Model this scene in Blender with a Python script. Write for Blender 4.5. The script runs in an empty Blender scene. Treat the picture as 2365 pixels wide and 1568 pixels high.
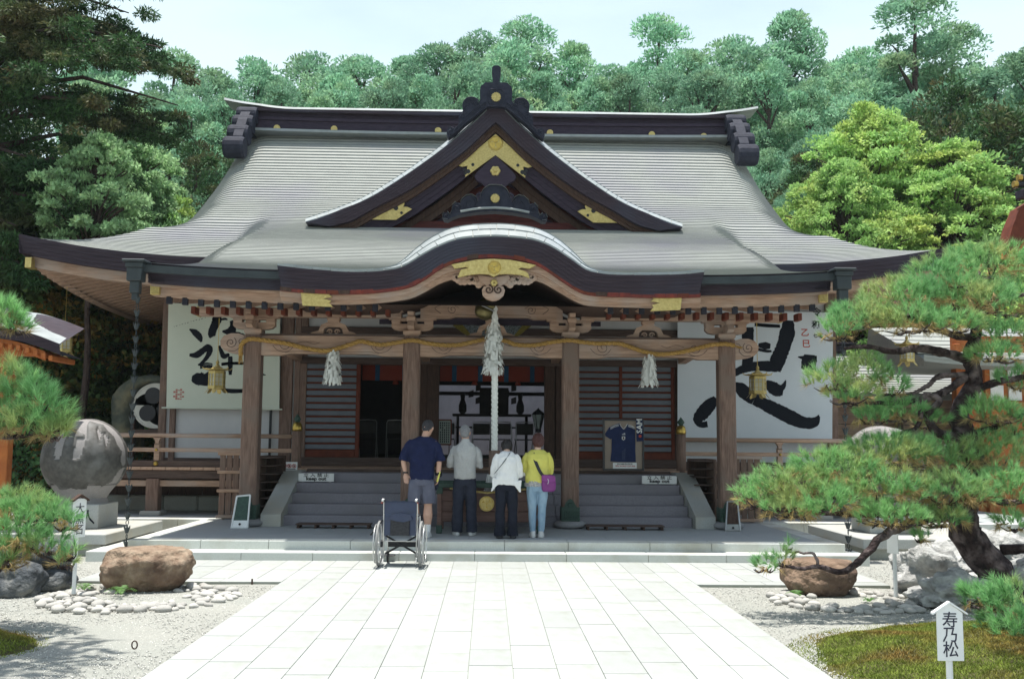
import bpy, bmesh, math, random
import numpy as np
from math import sin, cos, pi, radians, sqrt, tan, atan2
from mathutils import Vector, Matrix, Euler
random.seed(7); rng = np.random.default_rng(7)
S = bpy.context.scene
# ---------------------------------------------------------------- camera
F_PX = 2300.0; CAM_Z = 1.70
_yaw, _pit, _rol = radians(1.34), radians(5.82), radians(.47)
FW = Vector((sin(_yaw)*cos(_pit), cos(_yaw)*cos(_pit), sin(_pit)))
_r0 = Vector((cos(_yaw), -sin(_yaw), 0)); _u0 = _r0.cross(FW)
RT = (_r0*cos(_rol) + _u0*sin(_rol)).normalized(); UP = RT.cross(FW)
cam_d = bpy.data.cameras.new('camera'); cam = bpy.data.objects.new('camera', cam_d)
S.collection.objects.link(cam)
cam_d.sensor_width = 36; cam_d.lens = F_PX/2365*36; cam_d.clip_start = .1; cam_d.clip_end = 2000
cam.matrix_world = Matrix(((RT.x, UP.x, -FW.x, 0), (RT.y, UP.y, -FW.y, 0), (RT.z, UP.z, -FW.z, CAM_Z), (0, 0, 0, 1)))
S.camera = cam
# ---------------------------------------------------------------- light
SUN_DIR = Vector((-.06, .035, 1)).normalized()          # towards the sun
sun_d = bpy.data.lights.new('sun', 'SUN'); sun = bpy.data.objects.new('sun', sun_d); S.collection.objects.link(sun)
sun_d.energy = 5.0; sun_d.angle = radians(.5); sun_d.color = (1, .965, .90)
sun.rotation_euler = SUN_DIR.to_track_quat('Z', 'Y').to_euler(); sun.location = (0, 0, 40)
W = bpy.data.worlds.new('World'); S.world = W; W.use_nodes = True
nt = W.node_tree; nt.nodes.clear()
def N(t, k, **kw):
    n = t.nodes.new(k)
    for a, b in kw.items(): setattr(n, a, b)
    return n
sky = N(nt, 'ShaderNodeTexSky', sky_type='NISHITA', sun_disc=False)
sky.sun_elevation = math.asin(SUN_DIR.z); sky.sun_rotation = atan2(SUN_DIR.x, SUN_DIR.y)
sky.air_density = 1.0; sky.dust_density = 1.6; sky.ozone_density = 1.2
bg = N(nt, 'ShaderNodeBackground'); bg.inputs[1].default_value = .13
tc = N(nt, 'ShaderNodeTexCoord'); mp = N(nt, 'ShaderNodeMapping'); mp.inputs['Scale'].default_value = (1.3, 1.3, 4.0)
cn = N(nt, 'ShaderNodeTexNoise'); cn.inputs['Scale'].default_value = 1.2; cn.inputs['Detail'].default_value = 7; cn.inputs['Roughness'].default_value = .55
cr = N(nt, 'ShaderNodeValToRGB'); cr.color_ramp.elements[0].position = .22; cr.color_ramp.elements[1].position = .60; cr.color_ramp.elements[0].color = (.45, .45, .45, 1)
mx = N(nt, 'ShaderNodeMix', data_type='RGBA'); mm = N(nt, 'ShaderNodeMath', operation='MULTIPLY'); mm.inputs[1].default_value = .9
outw = N(nt, 'ShaderNodeOutputWorld')
L = nt.links.new
L(tc.outputs['Generated'], mp.inputs[0]); L(mp.outputs[0], cn.inputs['Vector']); L(cn.outputs[0], cr.inputs[0])
sp = N(nt, 'ShaderNodeSeparateXYZ'); L(tc.outputs['Generated'], sp.inputs[0])
hz = N(nt, 'ShaderNodeMapRange'); hz.inputs[1].default_value = .30; hz.inputs[2].default_value = .95; hz.inputs[3].default_value = 1.0; hz.inputs[4].default_value = .10; L(sp.outputs[2], hz.inputs[0])
L(cr.outputs[0], mm.inputs[0]); m2_ = N(nt, 'ShaderNodeMath', operation='MULTIPLY'); L(mm.outputs[0], m2_.inputs[0]); L(hz.outputs[0], m2_.inputs[1]); L(m2_.outputs[0], mx.inputs[0]); L(sky.outputs[0], mx.inputs[6]); mx.inputs[7].default_value = (5.3, 6.4, 6.6, 1)
L(mx.outputs[2], bg.inputs[0]); L(bg.outputs[0], outw.inputs[0])
S.view_settings.view_transform = 'Standard'; S.view_settings.look = 'None'
S.view_settings.exposure = .54; S.view_settings.gamma = 1; S.view_settings.use_curve_mapping = False
S.cycles.max_bounces = 7; S.cycles.diffuse_bounces = 4; S.cycles.transparent_max_bounces = 8
S.cycles.caustics_reflective = False; S.cycles.caustics_refractive = False
# ---------------------------------------------------------------- helpers
def at(px, py, Y):
    """point of the site at distance Y (metres in front of the camera stand), measured off the survey photo"""
    d = FW + RT*((px-1182.5)/F_PX) + UP*((784-py)/F_PX)
    k = Y/d.y
    return Vector((d.x*k, Y, CAM_Z+d.z*k))
def gz(px, py, z=0.):
    d = FW + RT*((px-1182.5)/F_PX) + UP*((784-py)/F_PX)
    k = (z-CAM_Z)/d.z
    return Vector((d.x*k, d.y*k, z))
def XZ(pts, Y): return [(p.x, p.z) for p in (at(a, b, Y) for a, b in pts)]
MATS = {}
def mat(name, c, c2=None, sc=6., rough=.8, bump=.0, bsc=None, st=(1, 1, 1), metal=0., island=0., spec=None, trans=0., obj_rand=0., detail=4, c3=None, sc3=.6):
    m = bpy.data.materials.new(name); m.use_nodes = True; t = m.node_tree; b = t.nodes['Principled BSDF']; L = t.links.new
    b.inputs['Roughness'].default_value = rough; b.inputs['Metallic'].default_value = metal
    if spec is None and rough >= .7 and not metal: spec = .18
    if spec is not None: b.inputs['Specular IOR Level'].default_value = spec
    col = None
    tc = N(t, 'ShaderNodeTexCoord'); mp = N(t, 'ShaderNodeMapping'); mp.inputs['Scale'].default_value = st; L(tc.outputs['Object'], mp.inputs[0])
    if c2 is None: c2 = tuple(x*.8 for x in c)
    no = N(t, 'ShaderNodeTexNoise'); no.inputs['Scale'].default_value = sc; no.inputs['Detail'].default_value = detail; no.inputs['Roughness'].default_value = .6
    L(mp.outputs[0], no.inputs['Vector'])
    ra = N(t, 'ShaderNodeValToRGB'); ra.color_ramp.elements[0].position = .3; ra.color_ramp.elements[1].position = .7
    ra.color_ramp.elements[0].color = (*c2, 1); ra.color_ramp.elements[1].color = (*c, 1); L(no.outputs[0], ra.inputs[0]); col = ra.outputs[0]
    if c3 is not None:
        n3 = N(t, 'ShaderNodeTexNoise'); n3.inputs['Scale'].default_value = sc3; n3.inputs['Detail'].default_value = 5; L(tc.outputs['Object'], n3.inputs['Vector'])
        r3 = N(t, 'ShaderNodeValToRGB'); r3.color_ramp.elements[0].position = .48; r3.color_ramp.elements[1].position = .68; L(n3.outputs[0], r3.inputs[0])
        m3 = N(t, 'ShaderNodeMix', data_type='RGBA'); L(r3.outputs[0], m3.inputs[0]); L(col, m3.inputs[6]); m3.inputs[7].default_value = (*c3, 1); col = m3.outputs[2]
    for amt, src in ((island, 'i'), (obj_rand, 'o')):
        if amt:
            g = N(t, 'ShaderNodeNewGeometry') if src == 'i' else N(t, 'ShaderNodeObjectInfo')
            o = g.outputs['Random Per Island'] if src == 'i' else g.outputs['Random']
            mr = N(t, 'ShaderNodeMapRange'); mr.inputs[3].default_value = 1-amt; mr.inputs[4].default_value = 1+amt; L(o, mr.inputs[0])
            mu = N(t, 'ShaderNodeMix', data_type='RGBA', blend_type='MULTIPLY'); mu.inputs[0].default_value = 1
            L(col, mu.inputs[6]); L(mr.outputs[0], mu.inputs[7]); col = mu.outputs[2]
    L(col, b.inputs['Base Color'])
    if bump:
        nb = N(t, 'ShaderNodeTexNoise'); nb.inputs['Scale'].default_value = bsc or sc*3; nb.inputs['Detail'].default_value = 5; L(mp.outputs[0], nb.inputs['Vector'])
        bu = N(t, 'ShaderNodeBump'); bu.inputs['Strength'].default_value = min(1, bump*10); bu.inputs['Distance'].default_value = .1*bump if bump < 1 else bump
        L(nb.outputs[0], bu.inputs['Height']); L(bu.outputs[0], b.inputs['Normal'])
    if trans:
        tr = N(t, 'ShaderNodeBsdfTranslucent'); L(col, tr.inputs[0]); ms = N(t, 'ShaderNodeMixShader'); ms.inputs[0].default_value = trans
        L(b.outputs[0], ms.inputs[1]); L(tr.outputs[0], ms.inputs[2]); L(ms.outputs[0], t.nodes['Material Output'].inputs[0])
    MATS[name] = m
    return m
class MB:
    def __init__(s): s.v = []; s.f = []; s.m = []; s.cur = 0
    def add(s, vs, fs, m=None):
        n = len(s.v); s.v += [tuple(v) for v in vs]; s.f += [tuple(i+n for i in f) for f in fs]; s.m += [s.cur if m is None else m]*len(fs); return s
    def bx(s, x0, x1, y0, y1, z0, z1, M=None):
        vs = [Vector((x, y, z)) for z in (z0, z1) for x, y in ((x0, y0), (x1, y0), (x1, y1), (x0, y1))]
        if M: vs = [M @ v for v in vs]
        return s.add(vs, [(3, 2, 1, 0), (4, 5, 6, 7), (0, 1, 5, 4), (1, 2, 6, 5), (2, 3, 7, 6), (3, 0, 4, 7)])
    def bev(s, x0, x1, y0, y1, z0, z1, b=.01, M=None):
        b = min(b, (x1-x0)/2.1, (y1-y0)/2.1, (z1-z0)/2.1)
        vs = []
        for z, i in ((z0, b), (z0+b, 0), (z1-b, 0), (z1, b)):
            c = b if i == 0 else 0
            X0, X1, Y0, Y1 = x0+i, x1-i, y0+i, y1-i
            vs += [(X0+c, Y0, z), (X1-c, Y0, z), (X1, Y0+c, z), (X1, Y1-c, z), (X1-c, Y1, z), (X0+c, Y1, z), (X0, Y1-c, z), (X0, Y0+c, z)]
        vs = [Vector(v) for v in vs]
        if M: vs = [M @ v for v in vs]
        fs = [tuple(range(7, -1, -1)), tuple(range(24, 32))]
        for r in range(3):
            for k in range(8): fs.append((r*8+k, r*8+(k+1) % 8, r*8+8+(k+1) % 8, r*8+8+k))
        return s.add(vs, fs)
    def prism(s, out, y0, y1, M=None, ax='y'):
        n = len(out)
        a = sum(out[i][0]*out[(i+1) % n][1]-out[(i+1) % n][0]*out[i][1] for i in range(n))
        if a < 0: out = out[::-1]
        if ax == 'y': vs = [Vector((x, y, z)) for y in (y0, y1) for x, z in out]
        elif ax == 'x': vs = [Vector((y, x, z)) for y in (y1, y0) for x, z in out]
        else: vs = [Vector((x, z, y)) for y in (y1, y0) for x, z in out]
        if M: vs = [M @ v for v in vs]
        fs = [tuple(range(n)), tuple(range(2*n-1, n-1, -1))]
        for k in range(n): fs.append((k, n+k, n+(k+1) % n, (k+1) % n))
        return s.add(vs, fs)
    def tube(s, path, r, n=8, cap=True, flat=1.):
        path = [Vector(p) for p in path]; m = len(path)
        rs = r if isinstance(r, (list, tuple)) else [r]*m
        t0 = (path[1]-path[0]).normalized(); u = t0.orthogonal().normalized(); vs = []
        for i, p in enumerate(path):
            t = (path[min(i+1, m-1)]-path[max(i-1, 0)]).normalized()
            u = (u-t*u.dot(t)).normalized(); w = t.cross(u)
            for k in range(n):
                a = 2*pi*k/n; vs.append(p+u*cos(a)*rs[i]+w*sin(a)*rs[i]*flat)
        fs = [(i*n+k, i*n+(k+1) % n, (i+1)*n+(k+1) % n, (i+1)*n+k) for i in range(m-1) for k in range(n)]
        if cap: fs += [tuple(range(n-1, -1, -1)), tuple((m-1)*n+k for k in range(n))]
        return s.add(vs, fs)
    def lathe(s, prof, c=(0, 0, 0), n=16, M=None, ph=0.):
        vs = []; c = Vector(c); m = len(prof)
        for r, z in prof:
            for k in range(n):
                a = 2*pi*k/n+ph; p = Vector((r*cos(a), r*sin(a), z)); p = (M @ p if M else p)+c; vs.append(p)
        fs = [(i*n+k, i*n+(k+1) % n, (i+1)*n+(k+1) % n, (i+1)*n+k) for i in range(m-1) for k in range(n)]
        if prof[0][0] > 1e-6: fs.append(tuple(range(n-1, -1, -1)))
        if prof[-1][0] > 1e-6: fs.append(tuple((m-1)*n+k for k in range(n)))
        return s.add(vs, fs)
    def grid(s, rows, flip=False):
        m = len(rows); n = len(rows[0]); vs = [p for r in rows for p in r]
        fs = [(i*n+k, i*n+k+1, (i+1)*n+k+1, (i+1)*n+k) for i in range(m-1) for k in range(n-1)]
        if flip: fs = [f[::-1] for f in fs]
        return s.add(vs, fs)
    def disc(s, c, r, y1, n=20):      # short cylinder facing the camera side (axis y)
        x, y, z = c
        return s.prism([(x+r*cos(2*pi*k/n), z+r*sin(2*pi*k/n)) for k in range(n)], y, y1)
    def mesh(s, name, mats, smooth=False):
        me = bpy.data.meshes.new(name); me.from_pydata([tuple(v) for v in s.v], [], s.f)
        for m in (mats if isinstance(mats, (list, tuple)) else [mats]): me.materials.append(m)
        me.polygons.foreach_set('material_index', s.m)
        if smooth: me.polygons.foreach_set('use_smooth', [True]*len(s.f))
        me.update(); return me
    def build(s, name, mats, parent=None, smooth=False, **kw):
        return link(name, s.mesh(name, mats, smooth), parent, **kw)
def link(name, me, parent=None, label=None, cat=None, group=None, kind=None, loc=None, world=True):
    o = bpy.data.objects.new(name, me); S.collection.objects.link(o)
    if loc is not None: o.location = loc
    if parent:
        o.parent = parent
        if world: o.matrix_parent_inverse = base_mat(parent).inverted()
    tag(o, label, cat, group, kind); return o
def base_mat(o):
    m = Matrix.LocRotScale(o.location, o.rotation_euler, o.scale)
    return (base_mat(o.parent) @ o.matrix_parent_inverse @ m) if o.parent else m
def tag(o, label=None, cat=None, group=None, kind=None):
    if label: o['label'] = label
    if cat: o['category'] = cat
    if group: o['group'] = group
    if kind: o['kind'] = kind
    return o
def thing(name, label, cat, loc=(0, 0, 0), rz=0, group=None):
    o = bpy.data.objects.new(name, None); S.collection.objects.link(o); o.location = loc; o.rotation_euler = (0, 0, rz)
    o.empty_display_size = .2
    return tag(o, label, cat, group)
def copy_tree(o, parent=None):
    c = o.copy(); S.collection.objects.link(c)
    if parent: c.parent = parent; c.matrix_parent_inverse = o.matrix_parent_inverse.copy()
    for ch in [x for x in KIDS.get(o.name, [])] or [x for x in bpy.data.objects if x.parent == o]: copy_tree(ch, c)
    return c
KIDS = {}
def inst(name, me, parent, loc, rot=(0, 0, 0), sc=(1, 1, 1), world=True, **kw):
    o = link(name, me, parent, world=world, **kw); o.location = loc; o.rotation_euler = rot; o.scale = sc; return o
def np_mesh(name, V, F, mats, mi=None, smooth=False):
    me = bpy.data.meshes.new(name); k = F.shape[1]
    me.vertices.add(len(V)); me.vertices.foreach_set('co', V.astype(np.float32).ravel())
    me.loops.add(F.size); me.loops.foreach_set('vertex_index', F.astype(np.int32).ravel())
    me.polygons.add(len(F)); me.polygons.foreach_set('loop_start', np.arange(0, F.size, k, dtype=np.int32))
    me.polygons.foreach_set('loop_total', np.full(len(F), k, dtype=np.int32))
    for m in (mats if isinstance(mats, (list, tuple)) else [mats]): me.materials.append(m)
    if mi is not None: me.polygons.foreach_set('material_index', mi.astype(np.int32))
    if smooth: me.polygons.foreach_set('use_smooth', np.ones(len(F), dtype=bool))
    me.update(calc_edges=True); return me
def lerp(a, b, t): return a+(b-a)*t
def interp(x, xs, ys): return float(np.interp(x, xs, ys))
def smooth01(t): t = max(0., min(1., t)); return t*t*(3-2*t)
def spline(pts, n=6):
    """Catmull-Rom through points"""
    P = [Vector(p) for p in pts]; out = []
    for i in range(len(P)-1):
        a, b, c, d = P[max(i-1, 0)], P[i], P[i+1], P[min(i+2, len(P)-1)]
        for k in range(n):
            t = k/n; out.append(.5*((2*b)+(c-a)*t+(2*a-5*b+4*c-d)*t*t+(3*b-a-3*c+d)*t*t*t))
    return out+[P[-1]]
def text_part(body, size, loc, rot, m, parent, name='lettering', ext=.001, world=True, sx=1., label=None, bold=.0, al='CENTER'):
    cu = bpy.data.curves.new(name, 'FONT'); cu.body = body; cu.size = size; cu.extrude = ext; cu.align_x = al; cu.align_y = 'CENTER'; cu.offset = bold
    cu.resolution_u = 2
    o = bpy.data.objects.new('tmp', cu); S.collection.objects.link(o)
    dg = bpy.context.evaluated_depsgraph_get(); me = bpy.data.meshes.new_from_object(o.evaluated_get(dg)); bpy.data.objects.remove(o); bpy.data.curves.remove(cu)
    me.materials.clear(); me.materials.append(m); me.name = name
    o = link(name, me, parent, world=world, label=label); o.location = loc; o.rotation_euler = rot; o.scale = (sx, 1, 1); return o
FACE = (pi/2, 0, 0)      # text standing up and facing the camera side
# ---------------------------------------------------------------- materials
mat('pave', (.385, .40, .385), (.335, .35, .335), 45, .85, .03, 150, obj_rand=.075, c3=(.32, .335, .30), sc3=1.4)
mat('granite', (.46, .47, .45), (.34, .35, .34), 60, .85, .02, 90, c3=(.40, .38, .33), sc3=1.3)
mat('granite_dk', (.30, .30, .31), (.22, .22, .23), 60, .85, .02, 90)
mat('granite_stain', (.40, .42, .38), (.32, .33, .30), 40, .85, .02, 90, c3=(.27, .25, .20), sc3=1.1)
mat('gravel', (.42, .42, .38), (.28, .28, .255), 55, .95, .2, 70, c3=(.32, .33, .30), sc3=.8)
mat('gravelbit', (.60, .59, .54), (.34, .34, .32), 14, .9, 0, island=.35)
mat('copper', (.295, .31, .285), (.23, .24, .225), 2.5, .68, .01, 20, st=(1, 4, 4), c3=(.22, .22, .245), sc3=.35)
mat('copper_lt', (.30, .325, .32), (.21, .235, .24), 5, .66, .01, 20, c3=(.28, .31, .33), sc3=.9, obj_rand=.08)
mat('edge', (.055, .040, .050), (.028, .021, .030), 3, .7, .03, 20, st=(.6, 4, 14), c3=(.05, .05, .07), sc3=.5)
mat('redtrim', (.22, .045, .03), (.10, .03, .03), 4, .7, .02, 20, st=(3, 1, 1))
mat('gutter', (.035, .046, .050), (.02, .028, .033), 5, .6, .01)
mat('wood', (.50, .345, .255), (.28, .18, .13), 5, .8, .04, 16, st=(.5, 5, 5), c3=(.38, .31, .27), sc3=1.5)
mat('wood_v', (.27, .18, .14), (.12, .075, .06), 7, .8, .05, 20, st=(6, 6, .5), c3=(.19, .14, .115), sc3=2.6)
mat('wood_y', (.50, .34, .25), (.38, .25, .18), 5, .8, .04, 16, st=(6, .5, 6), c3=(.30, .21, .16), sc3=1.2)
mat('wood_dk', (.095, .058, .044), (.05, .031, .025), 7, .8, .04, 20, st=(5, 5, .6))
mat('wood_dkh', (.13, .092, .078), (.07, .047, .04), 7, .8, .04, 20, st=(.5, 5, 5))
mat('wood_red', (.17, .045, .025), (.10, .03, .02), 7, .75, .03, 20)
mat('wood_org', (.42, .14, .04), (.30, .09, .03), 6, .7, .03, 20)
mat('purple_wood', (.05, .037, .055), (.024, .018, .03), 5, .7, .04, 18, st=(1, 1, 6))
mat('carve', (.035, .038, .055), (.016, .018, .03), 9, .72, .04, 20)
mat('endgrain', (.035, .035, .045), (.02, .02, .03), 20, .7)
mat('gold', (.62, .50, .20), (.42, .31, .10), 25, .45, .06, 45, metal=.55)
mat('brass', (.55, .38, .09), (.34, .22, .05), 18, .3, .03, 40, metal=.8)
mat('patina', (.035, .085, .06), (.02, .045, .035), 30, .6, .05, 50)
mat('plaster', (.62, .62, .62), (.56, .56, .57), 3, .9, .01, 60)
mat('slat', (.145, .165, .19), (.10, .115, .14), 8, .55, .01, 30, st=(.5, 4, 4))
mat('black', (.012, .012, .016), (.008, .008, .01), 8, .55)
mat('ink', (.004, .006, .012), (.008, .010, .017), 30, .7)
mat('ink_red', (.50, .08, .05), (.40, .07, .05), 30, .7)
mat('white', (.78, .79, .78), (.72, .73, .73), 6, .6)
mat('banner_l', (.66, .70, .60), (.61, .66, .56), 2, .8, .01, 90)
mat('banner_r', (.66, .70, .74), (.61, .66, .70), 2, .8, .01, 90)
mat('straw', (.50, .31, .10), (.26, .15, .04), 40, .85, .05, 60)
mat('paper', (.80, .81, .78), (.70, .71, .68), 25, .8, .03, 40)
mat('hemp', (.52, .47, .38), (.36, .31, .24), 40, .9, .05, 80)
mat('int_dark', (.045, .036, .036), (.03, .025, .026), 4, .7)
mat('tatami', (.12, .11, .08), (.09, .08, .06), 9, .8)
mat('curtain', (.20, .035, .02), (.14, .025, .016), 9, .85, .02, 40, st=(4, 4, 30))
mat('curt_blue', (.03, .08, .15), (.02, .06, .11), 9, .85)
# ================================================================ ground, paving, platform
XC = .04
g = MB()
GX = [-150, -60, -30]+[x*.5 for x in range(-40, 41)]+[30, 60, 150]; GY = [-60, -20]+[y*.5 for y in range(0, 90)]+[60, 90, 200, 400]
def gh(x, y):
    return -.035 + .012*sin(x*2.1+y*1.3)*sin(y*1.7-x*.6)*(1 if y < 18 else 0)
g.grid([[(x, y, gh(x, y)) for x in GX] for y in GY])
g.build('ground', MATS['gravel'], smooth=True, kind='structure')
path = MB().bx(XC-2.5, XC+2.5, -4, 14.42, -.06, -.012).bx(-4.93, XC-2.5, 12.25, 14.42, -.06, -.012).bx(XC+2.5, 4.9, 12.2, 14.42, -.06, -.012)
mat('joint', (.30, .32, .28), (.24, .26, .22), 20)
path = path.build('paved_path', MATS['joint'], kind='structure')
stone = MB().bev(-.5, .5, -.5, .5, -.5, .5, .012).mesh('paving_stone', MATS['pave'])
def slab(x0, x1, y0, y1):
    j = .003
    inst('paving_stone', stone, path, ((x0+x1)/2, (y0+y1)/2, -.027+random.uniform(-.0012, .0012)), (random.uniform(-.0015, .0015), random.uniform(-.0015, .0015), 0), (x1-x0-2*j, y1-y0-2*j, .05))
w_ = 5.0/15
for c in range(15):
    x0 = XC-2.5+c*w_; y = 5.2+random.uniform(0, .5)
    if c in (0, 14): ln = (.85, .95)
    else: ln = (.55, .95)
    while y < 14.38:
        y1 = y+random.uniform(*ln)
        if y1 > 13.9: y1 = 14.40
        slab(x0, x0+w_, y, y1); y = y1
for sgn, xa, xb, ya in ((-1, -4.93, XC-2.5, 12.25), (1, XC+2.5, 4.9, 12.2)):
    n = 7; w2 = (xb-xa)/n
    slab(xa, lerp(xa, xb, .36), ya, ya+.28); slab(lerp(xa, xb, .36), lerp(xa, xb, .7), ya, ya+.28); slab(lerp(xa, xb, .7), xb, ya, ya+.28)
    for c in range(n):
        y = ya+.28
        while y < 14.38:
            y1 = y+random.uniform(.5, .9)
            if y1 > 14.0: y1 = 14.40
            slab(xa+c*w2, xa+(c+1)*w2, y, y1); y = y1
# platform
PF, PT = 14.77, .236
plat = MB().bx(-5.1, 5.18, 15.1, 18.62, -.05, PT-.004).build('stone_platform', MATS['granite_dk'], kind='structure')
mat('granite_front', (.60, .62, .585), (.50, .52, .485), 60, .85, .02, 90, c3=(.42, .41, .35), sc3=1.6)
def kerb_row(x0, x1, y0, y1, z0, z1, ln, parent, m='granite_front', along='x', name='kerb_stone'):
    a, b = (x0, x1) if along == 'x' else (y0, y1); p = a
    while p < b-.02:
        q = min(b, p+ln*random.uniform(.85, 1.15))
        if b-q < .3: q = b
        j = .0025
        mb = MB()
        if along == 'x': mb.bev(p+j, q-j, y0, y1, z0, z1-random.uniform(0, .002), .008)
        else: mb.bev(x0, x1, p+j, q-j, z0, z1-random.uniform(0, .002), .008)
        mb.build(name, MATS[m], parent); p = q
kerb_row(-5.65, 5.5, 14.40, 14.80, -.05, .11, 1.15, plat)
kerb_row(-5.65, -5.2, 14.8, 18.6, -.05, .11, 1.1, plat, along='y'); kerb_row(5.28, 5.5, 14.8, 18.6, -.05, .11, 1.1, plat, along='y')
kerb_row(-5.2, 5.28, PF, 15.1, .0, PT, 1.05, plat)
kerb_row(-5.2, -4.9, 15.1, 18.6, .0, PT, 1.05, plat, along='y'); kerb_row(4.98, 5.28, 15.1, 18.6, .0, PT, 1.05, plat, along='y')
mat('granite_floor', (.40, .42, .42), (.31, .33, .34), 70, .8, .01, 90, c3=(.33, .35, .36), sc3=1.1)
n = 0
for j in range(5):
    x = -4.9
    while x < 4.97:
        x1 = min(4.98, x+random.uniform(.8, 1.2))
        MB().bx(x+.003, x1-.003, 15.1+j*.7+.003, 15.1+(j+1)*.7-.003, .1, PT-.001-random.uniform(0, .001)).build('floor_slab', MATS['granite_floor'], plat); x = x1
pod = MB().bx(-11, 11, 18.95, 34, -.05, PT-.003).build('podium', MATS['granite_floor'], kind='structure')
kerb_row(-11, -4.9, 18.62, 18.95, -.05, PT, .95, pod); kerb_row(4.98, 11, 18.62, 18.95, -.05, PT, .95, pod)
# ================================================================ the hall
HALL = thing('shrine_hall', 'wooden shrine hall with grey sheet copper roof, triangular dormer gable and curved porch gable', 'building', (XC, 21.3, PT))
def part(name, mb, m, parent=HALL, smooth=False, **kw): return mb.build(name, MATS[m] if isinstance(m, str) else [MATS[x] for x in m], parent, smooth, **kw)
CY = [15.1, 17, 18.5, 20.7, 21.8, 23.1, 24.5, 25.7, 26.2]; CZ = [4.25, 4.74, 5.33, 6.12, 6.61, 7.36, 8.43, 9.50, 9.95]
MY = [19.1, 20.0, 20.7, 21.4, 21.8, 22.4, 23.1, 24.5, 25.7, 26.2]; MZ = [5.15, 5.52, 5.85, 6.28, 6.57, 6.93, 7.36, 8.43, 9.50, 9.95]
def smooth_interp(xs, ys):
    pts = spline([(a, b, 0) for a, b in zip(xs, ys)], 12); X = [p.x for p in pts]; Y = [p.y for p in pts]
    return lambda x: float(np.interp(x, X, Y))
Cz, Mz = smooth_interp(CY, CZ), smooth_interp(MY, MZ)
def xlim(y): return 6.68+.36*(26-y)/4.4 if y > 21.6 else 7.04+(21.6-y)*2.06/2.5
def roof_z(x, y):
    ax = abs(x-XC)
    m = Mz(max(y, 19.1)) + (.42*(max(0, ax-5)/4.1)**2.2*math.exp(-max(0, y-19.1)/1.4) if ax > 5 else 0)
    c = Cz(y) + .10*(ax/5.2)**4*math.exp(-max(0, y-15.1)/1.2)
    if y < 19.1:
        z = c - (.22*((ax-4.75)/.5)**2 if ax > 4.75 else 0)*smooth01((y-15.1)/1.2)
    else:
        w = 1-smooth01((ax-4.8)/.55)
        z = m + max(0, c-m)*w
    xl = xlim(max(y, 21.6)); q = min(1, max(0, (ax-xl+.85)/.85)); z -= .44*q*q*smooth01((y-21.2)/.9)
    return z
# dormer gable outline (half-width, height), front plane at GYF
GYF = 20.5
_gp = [(1144, 252), (1125.3, 254), (1088.7, 290), (1022, 345), (938.6, 405), (855, 457), (788.6, 486), (740, 503), (705, 514)]
_gc = at(1143, 500, GYF).x
G = [(_gc-at(a, b, GYF).x, at(a, b, GYF).z) for a, b in _gp]; G[0] = (0, G[1][1]+.02)
def Gz(d): return interp(abs(d), [p[0] for p in G], [p[1] for p in G])
GX_ = _gc
# courses of sheet copper
rows = []; y = 26.0
while y > 19.12: rows.append(y); y -= .128
rows.append(19.1)
def course_sheet(rows, xl, nx, skip=None, zf=roof_z, lip=.34):
    mb = MB()
    for a, b in zip(rows[:-1], rows[1:]):
        xs0 = [XC+xl(a)*(2*k/nx-1) for k in range(nx+1)]; xs1 = [XC+xl(b)*(2*k/nx-1) for k in range(nx+1)]
        r0 = [(x, a, zf(x, a)) for x in xs0]; r1 = [(x, b, zf(x, b)+max(.002, lip*(zf(x0_, a)-zf(x, b)))) for x0_, x in zip(xs0, xs1)]; r2 = [(x, b+.004, zf(x, b)-.002) for x in xs1]
        n0 = len(mb.v); mb.v += r0+r1+r2; w = nx+1
        for k in range(nx):
            xm = (xs0[k]+xs1[k])/2; zm = r1[k][2]
            if skip and skip(xm, b, zm): continue
            mb.f.append((n0+k+1, n0+k, n0+w+k, n0+w+k+1)); mb.f.append((n0+w+k+1, n0+w+k, n0+2*w+k, n0+2*w+k+1)); mb.m += [0, 0]
    return mb
def in_gable(x, y, z): return y > 20.8 and abs(x-GX_) < 3.9 and z < Gz(x-GX_)+.12
ROOF = part('main_roof', course_sheet(rows, xlim, 150, in_gable), 'copper', kind='stuff')
prow = []; y = 19.12
while y > 15.2: prow.append(y); y -= .118
prow.append(15.08)
PROOF = part('porch_roof', course_sheet(prow, lambda y: 5.25, 110, lip=.30), 'copper', kind='stuff')
# sides, back and gable ends
mb = MB()
for s in (-1, 1):
    ds = [2.5*k/12 for k in range(13)]
    mb.grid([[(XC+s*(9.1-d), lerp(19.1+d, 33.1-d, k/14), roof_z(XC+s*(9.1-d), 19.1+d) if k in (0, 14) else Mz(19.1+d)+.42*math.exp(-d/1.4)*abs(2*k/14-1)**6) for k in range(15)] for d in ds], flip=s > 0)
ys = [26.15-(.5*k) for k in range(14)]+[19.1]
mb.grid([[(XC+xlim(y)*(2*k/30-1), 52.2-y, roof_z(XC+xlim(y)*(2*k/30-1), y) if y > 21 else Mz(y)) for k in range(31)] for y in ys])
part('rear_roof', mb, 'copper', ROOF)
mb = MB()
for s in (-1, 1):
    out = [(y, Mz(y)-.5) for y in (21.6, 22.4, 23.4, 24.5, 25.5, 26.1)]; out += [(52.2-a, b) for a, b in out[::-1]]
    mb.prism(out, XC+s*6.3-.03, XC+s*6.3+.03, ax='x')
part('gable_wall', mb, 'purple_wood')
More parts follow.
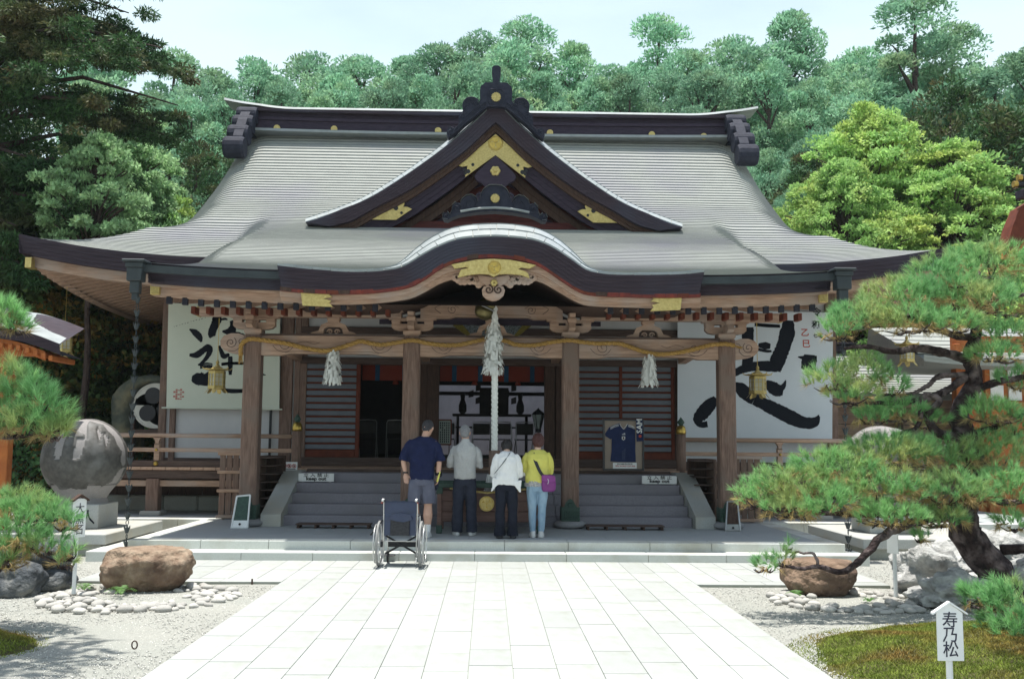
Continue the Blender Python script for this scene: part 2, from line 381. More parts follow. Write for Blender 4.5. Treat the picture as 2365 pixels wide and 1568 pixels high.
# layered thick edge
def band(mb, top, out, th, layers=5, inset=.012, down=(0, 0, -1), back=.25):
    top = [Vector(p) for p in top]; down = Vector(down)
    outs = out if isinstance(out, list) else [Vector(out)]*len(top)
    rws = []
    for j in range(layers):
        o = -inset*j
        rws.append([p+down*(th*j/layers)+q*o for p, q in zip(top, outs)])
        rws.append([p+down*(th*(j+1)/layers)+q*o for p, q in zip(top, outs)])
    rws.append([p+down*th-q*back for p, q in zip(top, outs)])
    rws.insert(0, [p-q*.1+Vector((0, 0, .0)) for p, q in zip(top, outs)])
    mb.grid(rws)
mb = MB()
for s in (-1, 1):
    xs = [XC+s*(5.0+4.1*k/16) for k in range(17)]
    if s > 0: xs = xs
    tp = [(x, 19.08, roof_z(x, 19.1)+.02) for x in xs]
    band(mb, tp if s < 0 else tp, (0, -1, 0), .36)
    tp = [(XC+s*9.1, lerp(19.08, 33.1, k/20), roof_z(XC+s*9.1, 19.1) if k == 0 else Mz(19.1)+.42*abs(2*k/20-1)**3+.02) for k in range(21)]
    band(mb, tp, (s, 0, 0), .36)
part('eave_edge', mb, 'edge', ROOF)
# eave timber of the main roof: kayaoi, soffit and rafters
for s in (-1, 1):
    def zE(x): return roof_z(x, 19.1)-.34
    xs = [XC+s*(4.9+4.05*k/14) for k in range(15)]
    mb = MB()
    band(mb, [(x, 19.3, zE(x)+.02) for x in xs], (0, -1, 0), .22, 2, .02)
    band(mb, [(XC+s*8.95, lerp(19.3, 33, k/14), Mz(19.1)-.32+.40*abs(2*k/14-1)**3) for k in range(15)], (s, 0, 0), .22, 2, .02)
    part('eave_board', mb, 'wood', ROOF, label='pale pink eave board under the dark roof edge')
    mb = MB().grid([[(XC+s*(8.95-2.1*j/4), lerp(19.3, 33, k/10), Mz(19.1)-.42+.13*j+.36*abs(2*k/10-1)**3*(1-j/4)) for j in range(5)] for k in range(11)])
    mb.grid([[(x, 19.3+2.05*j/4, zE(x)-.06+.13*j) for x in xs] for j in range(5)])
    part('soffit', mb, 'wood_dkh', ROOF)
    zt = zE(XC+s*8.9)-.12
    MB().bx(XC+s*8.93-.06, XC+s*8.93+.06, 19.16, 19.42, zt-.12, zt+.08).build('corner_cap', MATS['gold'], ROOF)
raf = MB().bev(0, 1, -.045, .045, -.05, .05, .004).mesh('rafter', [MATS['wood_y']])
for s in (-1, 1):
    for k in range(44 if s < 0 else 22):
        yy = 19.62+k*.27
        zo = Mz(19.1)-.49+.34*abs((yy-26.1)/7)**3*1; zi = Mz(19.1)+.02
        a = Vector((XC+s*8.86, yy, zo)); b = Vector((XC+s*6.95, yy, zi)); d = b-a
        q = d.to_track_quat('X', 'Z').to_euler()
        inst('rafter', raf, ROOF, a, q, (d.length, 1, 1))
    for k in range(14):
        xx = XC+s*(5.35+k*.26); a = Vector((xx, 19.38, roof_z(xx, 19.1)-.50)); b = Vector((xx, 21.25, roof_z(xx, 19.1)-.02)); d = b-a
        inst('rafter', raf, ROOF, a, d.to_track_quat('X', 'Z').to_euler(), (d.length, 1, 1))
# ridge
rz = lambda x: .05*(abs(x-XC)/6.2)**3
RIDGE = MB()
xs = [XC-6.3+12.6*k/40 for k in range(41)]
def ridge_layer(mb, y0, y1, z0, z1, xs, up=1.0, m=None):
    r = []
    for x in xs: r.append([(x, y0, z0+rz(x)*up), (x, y0, z1+rz(x)*up), (x, y1, z1+rz(x)*up), (x, y1, z0+rz(x)*up), (x, y0, z0+rz(x)*up)])
    mb.grid(r); n = len(mb.v); mb.f += [(n-5, n-4, n-3, n-2)]; mb.m += [0]; n0 = n-5*len(xs); mb.f += [(n0+3, n0+2, n0+1, n0)]; mb.m += [0]
for y0, z0, z1 in ((25.62, 9.72, 10.0), (25.58, 10.0, 10.08), (25.66, 10.06, 10.22)): ridge_layer(RIDGE, y0, 52.2-y0, z0, z1, xs)
RD = part('ridge', RIDGE, 'purple_wood')
mb = MB(); ridge_layer(mb, 25.50, 26.7, 10.21, 10.29, xs)
part('ridge_beam', mb, 'edge', RD)
mb = MB(); ridge_layer(mb, 25.44, 26.76, 9.66, 9.725, xs); part('ridge_ledge', mb, 'copper_lt', RD)
mb = MB(); xs2 = [XC-7.1+14.2*k/60 for k in range(61)]
rr = []
for x in xs2:
    e = .30*max(0, (abs(x-XC)-5.2)/1.9)**1.8
    wd = .62-.22*max(0, (abs(x-XC)-6.2)/.9)
    rr.append([(x, 26.1-wd, 10.30+e), (x, 26.1-wd*.9, 10.37+e), (x, 26.1, 10.44+e), (x, 26.1+wd*.9, 10.37+e), (x, 26.1+wd, 10.30+e), (x, 26.1-wd, 10.30+e)])
mb.grid(rr); mb.f.append((0, 1, 2, 3, 4)); mb.m.append(0); n = len(mb.v); mb.f.append((n-6, n-5, n-4, n-3, n-2)[::-1]); mb.m.append(0)
part('ridge_cap', mb, 'copper_lt', RD)
for px, py in ((772, 299), (1012, 303), (1270, 308), (1505, 312), (640, 297), (1625, 316)):
    p = at(px, py, 25.6); mb = MB().disc((p.x, 0, p.z), .085, .06, 18).disc((p.x, 0, p.z), .04, .075, 10)
    for v in range(len(mb.v)): mb.v[v] = (mb.v[v][0], 25.62-mb.v[v][1], mb.v[v][2])
    part('ridge_crest', mb, 'gold', RD)
for s in (-1, 1):
    mb = MB()
    prof = []
    cx = XC+s*6.42
    for j, (yc, zc, r) in enumerate(((25.55, 10.12, .23), (25.3, 9.80, .25), (25.0, 9.42, .27), (24.72, 9.02, .28))):
        M_ = Matrix.Translation((cx+s*.03*j, yc, zc)) @ Matrix.Rotation(pi/2, 4, 'Y')
        mb.lathe([(r*.9, -.26), (r, -.2), (r, .2), (r*.9, .26)], (0, 0, 0), 16, M_)
    mb.prism([(24.5, 8.95), (24.95, 9.0), (25.3, 9.5), (26.2, 9.7), (26.2, 10.36), (25.5, 10.32), (25.0, 9.85), (24.6, 9.3)], cx-.12, cx+.12, ax='x')
    part('ridge_end_scroll', mb, 'carve', RD)
# ---------------------------------------------------------------- dormer gable
def off_curve(pts, d):
    """pts list of (x,z); offset to the left normal"""
    o = []
    for i, p in enumerate(pts):
        a = pts[max(i-1, 0)]; b = pts[min(i+1, len(pts)-1)]; tx, tz = b[0]-a[0], b[1]-a[1]; l = sqrt(tx*tx+tz*tz) or 1
        o.append((p[0]-tz/l*d, p[1]+tx/l*d))
    return o
def resample(pts, n):
    P = spline([(a, b, 0) for a, b in pts], 8); ds = [0]
    for a, b in zip(P[:-1], P[1:]): ds.append(ds[-1]+(b-a).length)
    return [(float(np.interp(ds[-1]*k/n, ds, [p.x for p in P])), float(np.interp(ds[-1]*k/n, ds, [p.y for p in P]))) for k in range(n+1)]
DG = thing('dormer_gable', None, None, (GX_, GYF, 6.2)); DG.parent = HALL; DG.matrix_parent_inverse = base_mat(HALL).inverted()
def sheets(curve, offs, mname, parent, name, lip=.014, y_back=None):
    """individual copper sheets on a rolled verge: curve [(x,z)], offs [(normal offset, y)]"""
    rowsC = [[(x, yy, z) for x, z in off_curve(curve, o)] for o, yy in offs]
    n = len(curve)-1
    for j in range(len(offs)-1):
        step = 2
        for i in range(0, n, step):
            sh = (j % 2)
            a, b = i+sh, min(i+step+sh, n)
            if a >= n: continue
            up = random.uniform(.004, .008); mb = MB(); r = []
            for q in range(3):
                t = q/2; row = []
                for k in range(a, b+1):
                    p0, p1 = Vector(rowsC[j][k]), Vector(rowsC[j+1][k]); p = p0.lerp(p1, t); s_ = .004 if k in (a, b) else 0
                    row.append(p+Vector((0, 0, up+lip*(1-t))))
                r.append(row)
            gap = .006
            for row in r:
                d = (row[1]-row[0]).normalized(); row[0] = row[0]+d*gap; row[-1] = row[-1]-d*gap
            mb.grid(r); mb.grid([[p-Vector((0, 0, .03)) for p in r[0]], r[0]])
            mb.grid([[x[0] for x in r], [x[0]-Vector((0, 0, .03)) for x in r]]); mb.grid([[x[-1]-Vector((0, 0, .03)) for x in r], [x[-1] for x in r]])
            mb.build(name, MATS[mname], parent)
half = [(GX_-d, z) for d, z in G[1:]]
for s in (-1, 1):
    C = resample([(GX_+s*(GX_-x), z) for x, z in half], 36)
    if s > 0: Cn = C
    dsn = 1 if s > 0 else -1
    rws = [[(x, yy, z) for x, z in off_curve(C, o*dsn)] for o, yy in ((0, GYF), (.13, GYF+.22), (.23, GYF+.6), (.24, 26.0))]
    part('dormer_roof', MB().grid(rws, flip=s > 0), 'copper', DG)
    sheets(C, [(0*dsn, GYF), (.13*dsn, GYF+.22), (.23*dsn, GYF+.6)], 'copper_lt', DG, 'copper_sheet')
# thick layered verge edge
def curve_band(pts_top, pts_bot, y, m, parent, name, layers=5, back=.4, inset=.012, lab=None):
    r = []; n = len(pts_top)
    for j in range(layers):
        for e in (j, j+1):
            r.append([(lerp(a[0], b[0], e/layers), y+inset*j, lerp(a[1], b[1], e/layers)) for a, b in zip(pts_top, pts_bot)])
    r.append([(b[0], y+back, b[1]) for b in pts_bot]); r.insert(0, [(a[0], y+back, a[1]) for a in pts_top])
    mb = MB().grid(r)
    n_ = len(pts_top); m_ = len(r)
    mb.f.append(tuple(k*n_ for k in range(m_))[::-1]); mb.m.append(0); mb.f.append(tuple(k*n_+n_-1 for k in range(m_))); mb.m.append(0)
    return mb.build(name, MATS[m], parent, label=lab)
def mir(P, cx=1143.5, slope=.0115):   # mirror survey points about the gable axis (photo leans slightly)
    return [(2*cx-a, b+(cx-a)*2*slope) for a, b in P][::-1]
tl = [(705, 514), (740, 504), (788.6, 484), (855, 457), (938.6, 405), (1022, 345), (1088.7, 290), (1125.3, 253)]
bl = [(760, 522), (784, 516), (812, 508), (872, 475), (955, 431), (1065, 353), (1118, 305), (1143.5, 281)]
tl[-1] = (1130, 251)
TT = resample(XZ(tl, GYF)+[], 40); BB = resample(XZ(bl, GYF), 40)
mx_ = lambda P: [(2*GX_-a, b) for a, b in P]
TT[-1] = (TT[-1][0], TT[-1][1])
full_t = TT+mx_(TT)[::-1]; full_b = BB[:-1]+[(GX_, BB[-1][1])]+mx_(BB[:-1]+[(GX_, BB[-1][1])])[::-1]
curve_band(full_t, full_b, GYF-.02, 'edge', DG, 'verge_edge', 5, .45)
def inner(Pb, d):      # follow the lower edge, dropped vertically
    return [(a, b-d) for a, b in Pb]
curve_band([(a, b) for a, b in full_b], inner(full_b, .16), GYF+.18, 'wood_dk', DG, 'bargeboard', 2, .12, .03)
curve_band(inner(full_b, .15), inner(full_b, .52), GYF+.32, 'purple_wood', DG, 'bargeboard', 3, .1, .02)
curve_band(inner(full_b, .50), inner(full_b, .80), GYF+.70, 'wood_dk', DG, 'inner_bargeboard', 2, .1, .03)
tri = [p for p in inner(full_b, .1) if p[1] > 6.2]
mb = MB(); tr_ = [(a, b) for a, b in tri]; mb.prism(tr_+[(tri[-1][0], 6.15), (tri[0][0], 6.15)], GYF+1.15, GYF+1.2)
mat('red_panel', (.13, .035, .03), (.06, .022, .022), 3, .8, .03, 20, st=(1, 4, 9))
part('gable_panel', mb, 'red_panel', DG)
def beam(mb, a, b, w, d):      # bar between two points with section w (in plane) x d (in y)
    a, b = Vector(a), Vector(b); l = (b-a).length; x = (b-a).normalized(); y = Vector((0, 1, 0)); z = x.cross(y).normalized()
    M_ = Matrix.Translation(a) @ Matrix((x, y, z)).transposed().to_4x4(); return mb.bev(0, l, -d/2, d/2, -w/2, w/2, .008, M_)
for s in (-1, 1):
    for (x0, z0, x1, z1, w, yo) in ((.28, 7.35, 2.5, 6.42, .12, .95), (.2, 7.05, 1.5, 6.3, .09, 1.02)):
        part('gable_strut', beam(MB(), (GX_+s*x0, GYF+yo, z0), (GX_+s*x1, GYF+yo, z1), w, .12), 'purple_wood', DG)
part('gable_sill', MB().bev(GX_-3.3, GX_+3.3, GYF+.72, GYF+.9, 6.26, 6.42, .01), 'red_panel', DG)
# gold fittings
apex = [(1142, 303), (1100, 340), (1057, 376), (1067, 379), (1079, 377), (1078, 386), (1073, 392), (1074, 403), (1110, 377), (1142, 352)]
ap = XZ(apex, GYF+.05); full = ap+[(2*GX_-a, b) for a, b in ap[1:-1]][::-1]; full[0] = (GX_, ap[0][1]); full[9] = (GX_, ap[-1][1])
part('gold_plate', MB().prism(full, GYF+.26, GYF+.30), 'gold', DG)
dk = []
for s in (-1, 1):
    for dx, z, r in ((.48, 7.55, .035), (.58, 7.40, .05), (.66, 7.44, .035), (.64, 7.36, .035)):
        dk.append((GX_+s*dx, z, r))
mb = MB(); [mb.disc((x, 0, z), r, GYF+.27, 10) for x, z, r in dk]
for i, v in enumerate(mb.v):
    if v[1] == 0: mb.v[i] = (v[0], GYF+.255, v[2])
part('plate_piercing', mb, 'black', DG)
def tomoe(c, y, r, m, parent, n=3, ring=True, name='crest', bg=None, rel=.012, face=-1):
    """three-comma crest, facing the camera side"""
    mb = MB()
    if ring:
        R0 = [(c[0]+r*cos(a), y, c[1]+r*sin(a)) for a in [2*pi*k/28 for k in range(29)]]; mb.tube(R0, r*.07, 6, False)
    for q in range(n):
        a0 = pi/2+2*pi*q/n; out = []
        hx, hz = c[0]+r*.47*cos(a0), c[1]+r*.47*sin(a0); hr = r*.33
        top = []; bot = []
        for k in range(15):       # tail sweeping along the rim
            t = k/14; a = a0+.15+t*2.0; top.append((c[0]+r*.86*cos(a), c[1]+r*.86*sin(a))); rr = r*lerp(.30, .83, t**.6); bot.append((c[0]+rr*cos(a), c[1]+rr*sin(a)))
        head = [(hx+hr*1.15*cos(a), hz+hr*1.15*sin(a)) for a in [2*pi*k/18 for k in range(18)]]
        mb.prism(head, y-rel, y); mb.prism(top+bot[::-1], y-rel*.9, y)
    return mb.build(name, MATS[m], parent)
cc = at(1144, 331, GYF+.24); tomoe((GX_, cc.z), GYF+.26, .15, 'brass', DG)
cl = XZ([(840, 506), (886, 484), (932, 461), (934, 470), (931, 477), (940, 477), (951, 482), (936, 492), (914, 507)], GYF+.2)
for s in (-1, 1):
    P = [(GX_+s*(GX_-a), b) for a, b in cl]
    part('gold_plate', MB().prism(P, GYF+.24, GYF+.28), 'gold', DG)
    q = at(914, 480, GYF+.2); mb = MB(); X = GX_+s*(GX_-q.x)
    for dx, dz, r in ((0, 0, .05), (.05*s, .03, .04), (-.12*s, -.1, .03)): mb.prism([(X+dx+r*cos(a), q.z+dz+r*sin(a)) for a in [pi*k/5 for k in range(10)]], GYF+.228, GYF+.245)
    part('plate_piercing', mb, 'black', DG)
# pendant (gegyo)
ge = [(0, 7.72), (.18, 7.55), (.40, 7.34), (.44, 7.25), (.38, 7.16), (.28, 7.12), (.20, 7.02), (.17, 6.93), (.22, 6.86), (.33, 6.93), (.40, 6.88), (.42, 6.74), (.36, 6.66), (.30, 6.62), (.26, 6.70), (.20, 6.62), (.12, 6.66), (.10, 6.55), (0, 6.5)]
P = [(GX_+a, b) for a, b in ge]+[(GX_-a, b) for a, b in ge[1:-1]][::-1]
part('gable_pendant', MB().prism(P, GYF+.12, GYF+.24), 'purple_wood', DG)
mb = MB()
for k in range(6):
    a = k*pi/3; mb.lathe([(.0, 0), (.055, .0), (.045, .03), (0, .04)], (GX_+.06*cos(a), GYF+.12, 7.38+.06*sin(a)), 8, Matrix.Rotation(pi/2, 4, 'X'))
mb.lathe([(.04, .03), (.03, .06), (0, .07)], (GX_, GYF+.12, 7.38), 8, Matrix.Rotation(pi/2, 4, 'X')); part('gold_flower', mb, 'gold', DG)
def spiral(c, r0, turns, a0, y, sgn=1, n=30, rmin=.15):
    return [(c[0]+sgn*r0*lerp(1, rmin, k/n)*cos(a0+turns*2*pi*k/n), y, c[1]+r0*lerp(1, rmin, k/n)*sin(a0+turns*2*pi*k/n)) for k in range(n+1)]
for s in (-1, 1): part('pendant_scroll', MB().tube(spiral((GX_+s*.3, 6.78), .11, 1.3, 0, GYF+.11, s), .014, 5), 'carve', DG)
# ridge-end ornament on top of the dormer
def ornament(name, zoomed, cxz, mpp, z0z, zref, xc, y, th, m='carve', light_rim=True):
    out = [((a-cxz)*mpp, zref-(b-z0z)*mpp) for a, b in zoomed]; out = [(xc+a, b) for a, b in out]
    full = out+[(2*xc-a, b) for a, b in out[::-1] if abs(a-xc) > .01]
    return full
mpp = .7656/3.408*GYF/2300
zr = at(1143, 137.8+.2246*510, GYF).z
o_r = [(1003, 510), (1003, 64), (1030, 66), (1048, 85), (1050, 130), (1040, 170), (1040, 247), (1120, 250), (1140, 272), (1165, 290), (1175, 340), (1170, 440), (1190, 478), (1200, 440), (1230, 415), (1270, 408), (1320, 430), (1348, 470), (1355, 520), (1345, 562), (1378, 580), (1395, 620), (1390, 670), (1395, 705), (1415, 738), (1450, 748), (1480, 728), (1510, 758), (1517, 810), (1500, 850), (1430, 800), (1330, 700), (1200, 590), (1090, 510)]
o_full = ornament('o', o_r[1:], 1003, mpp, 510, zr, GX_, 0, 0)
ORN = part('ridge_ornament', MB().prism(o_full, GYF-.16, GYF+.10), 'carve', DG)
mb = MB(); X = lambda a: GX_+(a-1003)*mpp; Z = lambda b: zr-(b-510)*mpp
for s in (-1, 1):
    for k in range(5): mb.tube(spiral((GX_+s*(X(1255)-GX_), Z(500)), .20-.035*k, .55, -.5+.1*k, GYF-.165, s, 18, .8), .011, 5)
    mb.tube(spiral((GX_+s*(X(1340)-GX_), Z(615)), .11, 1.6, 1.5, GYF-.165, s, 30), .011, 5)
    mb.tube(spiral((GX_+s*(X(1470)-GX_), Z(785)), .09, 1.3, 1.5, GYF-.165, s, 26), .011, 5)
    for k in range(3):
        P = [(GX_+s*(X(a)-GX_), GYF-.165, Z(b)+k*.035) for a, b in ((1110, 500), (1200, 555), (1300, 640), (1360, 720), (1430, 790))]
        mb.tube(spline(P, 4), .010, 5)
mb.tube([(X(a), GYF-.165, Z(b)) for a, b in ((945, 322), (1060, 322), (1083, 345), (1083, 465), (1060, 487), (945, 487), (923, 465), (923, 345), (945, 322))], .012, 5)
part('ornament_relief', mb, 'carve', ORN)
def chrysanth(c, y, r, parent, m='gold'):
    mb = MB()
    for k in range(16):
        a = 2*pi*k/16; mb.prism([(c[0]+r*q*cos(a+d), c[1]+r*q*sin(a+d)) for q, d in ((.22, -.16), (.85, -.17), (1, 0), (.85, .17), (.22, .16))], y-.02, y)
    mb.prism([(c[0]+r*.25*cos(a), c[1]+r*.25*sin(a)) for a in [pi*k/5 for k in range(10)]], y-.03, y); return mb.build('gold_chrysanthemum', MATS[m], parent)
chrysanth((GX_, Z(410)), GYF-.17, .105, ORN)
# ---------------------------------------------------------------- curved porch gable
KY = 14.8
KG = thing('curved_gable', None, None, (.05, KY, 4.2)); KG.parent = HALL; KG.matrix_parent_inverse = base_mat(HALL).inverted()
kt = [(640, 612), (700, 619), (760, 624), (820, 627), (880, 624.5), (929, 616), (977.5, 588), (1016, 567.5), (1062.5, 551.7), (1140, 545.6), (1220, 551.7), (1269, 567.5), (1317.5, 597), (1354, 622), (1400, 632.5), (1454.6, 634), (1520, 634), (1580, 632), (1627, 627)]
kb = [(648, 663), (700, 668), (760, 671), (820, 671), (880, 667), (941, 657), (977, 640), (1016, 613.6), (1050, 598), (1099, 588), (1140, 586), (1196, 591.7), (1245, 606), (1293, 638), (1330, 662), (1366, 674), (1454, 678), (1540, 680), (1617, 678)]
def dense(P): Q = spline([(a, b, 0) for a, b in P], 10); return [q.x for q in Q], [q.y for q in Q]
ktx, kty = dense(kt); kbx, kby = dense(kb)
KX = [640+987*k/72 for k in range(73)]
def sink(x): return min(1, max(0, (x-640)/987))
Ktop = [(x, float(np.interp(x, ktx, kty))) for x in KX]
KXb = [648+969*k/72 for k in range(73)]
Kbot = [(x, float(np.interp(x, kbx, kby))) for x in KXb]
T3 = XZ(Ktop, KY); B3 = XZ(Kbot, KY)
part('layered_edge', MB(), 'edge', KG) if False else curve_band(T3, B3, KY, 'edge', KG, 'layered_edge', 6, .5, .010)
def shift(P, d0, d1):
    n = len(P)-1; return [(x, y+lerp(d0, d1, math.exp(-((x-1140)/120)**2))) for x, y in P]
R0 = XZ(shift(Kbot, 0, 0), KY+.1); R1 = XZ(shift(Kbot, 9, 11), KY+.1)
curve_band(R0, R1, KY+.06, 'redtrim', KG, 'red_batten', 1, .1, 0)
# separate red blocks along the batten
for i in range(0, 72, 2):
    a0, a1, b0, b1 = R0[i], R0[i+2], R1[i], R1[i+2]; q = random.uniform(.004, .016)
    MB().prism([(a0[0]+.005, a0[1]), (a1[0]-.005, a1[1]), (b1[0]-.005, b1[1]), (b0[0]+.005, b0[1])], KY+.06-q, KY+.07).build('red_block', MATS[random.choice(['redtrim', 'redtrim', 'wood_red', 'wood_dk'])], KG)
W0 = XZ(shift(Kbot, 8, 10), KY+.16); W1 = XZ(shift(Kbot, 22, 34), KY+.16); W2 = XZ(shift(Kbot, 30, 56), KY+.16)
curve_band(W0, W1, KY+.12, 'wood', KG, 'gable_board', 1, .14, 0)
curve_band(W1, W2, KY+.17, 'wood', KG, 'gable_board', 3, .12, .02)
# roof sheets
def koff(o): 
    r = []
    P = off_curve(T3, 1)
    for i, (p, q) in enumerate(zip(T3, P)):
        w = .28+.72*math.exp(-((i-36)/15)**4); r.append((p[0]+(q[0]-p[0])*o*w, p[1]+(q[1]-p[1])*o*w))
    return r
rws = [[(x, yy, z) for x, z in koff(o)] for o, yy in ((0, KY), (.13, KY+.16), (.27, KY+.42), (.38, KY+.85), (.40, 19.0))]
part('curved_roof', MB().grid(rws), 'copper', KG)
for j in range(3):
    ra, rb = rws[j], rws[j+1]
    for i in range(j % 2, 71, 3):
        a, b = i, min(i+3, 72); up = random.uniform(.004, .009); r = []
        for q in range(3):
            row = [Vector(ra[k]).lerp(Vector(rb[k]), q/2)+Vector((0, -.004*(1-q/2), up+.016*(1-q/2))) for k in range(a, b+1)]
            d = (row[1]-row[0]).normalized(); row[0] += d*.006; row[-1] -= d*.006; r.append(row)
        mb = MB().grid(r).grid([[p-Vector((0, 0, .03)) for p in r[0]], r[0]])
        mb.grid([[x[0] for x in r], [x[0]-Vector((0, 0, .03)) for x in r]]).grid([[x[-1]-Vector((0, 0, .03)) for x in r], [x[-1] for x in r]])
        mb.build('copper_sheet', MATS['copper_lt'], KG)
# ridge ornament of the curved gable
m2 = .7656/2.296*15.7/2300; KYO = 15.62; kx = at(1143, 500, KYO).x
zb = at(1143, 512, KYO).z
o2 = [(1060, 1288), (1105, 1292), (1140, 1318), (1158, 1350), (1165, 1385), (1180, 1405), (1195, 1375), (1225, 1358), (1262, 1366), (1292, 1392), (1302, 1415), (1335, 1412), (1358, 1436), (1362, 1475), (1372, 1500), (1392, 1482), (1415, 1488), (1427, 1512), (1418, 1535), (1390, 1538), (1360, 1520), (1310, 1500), (1180, 1478), (1060, 1470)]
o2 = [(kx+(a-1060)*m2, zb+(1535-b)*m2) for a, b in o2]; f2 = o2+[(2*kx-a, b) for a, b in o2[1:-1]][::-1]
ORN2 = part('ridge_ornament', MB().prism(f2, KYO-.10, KYO+.12), 'carve', KG)
tp = [p for p in o2[:20]]
for s in (-1, 1):
    P = [(kx+s*(a-kx), KYO, b) for a, b in tp]
    for a, b in ((0, 5), (5, 11), (11, 16), (16, 20)):
        part('copper_rim_highlight', MB().grid([[(p[0], KYO-.13, p[2]+.015) for p in P[a:b]], [(p[0], KYO+.14, p[2]+.015) for p in P[a:b]], ]), 'copper_lt', ORN2)  # pale strips put a bright highlight onto the ornament's top edges
    mb = MB()
    for c, r in (((1235, 1420), .11), ((1325, 1455), .08), ((1400, 1512), .05), ):
        mb.tube(spiral((kx+s*(c[0]-1060)*m2, zb+(1535-c[1])*m2), r, 1.4, 1.8, KYO-.105, s, 26), .01, 5)
    part('ornament_relief', mb, 'carve', ORN2)
arc = [(kx+(a-1060)*m2, zb+(1535-b)*m2) for a, b in ((820, 1478), (900, 1462), (980, 1452), (1060, 1448), (1140, 1452), (1220, 1462), (1300, 1478))]
part('copper_rim_highlight', MB().tube([(x, KYO-.12, z) for x, z in arc], .02, 6), 'copper_lt', ORN2)
chrysanth((kx, zb+(1535-1382)*m2), KYO-.11, .075, ORN2)
# pendant and gold plate under the curved gable
def zz3(P, Y): return XZ([(880.4+.2428*a, 535.9+.2428*b) for a, b in P], Y)
gpl = zz3([(670, 315), (760, 300), (900, 272), (1065, 262), (1230, 272), (1370, 300), (1470, 322), (1440, 340), (1405, 355), (1330, 345), (1300, 360), (1370, 380), (1395, 400), (1410, 445), (1330, 415), (1200, 405), (1120, 408), (1070, 432), (1020, 408), (930, 405), (830, 415), (730, 440), (745, 395), (760, 365), (830, 350), (800, 340), (700, 355)], KY+.08)
part('gold_plate', MB().prism(gpl, KY+.02, KY+.07), 'gold', KG)
c_ = at(1142, 618, KY+.02); tomoe((c_.x, c_.z), KY+.02, .095, 'brass', KG)
pd = zz3([(920, 410), (1070, 435), (1215, 410), (1225, 440), (1180, 490), (1130, 515), (1160, 520), (1178, 555), (1165, 600), (1120, 640), (1060, 655), (1000, 635), (965, 600), (958, 555), (975, 520), (1005, 515), (950, 480), (925, 445)], KY+.15)
part('gable_pendant', MB().prism(pd, KY+.14, KY+.24), 'wood', KG)
for s in (-1, 1):
    c_ = at(1140+s*11, 669, KY+.13); part('pendant_scroll', MB().tube(spiral((c_.x, c_.z), .07, 1.4, pi/2, KY+.135, s, 24), .012, 5), 'wood_dk', KG)
    mb = MB(); random.seed(3)
    for k in range(16):
        t = k/15; c_ = at(1142+s*(28+62*t), 655-26*t**.7*0-8*sin(t*3)-t*6, KY+.2); r = random.uniform(.035, .07)
        mb.lathe([(r*.5, -.05), (r, -.03), (r, .02), (r*.5, .04)], (c_.x, KY+.2, c_.z+random.uniform(-.05, .05)), 8, Matrix.Rotation(pi/2, 4, 'X'))
    part('pendant_fin', mb, 'wood', KG)
c_ = at(1141, 653, KY+.12); mb = MB()
for k in range(6): mb.lathe([(0, 0), (.03, 0), (.02, .02), (0, .025)], (c_.x+.03*cos(k*pi/3), KY+.13, c_.z+.03*sin(k*pi/3)), 6, Matrix.Rotation(pi/2, 4, 'X'))
part('gold_flower', mb, 'gold', KG)
# recess behind the curved gable: dark panel follows the arch
rec = [p for p in W2]; lo = at(1140, 712, 17.0).z
mb = MB().prism([(a*1.0, b+.05) for a, b in rec[14:59]]+[(rec[58][0], lo-.25), (rec[14][0], lo-.25)], 17.35, 17.4); part('arch_panel', mb, 'purple_wood', KG)
mb = MB().grid([[(a, KY+.3, b-.02) for a, b in W1], [(a, 17.4, b+.05) for a, b in W1]]); part('arch_soffit', mb, 'wood_dk', KG)
for x0, s in ((695, 1), (1575, -1)):
    P = [(x0, 672), (x0+s*70, 673), (x0+s*66, 682), (x0+s*72, 686), (x0+s*52, 690), (x0+s*70, 695), (x0+s*66, 700), (x0+s*74, 709), (x0+s*4, 706)]
    if s < 0: P = [(a, b+10) for a, b in P]
    part('gold_plate', MB().prism(XZ(P, KY+.1), KY+.08, KY+.12), 'gold', KG)
